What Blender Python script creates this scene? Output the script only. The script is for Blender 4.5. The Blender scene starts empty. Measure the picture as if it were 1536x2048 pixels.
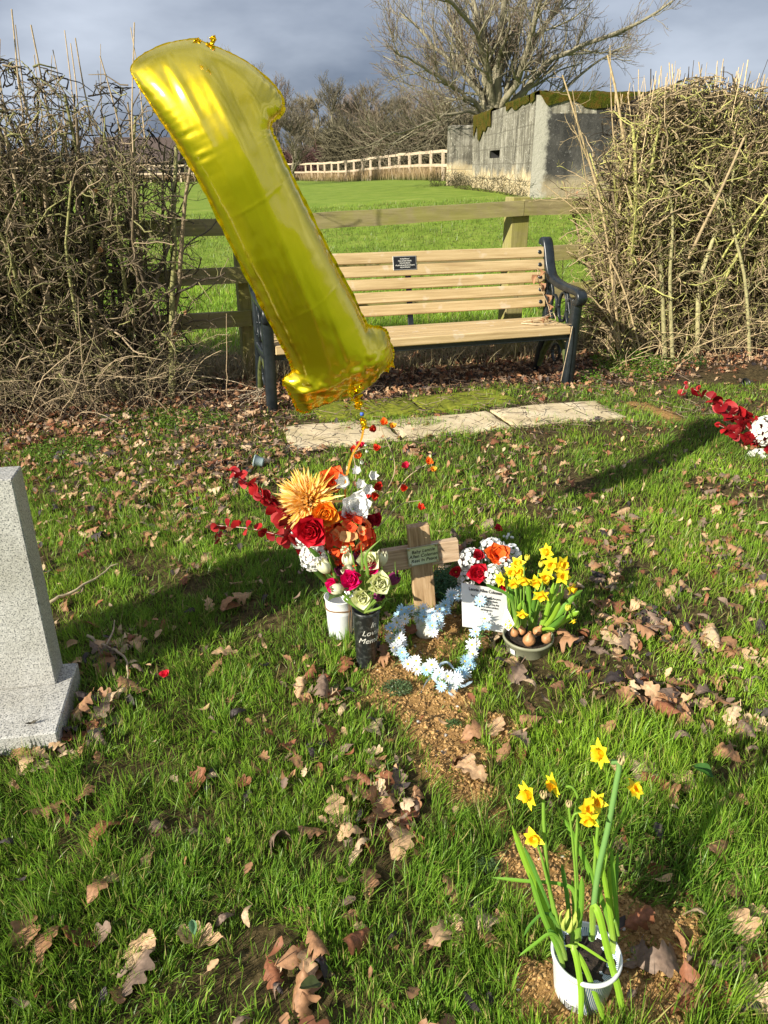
import bpy, math, random
import numpy as np
from mathutils import Matrix, Vector
rng = np.random.default_rng(7)
random.seed(7)
C = bpy.context.scene.collection
PITCH = math.radians(24.4); FOC = 1518.0; CAMH = 1.4
SP, CP = math.sin(PITCH), math.cos(PITCH)

# ------------------------------------------------------------------ placing
def ray(px, py):
    u = (px - 768) / FOC; k = (py - 1024) / FOC
    return np.array([u, CP - k * SP, -SP - k * CP])
def at(px, py, D):                       # point at forward distance D
    d = ray(px, py); return np.array([0, 0, CAMH]) + d * (D / d[1])
def on_ground(px, py, z=0.0):
    d = ray(px, py); return np.array([0, 0, CAMH]) + d * ((z - CAMH) / d[2])
def depth_of(p): return p[1] * CP + (CAMH - p[2]) * SP

# ------------------------------------------------------------------ noise
def _h(ix, iy, s):
    n = (ix.astype(np.int64) * 374761393 + iy.astype(np.int64) * 668265263 + s * 1442695041) & 0xffffffff
    n = ((n ^ (n >> 13)) * 1274126177) & 0xffffffff
    return ((n ^ (n >> 16)) & 0xffff) / 65535.0
def vnoise(x, y, s=0):
    x = np.asarray(x, float); y = np.asarray(y, float)
    ix = np.floor(x); iy = np.floor(y); fx = x - ix; fy = y - iy
    fx = fx * fx * (3 - 2 * fx); fy = fy * fy * (3 - 2 * fy)
    a = _h(ix, iy, s); b = _h(ix + 1, iy, s); c = _h(ix, iy + 1, s); d = _h(ix + 1, iy + 1, s)
    return (a * (1 - fx) + b * fx) * (1 - fy) + (c * (1 - fx) + d * fx) * fy
def fbm(x, y, s=0, o=3):
    r = 0; a = 1; t = 0
    for i in range(o):
        r = r + a * vnoise(x * 2 ** i, y * 2 ** i, s + i * 17); t += a; a *= .5
    return r / t
def sstep(a, b, x):
    t = np.clip((x - a) / (b - a), 0, 1); return t * t * (3 - 2 * t)

# ------------------------------------------------------------------ mesh building
def make_mesh(name, V, Q=None, T=None, Cc=None, smooth=True, UV=None):
    me = bpy.data.meshes.new(name)
    V = np.asarray(V, np.float32).reshape(-1, 3)
    nq = 0 if Q is None else len(Q); nt = 0 if T is None else len(T)
    loops = []
    if nq: loops.append(np.asarray(Q, np.int32).ravel())
    if nt: loops.append(np.asarray(T, np.int32).ravel())
    L = np.concatenate(loops)
    me.vertices.add(len(V)); me.vertices.foreach_set('co', V.ravel())
    me.loops.add(len(L)); me.loops.foreach_set('vertex_index', L)
    me.polygons.add(nq + nt)
    st = np.concatenate([np.arange(nq) * 4, nq * 4 + np.arange(nt) * 3]).astype(np.int32)
    me.polygons.foreach_set('loop_start', st)
    me.polygons.foreach_set('use_smooth', np.full(nq + nt, smooth))
    if Cc is not None:
        Cc = np.asarray(Cc, np.float32)
        if Cc.shape[1] == 3: Cc = np.hstack([Cc, np.ones((len(Cc), 1), np.float32)])
        at_ = me.color_attributes.new('Col', 'FLOAT_COLOR', 'POINT'); at_.data.foreach_set('color', Cc.ravel())
    if UV is not None:
        uvl = me.uv_layers.new(name='UVMap'); uvl.data.foreach_set('uv', np.asarray(UV, np.float32)[L].ravel())
    me.update(calc_edges=True); me.validate()
    return me

def link(name, me, mat=None, parent=None, loc=None, rot=None):
    o = bpy.data.objects.new(name, me); C.objects.link(o)
    if mat is not None and me is not None:
        me.materials.clear(); me.materials.append(mat)
    if parent is not None: o.parent = parent
    if loc is not None: o.location = loc
    if rot is not None: o.rotation_euler = rot
    return o
def tag(o, label=None, cat=None, group=None, kind=None):
    if label: o['label'] = label
    if cat: o['category'] = cat
    if group: o['group'] = group
    if kind: o['kind'] = kind
    return o
def thing(name, label, cat, loc=(0, 0, 0), rz=0, group=None):
    o = bpy.data.objects.new(name, None); C.objects.link(o); o.empty_display_size = .05
    o.location = loc; o.rotation_euler = (0, 0, rz)
    return tag(o, label, cat, group)

class MB:
    """collects vertices, quads, triangles and colours, then links them as one object"""
    def __init__(s): s.V = []; s.Q = []; s.T = []; s.C = []; s.n = 0
    def add(s, V, Q=None, T=None, col=(1, 1, 1)):
        V = np.asarray(V, float).reshape(-1, 3)
        if Q is not None and len(Q): s.Q.append(np.asarray(Q) + s.n)
        if T is not None and len(T): s.T.append(np.asarray(T) + s.n)
        c = np.asarray(col, float)
        if c.ndim == 1: c = np.tile(c[:3], (len(V), 1))
        s.V.append(V); s.C.append(c); s.n += len(V)
        return s
    def xf(s, M):
        M = np.array(M); s.V = [v @ M[:3, :3].T + M[:3, 3] for v in s.V]; return s
    def merge(s, o, M=None):
        V = np.concatenate(o.V)
        if M is not None: M = np.array(M); V = V @ M[:3, :3].T + M[:3, 3]
        s.add(V, np.concatenate(o.Q) if o.Q else None, np.concatenate(o.T) if o.T else None, np.concatenate(o.C)); return s
    def box(s, x0, x1, y0, y1, z0, z1, col=(1, 1, 1), M=None, bev=0.0):
        if bev > 0:
            b = bev; V = []
            xs = (x0, x1); ys = (y0, y1); zs = (z0, z1)
            idx = {}
            for i in (0, 1):
                for j in (0, 1):
                    for k in (0, 1):
                        sx = 1 - 2 * i; sy = 1 - 2 * j; sz = 1 - 2 * k
                        for ax in range(3):
                            d = [b * sx, b * sy, b * sz]; d[ax] = 0
                            idx[(i, j, k, ax)] = len(V); V.append((xs[i] + d[0], ys[j] + d[1], zs[k] + d[2]))
            Q = []; T = []
            g = idx
            for a in (0, 1):
                def f(ax, a, p, q):
                    t = [0, 0, 0]; t[ax] = a; o = [i for i in range(3) if i != ax]; t[o[0]] = p; t[o[1]] = q; return tuple(t)
                for ax in range(3):
                    Q.append([g[f(ax, a, p, q) + (ax,)] for p, q in ((0, 0), (1, 0), (1, 1), (0, 1))])
            for ax in range(3):
                o = [i for i in range(3) if i != ax]
                for p in (0, 1):
                    for q in (0, 1):
                        def c3(v):
                            t = [0, 0, 0]; t[ax] = v; t[o[0]] = p; t[o[1]] = q; return tuple(t)
                        Q.append([g[c3(0) + (o[0],)], g[c3(1) + (o[0],)], g[c3(1) + (o[1],)], g[c3(0) + (o[1],)]])
            for i in (0, 1):
                for j in (0, 1):
                    for k in (0, 1): T.append([g[(i, j, k, 0)], g[(i, j, k, 1)], g[(i, j, k, 2)]])
        else:
            V = [(x, y, z) for x in (x0, x1) for y in (y0, y1) for z in (z0, z1)]
            Q = [(0, 1, 3, 2), (4, 6, 7, 5), (0, 4, 5, 1), (2, 3, 7, 6), (0, 2, 6, 4), (1, 5, 7, 3)]; T = None
        V = np.array(V, float)
        if M is not None: M = np.array(M); V = V @ M[:3, :3].T + M[:3, 3]
        return s.add(V, Q, T, col)
    def lathe(s, prof, n=32, col=(1, 1, 1), M=None):
        prof = np.asarray(prof, float); m = len(prof); a = np.arange(n) * 2 * np.pi / n
        V = np.stack([prof[:, None, 0] * np.cos(a), prof[:, None, 0] * np.sin(a), np.repeat(prof[:, 1:2], n, 1)], -1).reshape(-1, 3)
        i = np.arange(m - 1)[:, None] * n; j = np.arange(n)[None]; j2 = (j + 1) % n
        Q = np.stack([i + j, i + j2, i + n + j2, i + n + j], -1).reshape(-1, 4)
        if M is not None: M = np.array(M); V = V @ M[:3, :3].T + M[:3, 3]
        return s.add(V, Q, None, col)
    def build(s, name, mat, parent=None, smooth=True, loc=None, fixn=False):
        me = make_mesh(name, np.concatenate(s.V), np.concatenate(s.Q) if s.Q else None,
                       np.concatenate(s.T) if s.T else None, np.concatenate(s.C), smooth)
        if fixn:
            import bmesh
            b = bmesh.new(); b.from_mesh(me); bmesh.ops.recalc_face_normals(b, faces=b.faces); b.to_mesh(me); b.free()
        return link(name, me, mat, parent, loc)

def nrm(v): return v / np.maximum(np.linalg.norm(v, axis=-1, keepdims=True), 1e-9)
def tubes(P, R, s=4, col=None, cap=False):
    """P (M,N,3) centre lines, R (M,N) radii -> V, Q, colours"""
    P = np.asarray(P, float); R = np.asarray(R, float)
    if P.ndim == 2: P = P[None]; R = R[None]
    M, N, _ = P.shape
    t = nrm(np.gradient(P, axis=1))
    ref = np.zeros((M, 1, 3)); mean = nrm(P[:, -1] - P[:, 0] + 1e-6)
    use = np.abs(mean[:, 2]) > .8
    ref[:, 0] = np.where(use[:, None], [1., .13, 0], [.05, .1, 1.])
    u = nrm(np.cross(t, ref)); v = np.cross(t, u)
    a = np.arange(s) * 2 * np.pi / s + .4
    V = P[:, :, None] + R[:, :, None, None] * (u[:, :, None] * np.cos(a)[:, None] + v[:, :, None] * np.sin(a)[:, None])
    base = (np.arange(M) * N * s)[:, None, None]; i = (np.arange(N - 1) * s)[None, :, None]; j = np.arange(s)[None, None]; j2 = (j + 1) % s
    Q = np.stack([base + i + j, base + i + j2, base + i + s + j2, base + i + s + j], -1).reshape(-1, 4)
    cc = None
    if col is not None:
        col = np.asarray(col, float)
        if col.ndim == 2: cc = np.repeat(col, N * s, 0)
        else: cc = np.tile(col, (M * N * s, 1))
    return V.reshape(-1, 3), Q, cc
def spline(pts, n):
    """Catmull-Rom through the points, n samples"""
    p = np.asarray(pts, float); p = np.vstack([2 * p[0] - p[1], p, 2 * p[-1] - p[-2]])
    m = len(p) - 3; t = np.linspace(0, m - 1e-6, n); i = t.astype(int); f = (t - i)[:, None]
    a, b, c, d = p[i], p[i + 1], p[i + 2], p[i + 3]
    return .5 * ((2 * b) + (c - a) * f + (2 * a - 5 * b + 4 * c - d) * f * f + (3 * b - a - 3 * c + d) * f ** 3)
def sweep(path, w, h, n=24, closed=False):
    """rectangular bar along a path in the local y-z plane (w across x, h in plane)"""
    p = spline(path, n); t = nrm(np.gradient(p, axis=0)); x = np.array([1., 0, 0]); nn = nrm(np.cross(t, x))
    w = np.broadcast_to(w, n); h = np.broadcast_to(h, n)
    c = [(-1, -.7), (-.8, -1), (.8, -1), (1, -.7), (1, .7), (.8, 1), (-.8, 1), (-1, .7)]
    V = np.stack([p + x * (w * a / 2)[:, None] + nn * (h * b / 2)[:, None] for a, b in c], 1).reshape(-1, 3)
    i = (np.arange(n - 1) * 8)[:, None]; j = np.arange(8)[None]; j2 = (j + 1) % 8
    Q = np.stack([i + j, i + j2, i + 8 + j2, i + 8 + j], -1).reshape(-1, 4)
    caps = [[0, 3, 4, 7], [0, 1, 2, 3], [4, 5, 6, 7]]
    e = (n - 1) * 8
    Q = np.vstack([Q, [[q for q in c_] for c_ in caps], [[q + e for q in c_[::-1]] for c_ in caps]])
    return V, Q
def grow(P, R, n, t0, t1, length, ang, up=0., wig=.15, N=6, rad=.5, tip=.35, lenfall=.4, bias=None):
    """n children for each parent polyline"""
    M = len(P); K = M * n
    pi = np.repeat(np.arange(M), n); t = t0 + (t1 - t0) * rng.random(K)
    f = t * (P.shape[1] - 1); i = np.minimum(f.astype(int), P.shape[1] - 2); fr = (f - i)[:, None]
    st = P[pi, i] * (1 - fr) + P[pi, i + 1] * fr
    r0 = (R[pi, i] * (1 - fr[:, 0]) + R[pi, i + 1] * fr[:, 0]) * rad
    tg = nrm(P[pi, i + 1] - P[pi, i]); rv = nrm(rng.normal(size=(K, 3))); pr = nrm(rv - tg * (rv * tg).sum(1, keepdims=True))
    a = np.radians(ang) * (.6 + .8 * rng.random(K))[:, None]
    d = tg * np.cos(a) + pr * np.sin(a)
    if bias is not None: d = nrm(d + np.asarray(bias))
    L = length * (.5 + rng.random(K)) * (1 - lenfall * t); step = (L / (N - 1))[:, None]
    out = np.zeros((K, N, 3)); out[:, 0] = st
    for q in range(1, N):
        d = nrm(d + wig * rng.normal(size=(K, 3)) + np.array([0, 0, up]))
        out[:, q] = out[:, q - 1] + d * step
    rr = r0[:, None] * np.linspace(1, tip, N)[None]
    return out, rr

# ------------------------------------------------------------------ materials
class NT:
    def __init__(s, name):
        s.m = bpy.data.materials.new(name); s.m.use_nodes = True; s.t = s.m.node_tree; s.b = s.t.nodes['Principled BSDF']
    def n(s, kind, **kw):
        x = s.t.nodes.new(kind)
        for k, v in kw.items():
            if k in x.inputs: x.inputs[k].default_value = v
            else: setattr(x, k, v)
        return x
    def l(s, a, b): s.t.links.new(a, b)
    def coord(s, out='Object'): return s.n('ShaderNodeTexCoord').outputs[out]
    def noise(s, scale, detail=4, rough=.6, vec=None, stretch=None, out='Fac'):
        if vec is None: vec = s.coord()
        if stretch is not None:
            mp = s.n('ShaderNodeMapping'); mp.inputs['Scale'].default_value = stretch; s.l(vec, mp.inputs['Vector']); vec = mp.outputs[0]
        x = s.n('ShaderNodeTexNoise'); x.inputs['Scale'].default_value = scale; x.inputs['Detail'].default_value = detail; x.inputs['Roughness'].default_value = rough
        s.l(vec, x.inputs['Vector']); return x.outputs[out]
    def ramp(s, fac, stops):
        r = s.n('ShaderNodeValToRGB'); e = r.color_ramp.elements
        while len(e) < len(stops): e.new(.5)
        for i, (p, c) in enumerate(stops):
            e[i].position = p; e[i].color = tuple(c) + (1,) if len(c) == 3 else c
        s.l(fac, r.inputs[0]); return r.outputs[0]
    def mix(s, fac, a, b, mode='MIX'):
        x = s.n('ShaderNodeMix', data_type='RGBA', blend_type=mode)
        for i, v in ((0, fac), (6, a), (7, b)):
            if isinstance(v, (int, float)): x.inputs[i].default_value = v
            elif isinstance(v, (tuple, list)): x.inputs[i].default_value = tuple(v)[:3] + (1,)
            else: s.l(v, x.inputs[i])
        return x.outputs[2]
    def math(s, op, a, b=0.0, clamp=False):
        x = s.n('ShaderNodeMath', operation=op, use_clamp=clamp)
        for i, v in ((0, a), (1, b)):
            if isinstance(v, (int, float)): x.inputs[i].default_value = v
            else: s.l(v, x.inputs[i])
        return x.outputs[0]
    def bump(s, h, strength=.3, dist=.01):
        b = s.n('ShaderNodeBump'); b.inputs['Strength'].default_value = strength; b.inputs['Distance'].default_value = dist
        s.l(h, b.inputs['Height']); s.l(b.outputs[0], s.b.inputs['Normal']); return b
    def col(s, c):
        if isinstance(c, (tuple, list)): s.b.inputs['Base Color'].default_value = tuple(c)[:3] + (1,)
        else: s.l(c, s.b.inputs['Base Color'])
        return s
    def set(s, **kw):
        for k, v in kw.items(): s.b.inputs[k.replace('_', ' ')].default_value = v
        return s
    def attr(s, name='Col'):
        return s.n('ShaderNodeVertexColor', layer_name=name).outputs[0]

def m_plain(name, c, rough=.6, metal=0., nscale=30, var=.25, bump=.15, bdist=.002, spec=.5):
    k = NT(name); f = k.noise(nscale)
    c = np.array(c); k.col(k.ramp(f, [(.3, tuple(c * (1 - var))), (.7, tuple(np.minimum(c * (1 + var), 1)))]))
    k.set(Roughness=rough, Metallic=metal, Specular_IOR_Level=spec)
    if bump: k.bump(k.noise(nscale * 3), bump, bdist)
    return k.m
def m_leafy(name, rough=.5, trans=.35, var=.0, spec=.4, two=True):
    """thin petals / blades: colour from the vertex colours, light comes through"""
    k = NT(name); c = k.attr()
    k.col(c); k.set(Roughness=rough, Specular_IOR_Level=spec)
    tr = k.n('ShaderNodeBsdfTranslucent'); k.l(c, tr.inputs['Color'])
    mx = k.n('ShaderNodeMixShader'); mx.inputs[0].default_value = trans
    k.l(k.b.outputs[0], mx.inputs[1]); k.l(tr.outputs[0], mx.inputs[2])
    k.l(mx.outputs[0], k.t.nodes['Material Output'].inputs['Surface'])
    return k.m
def m_attr(name, rough=.7, nscale=60, var=.3, bump=.3, bdist=.002, metal=0., spec=.4, stretch=None):
    k = NT(name); f = k.noise(nscale, stretch=stretch)
    g = k.ramp(f, [(.3, (1 - var,) * 3), (.7, (1 + var,) * 3)])
    k.col(k.mix(1.0, k.attr(), g, 'MULTIPLY')); k.set(Roughness=rough, Metallic=metal, Specular_IOR_Level=spec)
    if bump: k.bump(k.noise(nscale * 2, stretch=stretch), bump, bdist)
    return k.m
# ================================================================== camera, sky, sun
SUN_AZ, SUN_EL = 47.0, 26.0              # shadows run towards azimuth 47 deg right of forward
cam = bpy.data.cameras.new('camera'); cam.sensor_fit = 'VERTICAL'; cam.angle_y = 2 * math.atan(1024 / FOC)
cam.clip_start = .05; cam.clip_end = 3000
co = bpy.data.objects.new('camera', cam); C.objects.link(co); co.location = (0, 0, CAMH); co.rotation_euler = (math.pi / 2 - PITCH, 0, 0)
bpy.context.scene.camera = co
az = math.radians(SUN_AZ); el = math.radians(SUN_EL)
sd = Vector((math.sin(az) * math.cos(el), math.cos(az) * math.cos(el), -math.sin(el)))   # light travels this way
sl = bpy.data.lights.new('sun', 'SUN'); sl.energy = 5.0; sl.angle = math.radians(.5); sl.color = (1, .93, .80)
so = bpy.data.objects.new('sun', sl); C.objects.link(so); so.rotation_euler = sd.to_track_quat('-Z', 'Y').to_euler(); so.location = (-6, -6, 8)
w = bpy.data.worlds.new('World'); bpy.context.scene.world = w; w.use_nodes = True
t = w.node_tree; bg = t.nodes['Background']
sky = t.nodes.new('ShaderNodeTexSky'); sky.sky_type = 'NISHITA'; sky.sun_disc = False
sky.sun_elevation = el; sky.sun_rotation = math.atan2(-sd.x, -sd.y); sky.air_density = 1.0; sky.dust_density = 1.5
tc = t.nodes.new('ShaderNodeTexCoord'); mp = t.nodes.new('ShaderNodeMapping'); mp.inputs['Scale'].default_value = (1, 1, 2.6)
n1 = t.nodes.new('ShaderNodeTexNoise'); n1.inputs['Scale'].default_value = 2.3; n1.inputs['Detail'].default_value = 6; n1.inputs['Roughness'].default_value = .5
t.links.new(tc.outputs['Generated'], mp.inputs[0]); t.links.new(mp.outputs[0], n1.inputs['Vector'])
r1 = t.nodes.new('ShaderNodeValToRGB'); e = r1.color_ramp.elements        # cloud cover: slate undersides, paler rims
e[0].position = .36; e[0].color = (1.15, 1.5, 2.3, 1); e[1].position = .68; e[1].color = (6.2, 6.8, 7.9, 1)
t.links.new(n1.outputs['Fac'], r1.inputs[0])
mx = t.nodes.new('ShaderNodeMix'); mx.data_type = 'RGBA'; mx.inputs[0].default_value = .90
t.links.new(sky.outputs[0], mx.inputs[6]); t.links.new(r1.outputs[0], mx.inputs[7])
t.links.new(mx.outputs[2], bg.inputs['Color']); bg.inputs['Strength'].default_value = .068
vs = bpy.context.scene.view_settings; vs.view_transform = 'Standard'; vs.look = 'None'; vs.exposure = 0.80; vs.gamma = 1
bpy.context.scene.cycles.max_bounces = 6; bpy.context.scene.cycles.transparent_max_bounces = 6

# ================================================================== ground shape
SOIL = [(795, 1350, 60), (860, 1300, 55), (850, 1400, 55), (890, 1450, 60), (925, 1520, 66), (950, 1590, 58), (985, 1650, 42), (1030, 1710, 52), (760, 1330, 40), (900, 1370, 60), (1000, 1460, 40),
        (1060, 1760, 60), (1130, 1830, 90), (1230, 1840, 80), (1290, 1900, 90), (1150, 1990, 110), (1060, 1975, 60), (1290, 2000, 70), (890, 1250, 50), (1330, 830, 40), (1290, 815, 30)]
SOILG = []
for px, py, r in SOIL:
    p = on_ground(px, py); SOILG.append((p[0], p[1], r * 1.12 / FOC * depth_of(p)))
def soil_mask(x, y):
    m = np.zeros_like(x) - 9
    nz = (fbm(x * 8, y * 8, 5) - .5) * 1.9 + (fbm(x * 40, y * 40, 6) - .5) * .9
    for cx, cy, r in SOILG:
        d = np.sqrt((x - cx) ** 2 + ((y - cy) / 1.35) ** 2) / r
        m = np.maximum(m, 1.0 - d)
    return sstep(-.12, .35, m * .9 + nz * .62)
def edge_mask(x, y):                     # bare, littered strip at the hedge foot and under the bench
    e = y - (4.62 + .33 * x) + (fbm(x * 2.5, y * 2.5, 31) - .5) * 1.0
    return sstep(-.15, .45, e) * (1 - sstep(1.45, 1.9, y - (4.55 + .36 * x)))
def gz(x, y):
    x = np.asarray(x, float); y = np.asarray(y, float)
    h = sstep(7.5, 19, y) * .44 + .12 * sstep(18, 50, y)
    h = h + .42 * np.exp(-((x - 4) / 7.) ** 2) * sstep(9, 17, y) * (1 - sstep(38, 60, y))
    h = h - .25 * sstep(0, 30, -x) * sstep(20, 50, y)
    h = h + (fbm(x * 1.1, y * 1.1, 3) - .5) * .05 * sstep(.5, 2, y)
    h = h + .034 * np.exp(-(((x + 1.25) / .62) ** 2 + ((y - 1.6) / .55) ** 2) ** 2)
    return h
def gsmall(x, y):
    s = soil_mask(x, y); lim = (y < 12)
    return ((fbm(x * 14, y * 14, 9) - .5) * .02 + s * (fbm(x * 60, y * 60, 12, 2) - .45) * .014 + s * .006) * lim
def G(x, y): return float(gz(np.array([x]), np.array([y]))[0] + gsmall(np.array([x]), np.array([y]))[0])

rows = np.concatenate([-np.geomspace(80, .3, 24), np.arange(-.1, .6, .2), np.arange(.6, 3.2, .014), np.arange(3.2, 7, .035), 7 * 1.045 ** np.arange(0, 105)])
co_r = np.array([1.06, 1.2, 1.5, 2, 3, 5, 9, 16, 30, 60]); cols = np.concatenate([-co_r[::-1], np.linspace(-1, 1, 340), co_r])
Y = np.repeat(rows[:, None], len(cols), 1); X = cols[None] * (1.3 + .75 * np.maximum(Y, .2)); X = np.where(np.abs(cols[None]) > 1, np.sign(X) * np.minimum(np.abs(X), 600 + 0 * X + np.abs(cols[None])), X)
Z = gz(X, Y) + gsmall(X, Y)
V = np.stack([X, Y, Z], -1).reshape(-1, 3); nr, nc = X.shape
i = np.arange(nr - 1)[:, None] * nc; j = np.arange(nc - 1)[None]
Q = np.stack([i + j, i + j + 1, i + nc + j + 1, i + nc + j], -1).reshape(-1, 4)
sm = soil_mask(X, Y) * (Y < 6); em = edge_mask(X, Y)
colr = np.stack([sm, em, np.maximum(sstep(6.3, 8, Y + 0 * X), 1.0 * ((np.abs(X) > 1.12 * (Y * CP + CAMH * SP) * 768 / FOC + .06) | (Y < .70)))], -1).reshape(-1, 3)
k = NT('ground soil and turf'); a = k.attr(); sp = k.n('ShaderNodeSeparateColor'); k.l(a, sp.inputs[0])
pos = k.coord('Object')
thatch = k.ramp(k.noise(45, 5, .7, pos), [(.3, (.018, .014, .007)), (.5, (.07, .052, .02)), (.7, (.16, .115, .055))])
field = k.ramp(k.noise(1.6, 8, .75, pos), [(.3, (.11, .17, .02)), (.5, (.18, .26, .03)), (.68, (.27, .31, .06)), (.8, (.30, .25, .10))])
soilc = k.ramp(k.noise(55, 6, .75, pos), [(.28, (.12, .065, .022)), (.5, (.33, .19, .065)), (.68, (.48, .30, .12)), (.8, (.58, .42, .22))])
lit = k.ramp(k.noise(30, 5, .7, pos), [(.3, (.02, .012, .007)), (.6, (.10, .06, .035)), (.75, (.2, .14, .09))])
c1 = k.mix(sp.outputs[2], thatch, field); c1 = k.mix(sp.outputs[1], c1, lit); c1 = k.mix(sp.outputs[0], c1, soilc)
k.col(c1); k.set(Roughness=.95, Specular_IOR_Level=.15); k.bump(k.noise(70, 6, .8, pos), .9, .006)
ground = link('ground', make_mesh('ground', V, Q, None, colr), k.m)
tag(ground, 'uneven turf with a worn strip of bare ochre soil, rising to a field', kind='structure')

# ================================================================== oak leaves
def leaf_mesh(kind, seed, nt=25, nw=9):
    r = np.random.default_rng(seed); t = np.linspace(0, 1, nt)
    if kind == 'oak':
        env = np.sin(np.pi * np.clip(t, 0, 1) ** 1.2) ** .6 * (.31 + .03 * r.normal()) + .02
        ph = r.random() * 2; wl = env * (1 - .45 * (.5 + .5 * np.cos(2 * np.pi * (t * 3.4 + ph))) ** 1.6 * sstep(.05, .25, t)); wr = env * (1 - .45 * (.5 + .5 * np.cos(2 * np.pi * (t * 3.4 + ph + .3))) ** 1.6 * sstep(.05, .25, t))
        wl[0] = wr[0] = .012; wl[1] = wr[1] = .02; wl[-1] = wr[-1] = .06; wl[-2] = wr[-2] = .13
    elif kind == 'oval':
        env = .27 * np.sin(np.pi * t ** .9) ** .8 + .006; wl = wr = env
    else:
        env = .13 * np.sin(np.pi * t) ** .6 * (1 + .5 * r.random(nt)) + .01; wl = wr = env
    s = np.linspace(-1, 1, nw); W = np.where(s[None] < 0, wl[:, None], wr[:, None])
    x = W * s[None]; y = np.repeat(t[:, None], nw, 1) - .5
    # lobes sweep forward
    y = y + .05 * np.abs(s[None]) ** 1.5 * (np.abs(W) > .1)
    b1, b2, b3 = r.normal(0, .55), r.normal(0, .8), r.normal(0, .5)
    if kind == 'scrap': b1 *= 2.5; b2 *= 2
    z = (b1 * (y * y) + b2 * .8 * x * x / .3 + abs(b3) * .25 * np.abs(x)) + .13 * (fbm(x * 6 + seed, y * 6 + 3, seed) - .5) + b3 * .5 * x * y
    roll = (.6 if kind != 'scrap' else 1.6) * r.normal()
    ang = roll * x * 2.2; x2 = np.sin(ang) / (2.2 * roll + 1e-6) if abs(roll) > .05 else x
    z = z + (1 - np.cos(ang)) * .22 * np.sign(roll)
    V = np.stack([x2, y, z], -1).reshape(-1, 3)
    i = np.arange(nt - 1)[:, None] * nw; j = np.arange(nw - 1)[None]
    Q = np.stack([i + j, i + j + 1, i + nw + j + 1, i + nw + j], -1).reshape(-1, 4)
    # stalk
    st = np.array([[-.012, -.5, V[:, 2].mean()], [.012, -.5, V[:, 2].mean()], [.010, -.62, .02], [-.010, -.62, .02]])
    st[:2, 2] = V[nw // 2, 2]
    V = np.vstack([V, st]); n = nt * nw; Q = np.vstack([Q, [n, n + 1, n + 2, n + 3]])
    V[:, 2] -= V[:, 2].min()
    vein = np.exp(-(np.concatenate([(s[None] + 0 * t[:, None]).ravel(), np.zeros(4)]) / .18) ** 2)
    rib = np.concatenate([(.5 + .5 * np.cos(2 * np.pi * (t[:, None] * 7 - np.abs(s[None]) * 1.1))).ravel() ** 6, np.zeros(4)])
    shade = 1 + .28 * vein + .14 * rib - .25 * np.concatenate([fbm(x * 6, y * 6 + seed, seed + 3).ravel(), np.full(4, .5)])
    return V, Q, shade
LEAFV = [('oak', s) for s in range(11)] + [('oval', 20), ('oval', 21), ('scrap', 30), ('scrap', 31), ('scrap', 32)]
LEAFM = [leaf_mesh(kd, s) for kd, s in LEAFV]
LCOL = {'pale tan': (.56, .36, .20), 'warm brown': (.36, .19, .095), 'russet': (.27, .105, .05), 'dull grey brown': (.23, .16, .115), 'blackened': (.06, .047, .045), 'buff': (.62, .45, .28)}
def leaf_mat(nm):
    k = NT('dry leaf ' + nm); c = k.attr(); k.col(k.mix(.5, c, k.mix(1., c, k.ramp(k.noise(9), [(.35, (.6,) * 3), (.65, (1.3,) * 3)]), 'MULTIPLY')))
    k.set(Roughness=.62, Specular_IOR_Level=.35)
    tr = k.n('ShaderNodeBsdfTranslucent'); k.l(c, tr.inputs['Color']); ms = k.n('ShaderNodeMixShader'); ms.inputs[0].default_value = .18
    k.l(k.b.outputs[0], ms.inputs[1]); k.l(tr.outputs[0], ms.inputs[2]); k.l(ms.outputs[0], k.t.nodes['Material Output'].inputs['Surface'])
    return k.m
LMAT = leaf_mat('skin')
# leaf density: (px, py, radius px, weight)
LZ = [(720, 1600, 110, 3), (620, 1510, 90, 2), (560, 1540, 60, 1.3), (640, 1375, 60, 1.2), (530, 1640, 60, 1.2), (700, 1690, 60, 1), (800, 1640, 60, 1.2), (1240, 1190, 90, 2.6), (1340, 1260, 110, 2.6), (1180, 1290, 70, 2.2),
      (1460, 1110, 90, 3), (1500, 1000, 70, 2.5), (1380, 1080, 70, 2), (1250, 1060, 60, 1.6), (960, 1050, 70, 2), (1100, 1020, 80, .8), (200, 1330, 45, 4), (160, 1460, 50, 6), (110, 1490, 40, 6), (210, 1400, 40, 4), (250, 1300, 40, 3),
      (60, 1610, 60, 1.2), (320, 1720, 60, 1.2), (250, 1850, 60, 1.2), (150, 1985, 80, 1.6), (590, 1970, 70, 2.2), (430, 1840, 60, 1.2), (960, 1860, 50, 1.5), (1350, 1960, 110, 3), (1460, 2000, 90, 3), (1340, 1740, 70, 2.2), (1290, 1590, 60, 2.4),
      (1210, 1570, 50, 2), (1000, 1490, 50, 1.5), (1470, 1430, 60, 2), (1370, 1400, 80, 1.5), (1480, 1830, 60, 2), (1130, 1240, 50, 2.5), (1000, 1290, 40, 3), (1050, 1310, 40, 2), (800, 1250, 45, 3), (760, 1290, 35, 2),
      (1300, 1330, 80, 2), (1420, 1300, 100, 1.5), (400, 1130, 60, 1), (520, 1170, 40, 1.5), (370, 1060, 60, 1), (200, 1000, 120, 1.2), (60, 1000, 90, 1), (330, 960, 120, 2), (450, 930, 90, 2.5), (560, 940, 70, 3), (100, 880, 150, 1.6),
      (300, 850, 130, 2.2), (480, 860, 90, 2), (870, 900, 70, 1.5), (1050, 930, 90, .8), (950, 1140, 60, 1.5), (1430, 1380, 80, 1), (70, 1900, 60, 1), (780, 1990, 90, .8), (1250, 1380, 60, .8), (1200, 1120, 50, 1.5)]
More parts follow.
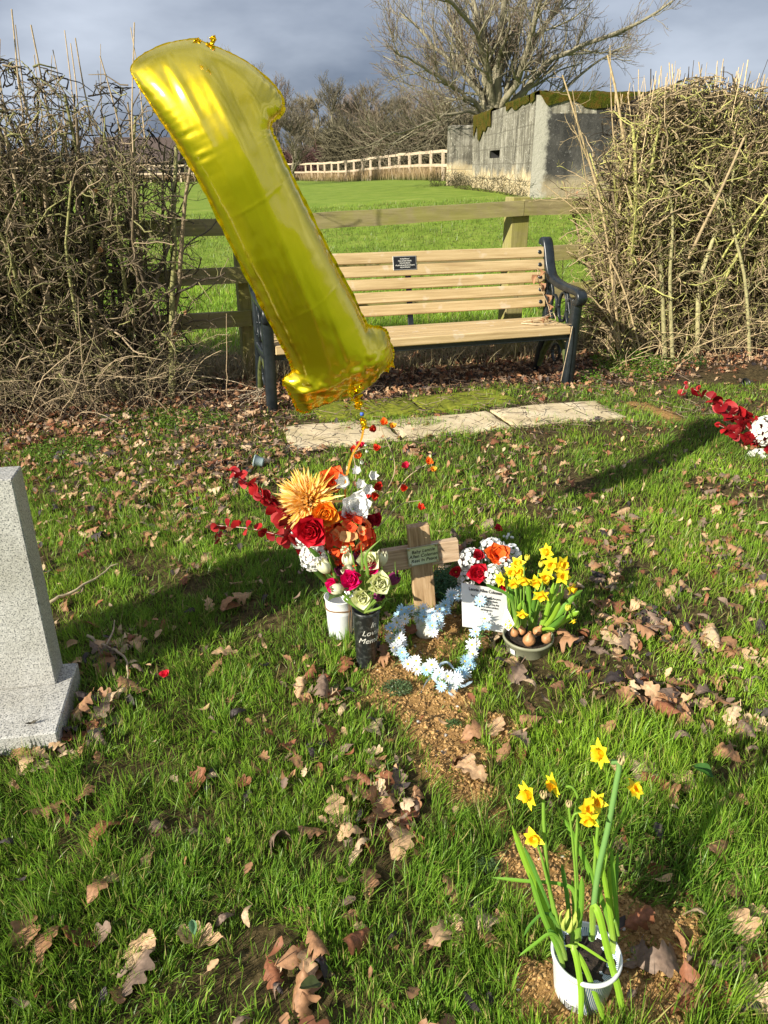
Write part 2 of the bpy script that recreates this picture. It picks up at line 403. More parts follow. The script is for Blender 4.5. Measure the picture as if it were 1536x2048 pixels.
LZG = []
for px, py, r, wt in LZ:
    p = on_ground(px, py); dd = depth_of(p); rr = r / FOC * dd; fore = min(3.0, dd / CAMH); LZG.append((p[0], p[1], rr, rr * fore, wt))
def litter_d(x, y):
    m = np.zeros_like(x)
    for cx, cy, rx, ry, wt in LZG:
        m = m + wt * np.exp(-(((x - cx) / rx) ** 2 + ((y - cy) / ry) ** 2) * 1.3)
    return m
def visible(x, y, mgn=.06):
    dp = y * CP + CAMH * SP; u = x / dp; v = (CAMH * CP - y * SP) / dp
    return (np.abs(u) < 768 / FOC + mgn) & (v < 1024 / FOC + mgn) & (y > .3)
# blocked footprints: headstone, slabs
HS_R = math.radians(10.5); HS_O = np.array([-.919, 1.74])
def blocked(x, y):
    c, s_ = math.cos(HS_R), math.sin(HS_R); dx = x - HS_O[0]; dy = y - HS_O[1]; lx = dx * c + dy * s_; ly = -dx * s_ + dy * c
    b = (lx < .042) & (ly > -.212) & (ly < .105)
    for cx, cy, r in ((.366, .92, .058), (-.075, 1.95, .032), (-.14, 2.14, .04), (.451, 2.0, .07)): b |= (x - cx) ** 2 + (y - cy) ** 2 < r * r
    return b
def on_slab(x, y):
    bu = np.array([.9552, .2961]); p0 = on_ground(588, 905)[:2]; dx = x - p0[0]; dy = y - p0[1]; a = dx * bu[0] + dy * bu[1]; b_ = -dx * bu[1] + dy * bu[0]
    r1 = (a > .02) & (a < 2.02) & (b_ > .01) & (b_ < .36) & ~((a > .30) & (a < .95) & (b_ > .10 + .15 * vnoise(a * 6, a * 0, 2))); r2 = (a > .3) & (a < 1.45) & (b_ > .47) & (b_ < .80)
    return (r1 * 1.0 + r2 * .85)
cand = 60000
lx = rng.uniform(-4.6, 4.6, cand); ly = rng.uniform(.7, 6.6, cand)
dens = litter_d(lx, ly) * (.1 + 1.9 * sstep(.35, .7, fbm(lx * 6, ly * 6, 77))) + .16 + 2.7 * edge_mask(lx, ly) + .25 * sstep(3.6, 4.6, ly - .25 * lx)
dens = dens * (1 - .8 * soil_mask(lx, ly)) 
keep = (rng.random(cand) < dens * .17 * (1 + .55 * sstep(2.2, 1.5, ly)) * (1 - .93 * on_slab(lx, ly))) & visible(lx, ly, .45) & ~blocked(lx, ly)
lx, ly = lx[keep], ly[keep]
order = np.argsort(ly * CP + CAMH * SP + rng.random(len(lx)) * .25 + 20 * ~visible(lx, ly, .0)); lx, ly = lx[order], ly[order]
LGZ = gz(lx, ly) + gsmall(lx, ly); LEM = edge_mask(lx, ly); LSM = soil_mask(lx, ly)
names = list(LCOL)
LB = MB(); nind = 0; leaf_protos = {}
leaf_groups = {}
def leaf_tf(kind, size, x, y, dz, g):
    tilt = Matrix.Rotation(rng.normal(0, .38), 4, 'X') @ Matrix.Rotation(rng.normal(0, .38), 4, 'Y')
    return Matrix.Translation((x, y, g + dz)) @ Matrix.Rotation(rng.uniform(0, 6.28), 4, 'Z') @ tilt @ Matrix.Scale(size, 4)
def zone(x, y, sm_):
    dp = y * CP + CAMH * SP; px = 768 + x / dp * FOC
    if sm_ > .5: return 'lying on the bare ochre soil of the grave'
    if px < 330 and y < 2.1 and y > 1.15: return 'fallen in the grass beside the granite headstone'
    if y < 1.25:
        return 'caught in the near grass before the front daffodil pot' if px > 900 else 'caught in the near grass below the headstone'
    if y < 1.75: return 'lying in the grass right of the bare soil' if px > 1000 else 'lying in the grass left of the bare soil'
    if y < 2.4: return 'lying in the grass right of the grave flowers' if px > 1000 else 'lying in the grass left of the grave flowers'
    return 'lying in the turf towards the stone slabs'
shape_word = {'oak': 'lobed oak leaf', 'oval': 'oval leaf', 'scrap': 'shrivelled leaf'}
for q in range(len(lx)):
    li = rng.integers(len(LEAFV)); kd = LEAFV[li][0]
    near = nind < 295
    cw = [.26, .33, .18, .10, .06, .07]
    ci = rng.choice(6, p=cw)
    if kd == 'scrap': ci = rng.choice([3, 4, 5, 4])
    size = float(rng.uniform(.044, .096)) if kd == 'oak' else float(rng.uniform(.028, .06))
    if ly[q] > 2.4: size *= .74
    if ly[q] > 4: size *= .85
    x, y = float(lx[q]), float(ly[q]); M = leaf_tf(kd, size, x, y, float(rng.uniform(-.002, .016)) if not LEM[q] > .5 else float(rng.uniform(0, .04)), float(LGZ[q]))
    if near:
        key = (li, ci)
        if key not in leaf_protos:
            Vv, Qq, sh = LEAFM[li]; leaf_protos[key] = make_mesh('dead_leaf', Vv, Qq, None, np.clip(np.array(LCOL[names[ci]])[None] * sh[:, None], 0, 1)); leaf_protos[key].materials.append(LMAT)
        o = bpy.data.objects.new('dead_leaf', leaf_protos[key]); C.objects.link(o); o.matrix_world = M
        zn = zone(x, y, LSM[q]); lab = f'{names[ci]} {shape_word[kd]} {zn}'
        tag(o, lab, 'leaf', f'{names[ci]} {shape_word[kd]}s {zn}'); nind += 1
    else:
        Vv, Qq, sh = LEAFM[li]; Mn = np.array(M)
        LB.add(Vv @ Mn[:3, :3].T + Mn[:3, 3], Qq, None, np.clip(np.array(LCOL[names[ci]])[None] * sh[:, None] * rng.uniform(.8, 1.15), 0, 1))
# small crumbled litter
CR = 5200; cx = rng.uniform(-3.2, 3.2, CR * 3); cy = rng.uniform(3.2, 6.3, CR * 3)
kp = (rng.random(CR * 3) < (.10 + .9 * edge_mask(cx, cy)) * (1 - .95 * on_slab(cx, cy))) & visible(cx, cy); cx, cy = cx[kp][:CR], cy[kp][:CR]; ex = rng.uniform(-2.6, 2.6, 14000); ey = rng.uniform(.8, 4.4, 14000); kq = (rng.random(14000) < .10 + .38 * np.clip(litter_d(ex, ey) / 2.5, 0, 1)) & visible(ex, ey) & ~blocked(ex, ey) & (on_slab(ex, ey) < .5); cx = np.concatenate([cx, ex[kq]]); cy = np.concatenate([cy, ey[kq]]); cg = gz(cx, cy) + gsmall(cx, cy)
Vv, Qq, sh = leaf_mesh('scrap', 44, 5, 3); Vo, Qo, so_ = leaf_mesh('oak', 5, 9, 3)
for q in range(len(cx)):
    V0, Q0, s0 = (Vv, Qq, sh) if q % 2 else (Vo, Qo, so_)
    M = np.array(Matrix.Translation((cx[q], cy[q], cg[q] + .004 + .03 * rng.random())) @ Matrix.Rotation(rng.uniform(0, 6.28), 4, 'Z') @ Matrix.Rotation(rng.normal(0, .6), 4, 'X') @ Matrix.Scale(rng.uniform(.02, .045), 4))
    LB.add(V0 @ M[:3, :3].T + M[:3, 3], Q0, None, np.clip(np.array(LCOL[names[rng.choice(6, p=[.17, .26, .17, .20, .12, .08])]])[None] * s0[:, None], 0, 1))
print('leaves individual', nind, 'bulk', len(lx) - nind)
tag(LB.build('leaf_litter', LMAT), 'litter of small dead brown leaves along the hedge foot, under the bench and over the turf', kind='stuff')

# ================================================================== grass
def blades(x, y, L, Wd, lean_dir, lean, seg, col):
    n = len(x); z = gz(x, y) + gsmall(x, y) - .004
    t = np.linspace(0, 1, seg + 1)[None]
    la = lean[:, None] * (.35 + .65 * t)          # bending more to the tip
    ds = (L / seg)[:, None]
    h = np.cumsum(np.concatenate([np.zeros((n, 1)), np.cos(la[:, 1:]) * ds], 1), 1)
    o = np.cumsum(np.concatenate([np.zeros((n, 1)), np.sin(la[:, 1:]) * ds], 1), 1)
    cxx = x[:, None] + o * np.cos(lean_dir)[:, None]; cyy = y[:, None] + o * np.sin(lean_dir)[:, None]; czz = z[:, None] + h
    fa = rng.random(n) * np.pi; wx = np.cos(fa)[:, None]; wy = np.sin(fa)[:, None]
    wd = Wd[:, None] * (1 - t[:, :-1] ** 2 * .6) / 2
    Lf = np.stack([cxx[:, :-1] - wx * wd, cyy[:, :-1] - wy * wd, czz[:, :-1]], -1); Rt = np.stack([cxx[:, :-1] + wx * wd, cyy[:, :-1] + wy * wd, czz[:, :-1]], -1)
    tip = np.stack([cxx[:, -1:], cyy[:, -1:], czz[:, -1:]], -1)
    V = np.concatenate([np.stack([Lf, Rt], 2).reshape(n, seg * 2, 3), tip], 1)
    m = seg * 2 + 1; b = (np.arange(n) * m)[:, None]
    Q = []
    for s_ in range(seg - 1): Q.append(np.concatenate([b + 2 * s_, b + 2 * s_ + 1, b + 2 * s_ + 3, b + 2 * s_ + 2], 1))
    T = np.concatenate([b + 2 * seg - 2, b + 2 * seg - 1, b + 2 * seg], 1)
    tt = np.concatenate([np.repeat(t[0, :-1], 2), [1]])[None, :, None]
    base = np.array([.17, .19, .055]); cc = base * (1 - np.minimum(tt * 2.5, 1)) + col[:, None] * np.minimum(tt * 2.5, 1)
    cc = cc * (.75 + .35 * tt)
    return V.reshape(-1, 3), (np.concatenate(Q) if Q else None), T, np.broadcast_to(cc, (n, m, 3)).reshape(-1, 3), n * m
GB = MB()
def grass_zone(n, x0f, y0, y1, Lr, Wr, seg, dens_fn, pow_=1.0, outside=0.):
    y = y0 + (y1 - y0) * rng.random(n) ** pow_; hw = (y * CP + CAMH * SP) * (768 / FOC) * 1.12 + .05
    x = (rng.random(n) * 2 - 1) * hw
    if outside:
        hw = np.where(y > .70, hw, 0.); x = np.sign(x) * (hw + outside * rng.random(n))
    # gather into tufts
    cell = 28.; tx = np.floor(x * cell); ty = np.floor(y * cell); hx = (tx + _h(tx, ty, 1)) / cell; hy = (ty + _h(tx, ty, 2)) / cell
    pull = .45 * _h(tx, ty, 3); x = x * (1 - pull) + hx * pull; y = y * (1 - pull) + hy * pull
    k_ = (rng.random(n) < dens_fn(x, y)) & ~blocked(x, y); x, y = x[k_], y[k_]; n = len(x); tx, ty = tx[k_], ty[k_]; hx, hy = hx[k_], hy[k_]
    lush = fbm(x * 3.2, y * 3.2, 41); L = rng.uniform(*Lr, n) * (.45 + 1.1 * lush) * (.7 + .6 * _h(tx, ty, 7))
    out = np.arctan2(y - hy, x - hx); flow = fbm(x * 2.2, y * 2.2, 50) * 12.0
    d = np.where(rng.random(n) < .6, out + rng.normal(0, .5, n), flow + rng.normal(0, .9, n)); lean = np.abs(rng.normal(.68, .55, n))
    g = rng.random(n)[:, None]; q = fbm(x * 1.7, y * 1.7, 60)[:, None]
    ca = np.array([.18, .36, .026]); cb = np.array([.42, .60, .055]); cd = np.array([.075, .21, .028]); cyel = np.array([.52, .44, .16])
    cl = ca * (1 - g) + cb * g; cl = cl * (q * 1.2 + .2) + cd * (.8 - q * 1.2 + .0).clip(0, 1)
    cl = cl * (.62 + .72 * fbm(x * 7, y * 7, 63))[:, None]; yl = (rng.random(n) < .09)[:, None]; cl = np.where(yl, cyel * (.6 + .5 * g), cl)
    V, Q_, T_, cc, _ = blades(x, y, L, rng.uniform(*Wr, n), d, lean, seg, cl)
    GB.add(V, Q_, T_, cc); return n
def dn(x, y):
    lt = litter_d(x, y)
    d = (1 - soil_mask(x, y)) * (1 - .93 * edge_mask(x, y)) * (1 - .30 * np.clip(lt / 3, 0, 1))
    d = d * (1 - .95 * np.clip(on_slab(x, y), 0, 1))
    return d * (.10 + 1.0 * sstep(.34, .58, fbm(x * 4.5, y * 4.5, 70) * .6 + fbm(x * 13, y * 13, 71) * .4))
def dn_soil(x, y): return soil_mask(x, y) * sstep(.52, .70, fbm(x * 10, y * 10, 90)) * .6
n_ = 0
n_ += grass_zone(112000, 0, .72, 1.7, (.024, .070), (.0014, .0030), 3, dn)
n_ += grass_zone(115000, 0, 1.7, 3.0, (.020, .058), (.0016, .0032), 3, dn, .9)
n_ += grass_zone(135000, 0, 3.0, 5.2, (.02, .058), (.0024, .0045), 2, lambda x, y: dn(x, y) * (1 - .2 * sstep(3.3, 4.2, y - .1 * x)))
n_ += grass_zone(40000, 0, .72, 3.2, (.01, .03), (.0014, .0025), 2, dn_soil)
n_ += grass_zone(60000, 0, 6.2, 9.5, (.05, .11), (.005, .009), 2, lambda x, y: sstep(5.9, 6.8, y - .36 * x) * .9 + 0)
n_ += grass_zone(70000, 0, 9.5, 17, (.05, .10), (.008, .014), 1, lambda x, y: 0 * x + .9)
n_ += grass_zone(95000, 0, -1.2, 5.4, (.03, .07), (.003, .006), 2, lambda x, y: 0 * x + .85, 1., 2.4)
n_ += grass_zone(20000, 0, 5.4, 12., (.05, .11), (.006, .010), 1, lambda x, y: 0 * x + .85, 1., 3.0)
print('blades', n_)
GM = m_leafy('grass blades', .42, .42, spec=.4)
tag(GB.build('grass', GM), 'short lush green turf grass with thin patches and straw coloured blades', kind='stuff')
# crumbs and pebbles of soil
def crumbs():
    n = 15000; x = rng.uniform(-.3, 1.6, n * 8); y = rng.uniform(.7, 2.6, n * 8); k_ = (soil_mask(x, y) > .45) & visible(x, y) & ~blocked(x, y); x, y = x[k_][:n], y[k_][:n]
    ph = (1 + 5 ** .5) / 2; iv = nrm(np.array([[-1, ph, 0], [1, ph, 0], [-1, -ph, 0], [1, -ph, 0], [0, -1, ph], [0, 1, ph], [0, -1, -ph], [0, 1, -ph], [ph, 0, -1], [ph, 0, 1], [-ph, 0, -1], [-ph, 0, 1]], float))
    it = np.array([[0, 11, 5], [0, 5, 1], [0, 1, 7], [0, 7, 10], [0, 10, 11], [1, 5, 9], [5, 11, 4], [11, 10, 2], [10, 7, 6], [7, 1, 8], [3, 9, 4], [3, 4, 2], [3, 2, 6], [3, 6, 8], [3, 8, 9], [4, 9, 5], [2, 4, 11], [6, 2, 10], [8, 6, 7], [9, 8, 1]])
    n = len(x); s = .0010 + .0048 * rng.random(n) ** 3; s[rng.random(n) < .012] *= 1.8
    V = iv[None] * (1 + .35 * rng.normal(size=(n, 12, 1))) * (s[:, None, None] * np.array([1, 1, .7])); V = V + np.stack([x, y, gz(x, y) + gsmall(x, y) + s * .3], -1)[:, None]
    T = it[None] + (np.arange(n) * 12)[:, None, None]
    g = rng.random(n)[:, None]; c = np.array([.22, .12, .042]) * (1 - g) + np.array([.50, .31, .12]) * g; pale = rng.random(n) < .008; c[pale] = (.5, .46, .4)
    b = MB(); b.add(V, None, T.reshape(-1, 3), np.repeat(c, 12, 0)); return b.build('soil_crumbs', m_attr('soil crumb', .95, 120, .3, .4, .001), smooth=False)
tag(crumbs(), 'loose ochre crumbs and small pebbles of soil on the bare grave strip', kind='stuff')
# ================================================================== paving slabs
BU = nrm(np.array([2.0, .62])); BN = np.array([-BU[1], BU[0]])            # along / behind the bench
def slab_mat(nm, moss):
    k = NT(nm); st = k.ramp(k.noise(7, 6, .6), [(.3, (.46, .37, .21)), (.55, (.64, .53, .34)), (.75, (.72, .62, .43))])
    mo = k.ramp(k.noise(30, 5, .7), [(.3, (.07, .09, .01)), (.7, (.30, .32, .03))])
    f = k.ramp(k.noise(6, 6, .7), [(.62 - moss, (0,) * 3), (.72 - moss, (1,) * 3)])
    k.col(k.mix(f, st, mo)); k.set(Roughness=.9, Specular_IOR_Level=.2); k.bump(k.noise(40, 8, .7), .6, .006); return k.m
SM1 = slab_mat('pale riven stone', -.25); SM2 = slab_mat('mossy stone', .62)
def slab(o, a, b, label, mt, z=.012, grp=None):
    """irregular slab: origin o (front left), a along, b deep"""
    n = 22; m = 12; u = np.linspace(0, 1, n); v = np.linspace(0, 1, m); U, W_ = np.meshgrid(u, v, indexing='ij')
    P = np.array(o)[None, None] + BU * (U[..., None] * a) + BN * (W_[..., None] * b)
    wob = (fbm(P[..., 0] * 6, P[..., 1] * 6, 200) - .5) * .05; P = P + BN * (wob * ((W_ == 0) | (W_ == 1)))[..., None] + BU * (wob * ((U == 0) | (U == 1)))[..., None]
    Zt = z + gz(P[..., 0], P[..., 1]) + (fbm(P[..., 0] * 9, P[..., 1] * 9, 210) - .5) * .008; Zt -= .006 * ((U == 0) | (U == 1) | (W_ == 0) | (W_ == 1))
    top = np.stack([P[..., 0], P[..., 1], Zt], -1).reshape(-1, 3); i = np.arange(n - 1)[:, None] * m; j = np.arange(m - 1)[None]
    Q = np.stack([i + j, i + m + j, i + m + j + 1, i + j + 1], -1).reshape(-1, 4)
    rim = [(q, 0) for q in range(n)] + [(n - 1, q) for q in range(1, m)] + [(q, m - 1) for q in range(n - 2, -1, -1)] + [(0, q) for q in range(m - 2, 0, -1)]
    ri = [a_ * m + b_ for a_, b_ in rim]; low = top[ri] - [0, 0, .05]; N = len(top); R = len(ri)
    Q2 = [[ri[q], N + q, N + (q + 1) % R, ri[(q + 1) % R]] for q in range(R)]
    b_ = MB(); b_.add(np.vstack([top, low]), np.vstack([Q, Q2])); o_ = b_.build('paving_slab', mt, smooth=False, fixn=True)
    return tag(o_, label, 'paving slab', grp)
s0 = on_ground(588, 905)[:2]
slab(s0, .60, .40, 'pale sandy stone slab at the left end of the row, below the balloon', SM1, .017)
slab(s0 + BU * .63, .66, .37, 'middle pale stone slab partly buried in dark leaf litter', SM1, .013)
slab(s0 + BU * 1.32, .74, .36, 'long pale stone slab at the right end of the row, clear of litter', SM1, .019)
slab(s0 + BU * .25 + BN * .45, .66, .38, 'moss covered green slab under the left half of the bench', SM2, .020)
slab(s0 + BU * .94 + BN * .45, .62, .36, 'moss covered green slab in front of the middle of the bench', SM2, .022)

# ================================================================== granite headstone
k = NT('grey speckled granite'); n_a = k.noise(260, 2, .5); n_b = k.noise(110, 3, .6)
k.col(k.mix(k.ramp(n_b, [(.42, (0,) * 3), (.55, (1,) * 3)]), k.ramp(n_a, [(.36, (.06, .065, .07)), (.46, (.36, .355, .34)), (.7, (.52, .51, .47))]), k.ramp(n_a, [(.33, (.09, .10, .10)), (.45, (.48, .475, .45)), (.7, (.64, .625, .58))])))
k.set(Roughness=.55, Specular_IOR_Level=.4); k.bump(k.noise(300, 2, .5), .25, .001); lic = k.ramp(k.noise(3.2, 6, .7), [(.35, (.72, .71, .66)), (.6, (1, 1, 1))]); bc = k.b.inputs['Base Color'].links[0].from_socket; spt = k.ramp(k.noise(16, 4, .6), [(.70, (0,) * 3), (.76, (1,) * 3)]); k.col(k.mix(k.math('MULTIPLY', spt, .35), k.mix(1., bc, lic, 'MULTIPLY'), (.42, .43, .30))); GRAN = k.m
hs = thing('granite_headstone', 'speckled grey granite headstone cut off by the picture edge, shadow falling right', 'headstone', (HS_O[0], HS_O[1], 0), HS_R)
b = MB(); b.box(-.60, 0, 0, .095, .08, .70, bev=.003); b.build('upright_slab', GRAN, hs, smooth=False, fixn=True)
b = MB(); b.box(-.70, .04, -.208, .100, -.05, .08, bev=.004); b.build('base', GRAN, hs, smooth=False, fixn=True)

# ================================================================== timber
def timber(nm, a, bcol, moss, mossc=(.26, .27, .03), stretch=(1.2, 14, 14), mscale=3.5):
    k = NT(nm); g = k.noise(3.2, 8, .7, stretch=stretch)
    wd = k.ramp(g, [(.3, a), (.7, bcol)]); f = k.ramp(k.noise(mscale, 5, .65), [(.60 - moss, (0,) * 3), (.78 - moss, (1,) * 3)])
    k.col(k.mix(f, wd, k.mix(.5, mossc, wd))); k.set(Roughness=.85, Specular_IOR_Level=.2); k.bump(g, .4, .004); return k.m
RAILM = timber('weathered rail with algae', (.19, .155, .075), (.40, .34, .17), .16)
POSTM = timber('weathered post with algae', (.17, .14, .065), (.38, .33, .15), .2, stretch=(14, 14, 1.2))
fence = thing('post_and_rail_fence', 'weathered three rail timber fence green with algae, behind the bench', 'fence')
FD = lambda x: 5.82 + .35 * x
FA = math.atan(.35)
def rail_at(x0, x1, z0, z1, w=.105, off=-.06):
    """rail running on the bench side of the posts"""
    b = MB(); n = 30; L = (x1 - x0) / math.cos(FA); xs = np.linspace(0, L, n)
    wob = (fbm(xs * 1.5 + x0, xs * 0 + z0 * 9, 33) - .5) * .02
    V = []
    for q, x_ in enumerate(xs):
        zc = z0 + (z1 - z0) * q / (n - 1) + wob[q]
        V += [(x_, off - .02, zc - w / 2), (x_, off + .02, zc - w / 2), (x_, off + .02, zc + w / 2), (x_, off - .02, zc + w / 2)]
    i = np.arange(n - 1)[:, None] * 4; j = np.arange(4)[None]; Q = np.stack([i + j, i + (j + 1) % 4, i + 4 + (j + 1) % 4, i + 4 + j], -1).reshape(-1, 4)
    Q = np.vstack([Q, [[3, 2, 1, 0]], [[(n - 1) * 4 + q for q in range(4)]]])
    b.add(V, Q); o = b.build('rail', RAILM, fence, smooth=False, fixn=True); o.location = (x0, FD(x0), 0); o.rotation_euler = (0, 0, FA); return o
for z0, z1 in ((.44, .50), (.73, .785), (1.04, 1.125)):
    rail_at(-5.4, -.955, z0 - .02, z0, .105); rail_at(-.95, 1.02, z0, z1, .105); rail_at(1.025, 5.6, z1, z1 + .10, .11)
for x in (-4.9, -2.9, -.95, 1.02, 3.1, 5.2):
    b = MB(); b.box(-.075, .075, -.04, .09, -.1, 1.2 if x > 0 else 1.13, bev=.006); o = b.build('post', POSTM, fence, smooth=False, fixn=True); o.location = (x, FD(x), 0); o.rotation_euler = (0, 0, FA)

# ================================================================== far paddock fence
FARM = timber('sun bleached sawn timber', (.36, .27, .18), (.66, .55, .41), -.3)
far = thing('paddock_fence', 'long pale two rail paddock fence across the far side of the field', 'fence')
fp = [(2.45, 34.5), (1.0, 40), (-1.2, 47), (-3.6, 54), (-5.6, 59.5)]; pts = spline([(a, b_, 0) for a, b_ in fp], 60)[:, :2]
dl = np.concatenate([[0], np.cumsum(np.linalg.norm(np.diff(pts, axis=0), axis=1))]); npst = 17; tt = np.linspace(0, dl[-1], npst)
posts = [(np.interp(q, dl, pts[:, 0]), np.interp(q, dl, pts[:, 1])) for q in tt] + [(-5.6 - 2.3 * q, 59.5 + .25 * q) for q in range(1, 19)]
extra = [(3.4, 32.6), (4.3, 30.8)]
posts = extra[::-1] + posts
pm = None
for x, y in posts:
    if pm is None:
        b = MB(); b.box(-.06, .06, -.05, .05, -.2, 1.17, bev=.008); pm = b.build('post', FARM, far, smooth=False, fixn=True); o = pm
    else: o = pm.copy(); C.objects.link(o); o.parent = far
    o.location = (x, y, G(x, y)); o.rotation_euler = (rng.normal(0, .015), rng.normal(0, .015), rng.normal(0, .1))
for zh in (1.10, .58):
    for s_ in range(0, len(posts) - 1, 2):
        seg = posts[s_:s_ + 3]; b = MB()
        P = np.array([(x, y - .07, G(x, y) + zh + rng.normal(0, .012)) for x, y in seg])
        t_ = nrm(np.gradient(P, axis=0)); sd_ = nrm(np.cross(t_, [0, 0, 1.])); up = np.array([0, 0, 1.])
        V = np.concatenate([P + sd_ * .02 - up * .055, P - sd_ * .02 - up * .055, P - sd_ * .02 + up * .055, P + sd_ * .02 + up * .055]).reshape(4, len(P), 3).transpose(1, 0, 2).reshape(-1, 3)
        n = len(P); i = np.arange(n - 1)[:, None] * 4; j = np.arange(4)[None]; Q = np.stack([i + j, i + (j + 1) % 4, i + 4 + (j + 1) % 4, i + 4 + j], -1).reshape(-1, 4)
        b.add(V, np.vstack([Q, [[3, 2, 1, 0]], [[(n - 1) * 4 + q for q in range(4)]]])); b.build('rail', FARM, far, smooth=False, fixn=True)
# dry grass at its foot
n = 26000; q_ = rng.random(n); pi_ = (q_ * (len(posts) - 1)).astype(int); fr = q_ * (len(posts) - 1) - pi_; PP = np.array(posts)
gx = PP[pi_, 0] * (1 - fr) + PP[pi_ + 1, 0] * fr + rng.normal(0, .3, n); gy = PP[pi_, 1] * (1 - fr) + PP[pi_ + 1, 1] * fr + .5 + np.abs(rng.normal(0, .7, n))
g = rng.random(n)[:, None]; cc = np.array([.34, .24, .12]) * (1 - g) + np.array([.58, .43, .25]) * g
V, Q, T, cl, _ = blades(gx, gy, rng.uniform(.25, .75, n), rng.uniform(.02, .035, n), rng.uniform(0, 6.28, n), np.abs(rng.normal(.3, .2, n)), 2, cc)
b = MB(); b.add(V, Q, T, cl); tag(b.build('dry_grass', GM), 'tall straw coloured dead grass along the foot of the paddock fence', kind='stuff')

# ================================================================== concrete pillbox
k = NT('lichened shuttered concrete'); pos = k.coord('Object'); sx = k.n('ShaderNodeSeparateXYZ'); k.l(pos, sx.inputs[0])
base = k.ramp(k.noise(2.2, 9, .7, pos), [(.3, (.13, .12, .095)), (.5, (.29, .27, .215)), (.7, (.50, .47, .39))])
streak = k.noise(2.4, 6, .65, pos, stretch=(3.5, 3.5, .35)); stain = k.ramp(streak, [(.40, (.28, .27, .26)), (.62, (1,) * 3)])
base = k.mix(.8, base, stain, 'MULTIPLY')
zf = k.math('ADD', sx.outputs[2], k.math('MULTIPLY', k.noise(2.0, 5, .6, pos), -.75)); foot = k.ramp(zf, [(-.0, (1,) * 3), (.22, (0,) * 3)])
base = k.mix(foot, base, k.ramp(k.noise(5, 5, .6, pos), [(.3, (.50, .38, .20)), (.7, (.68, .57, .37))]))
spk = k.ramp(k.noise(26, 2, .4, pos), [(.64, (0,) * 3), (.70, (1,) * 3)]); base = k.mix(k.math('MULTIPLY', spk, .7), base, (.70, .68, .60))
# board marks
bd = k.n('ShaderNodeTexWave'); bd.bands_direction = 'Z'; bd.inputs['Scale'].default_value = .9; bd.inputs['Distortion'].default_value = .6; k.l(pos, bd.inputs[0])
base = k.mix(k.ramp(bd.outputs['Fac'], [(.0, (.5,) * 3), (.03, (0,) * 3)]), base, (.10, .09, .07))
k.col(base); k.set(Roughness=.95, Specular_IOR_Level=.15); k.bump(k.noise(14, 8, .75, pos), .6, .03); PB = k.m
# the weathered, blackened face
k = NT('black stained concrete'); pos = k.coord('Object'); sx = k.n('ShaderNodeSeparateXYZ'); k.l(pos, sx.inputs[0])
base = k.ramp(k.noise(1.9, 9, .72, pos, stretch=(1, 1, .6)), [(.34, (.028, .028, .027)), (.56, (.075, .072, .065)), (.75, (.20, .19, .16))])
zf = k.math('ADD', sx.outputs[2], k.math('MULTIPLY', k.noise(2.0, 5, .6, pos), -.6)); foot = k.ramp(zf, [(-.05, (1,) * 3), (.2, (0,) * 3)])
base = k.mix(k.math('MULTIPLY', foot, .8), base, (.40, .33, .21))
edge = k.math('ADD', sx.outputs[0], k.math('MULTIPLY', k.noise(5.0, 7, .75, pos), -.45)); base = k.mix(k.ramp(edge, [(0, (1,) * 3), (.10, (0,) * 3)]), base, (.42, .40, .33))
spk = k.ramp(k.noise(17, 6, .75, pos), [(.58, (0,) * 3), (.72, (1,) * 3)]); base = k.mix(k.math('MULTIPLY', spk, .45), base, (.45, .44, .40))
k.col(base); k.set(Roughness=.95, Specular_IOR_Level=.15); k.bump(k.noise(14, 8, .75, pos), .6, .03); PBD = k.m
MOSSM = NT('bright cushion moss'); kk = MOSSM; kk.col(kk.ramp(kk.noise(5, 7, .75), [(.3, (.018, .024, .004)), (.46, (.07, .08, .008)), (.56, (.11, .065, .012)), (.66, (.15, .15, .015)), (.8, (.24, .25, .03))])); kk.set(Roughness=1., Specular_IOR_Level=.1); kk.bump(kk.noise(25, 6, .8), 1., .05); MOSSM = kk.m
pc = at(1058, 400, 17.0); zc = pc[2]; pz = [zc, at(1058, 190, 17.0)[2]]
pl = at(943, 372, 25.0); ptop2 = at(943, 236, 25.0)[2]
pill = thing('concrete_pillbox', 'mossy grey wartime concrete pillbox with one blackened face, beyond the fence', 'pillbox', (pc[0], pc[1], zc))
W0 = pl[:2] - pc[:2]; Hh = pz[1] - zc; H2 = ptop2 - zc
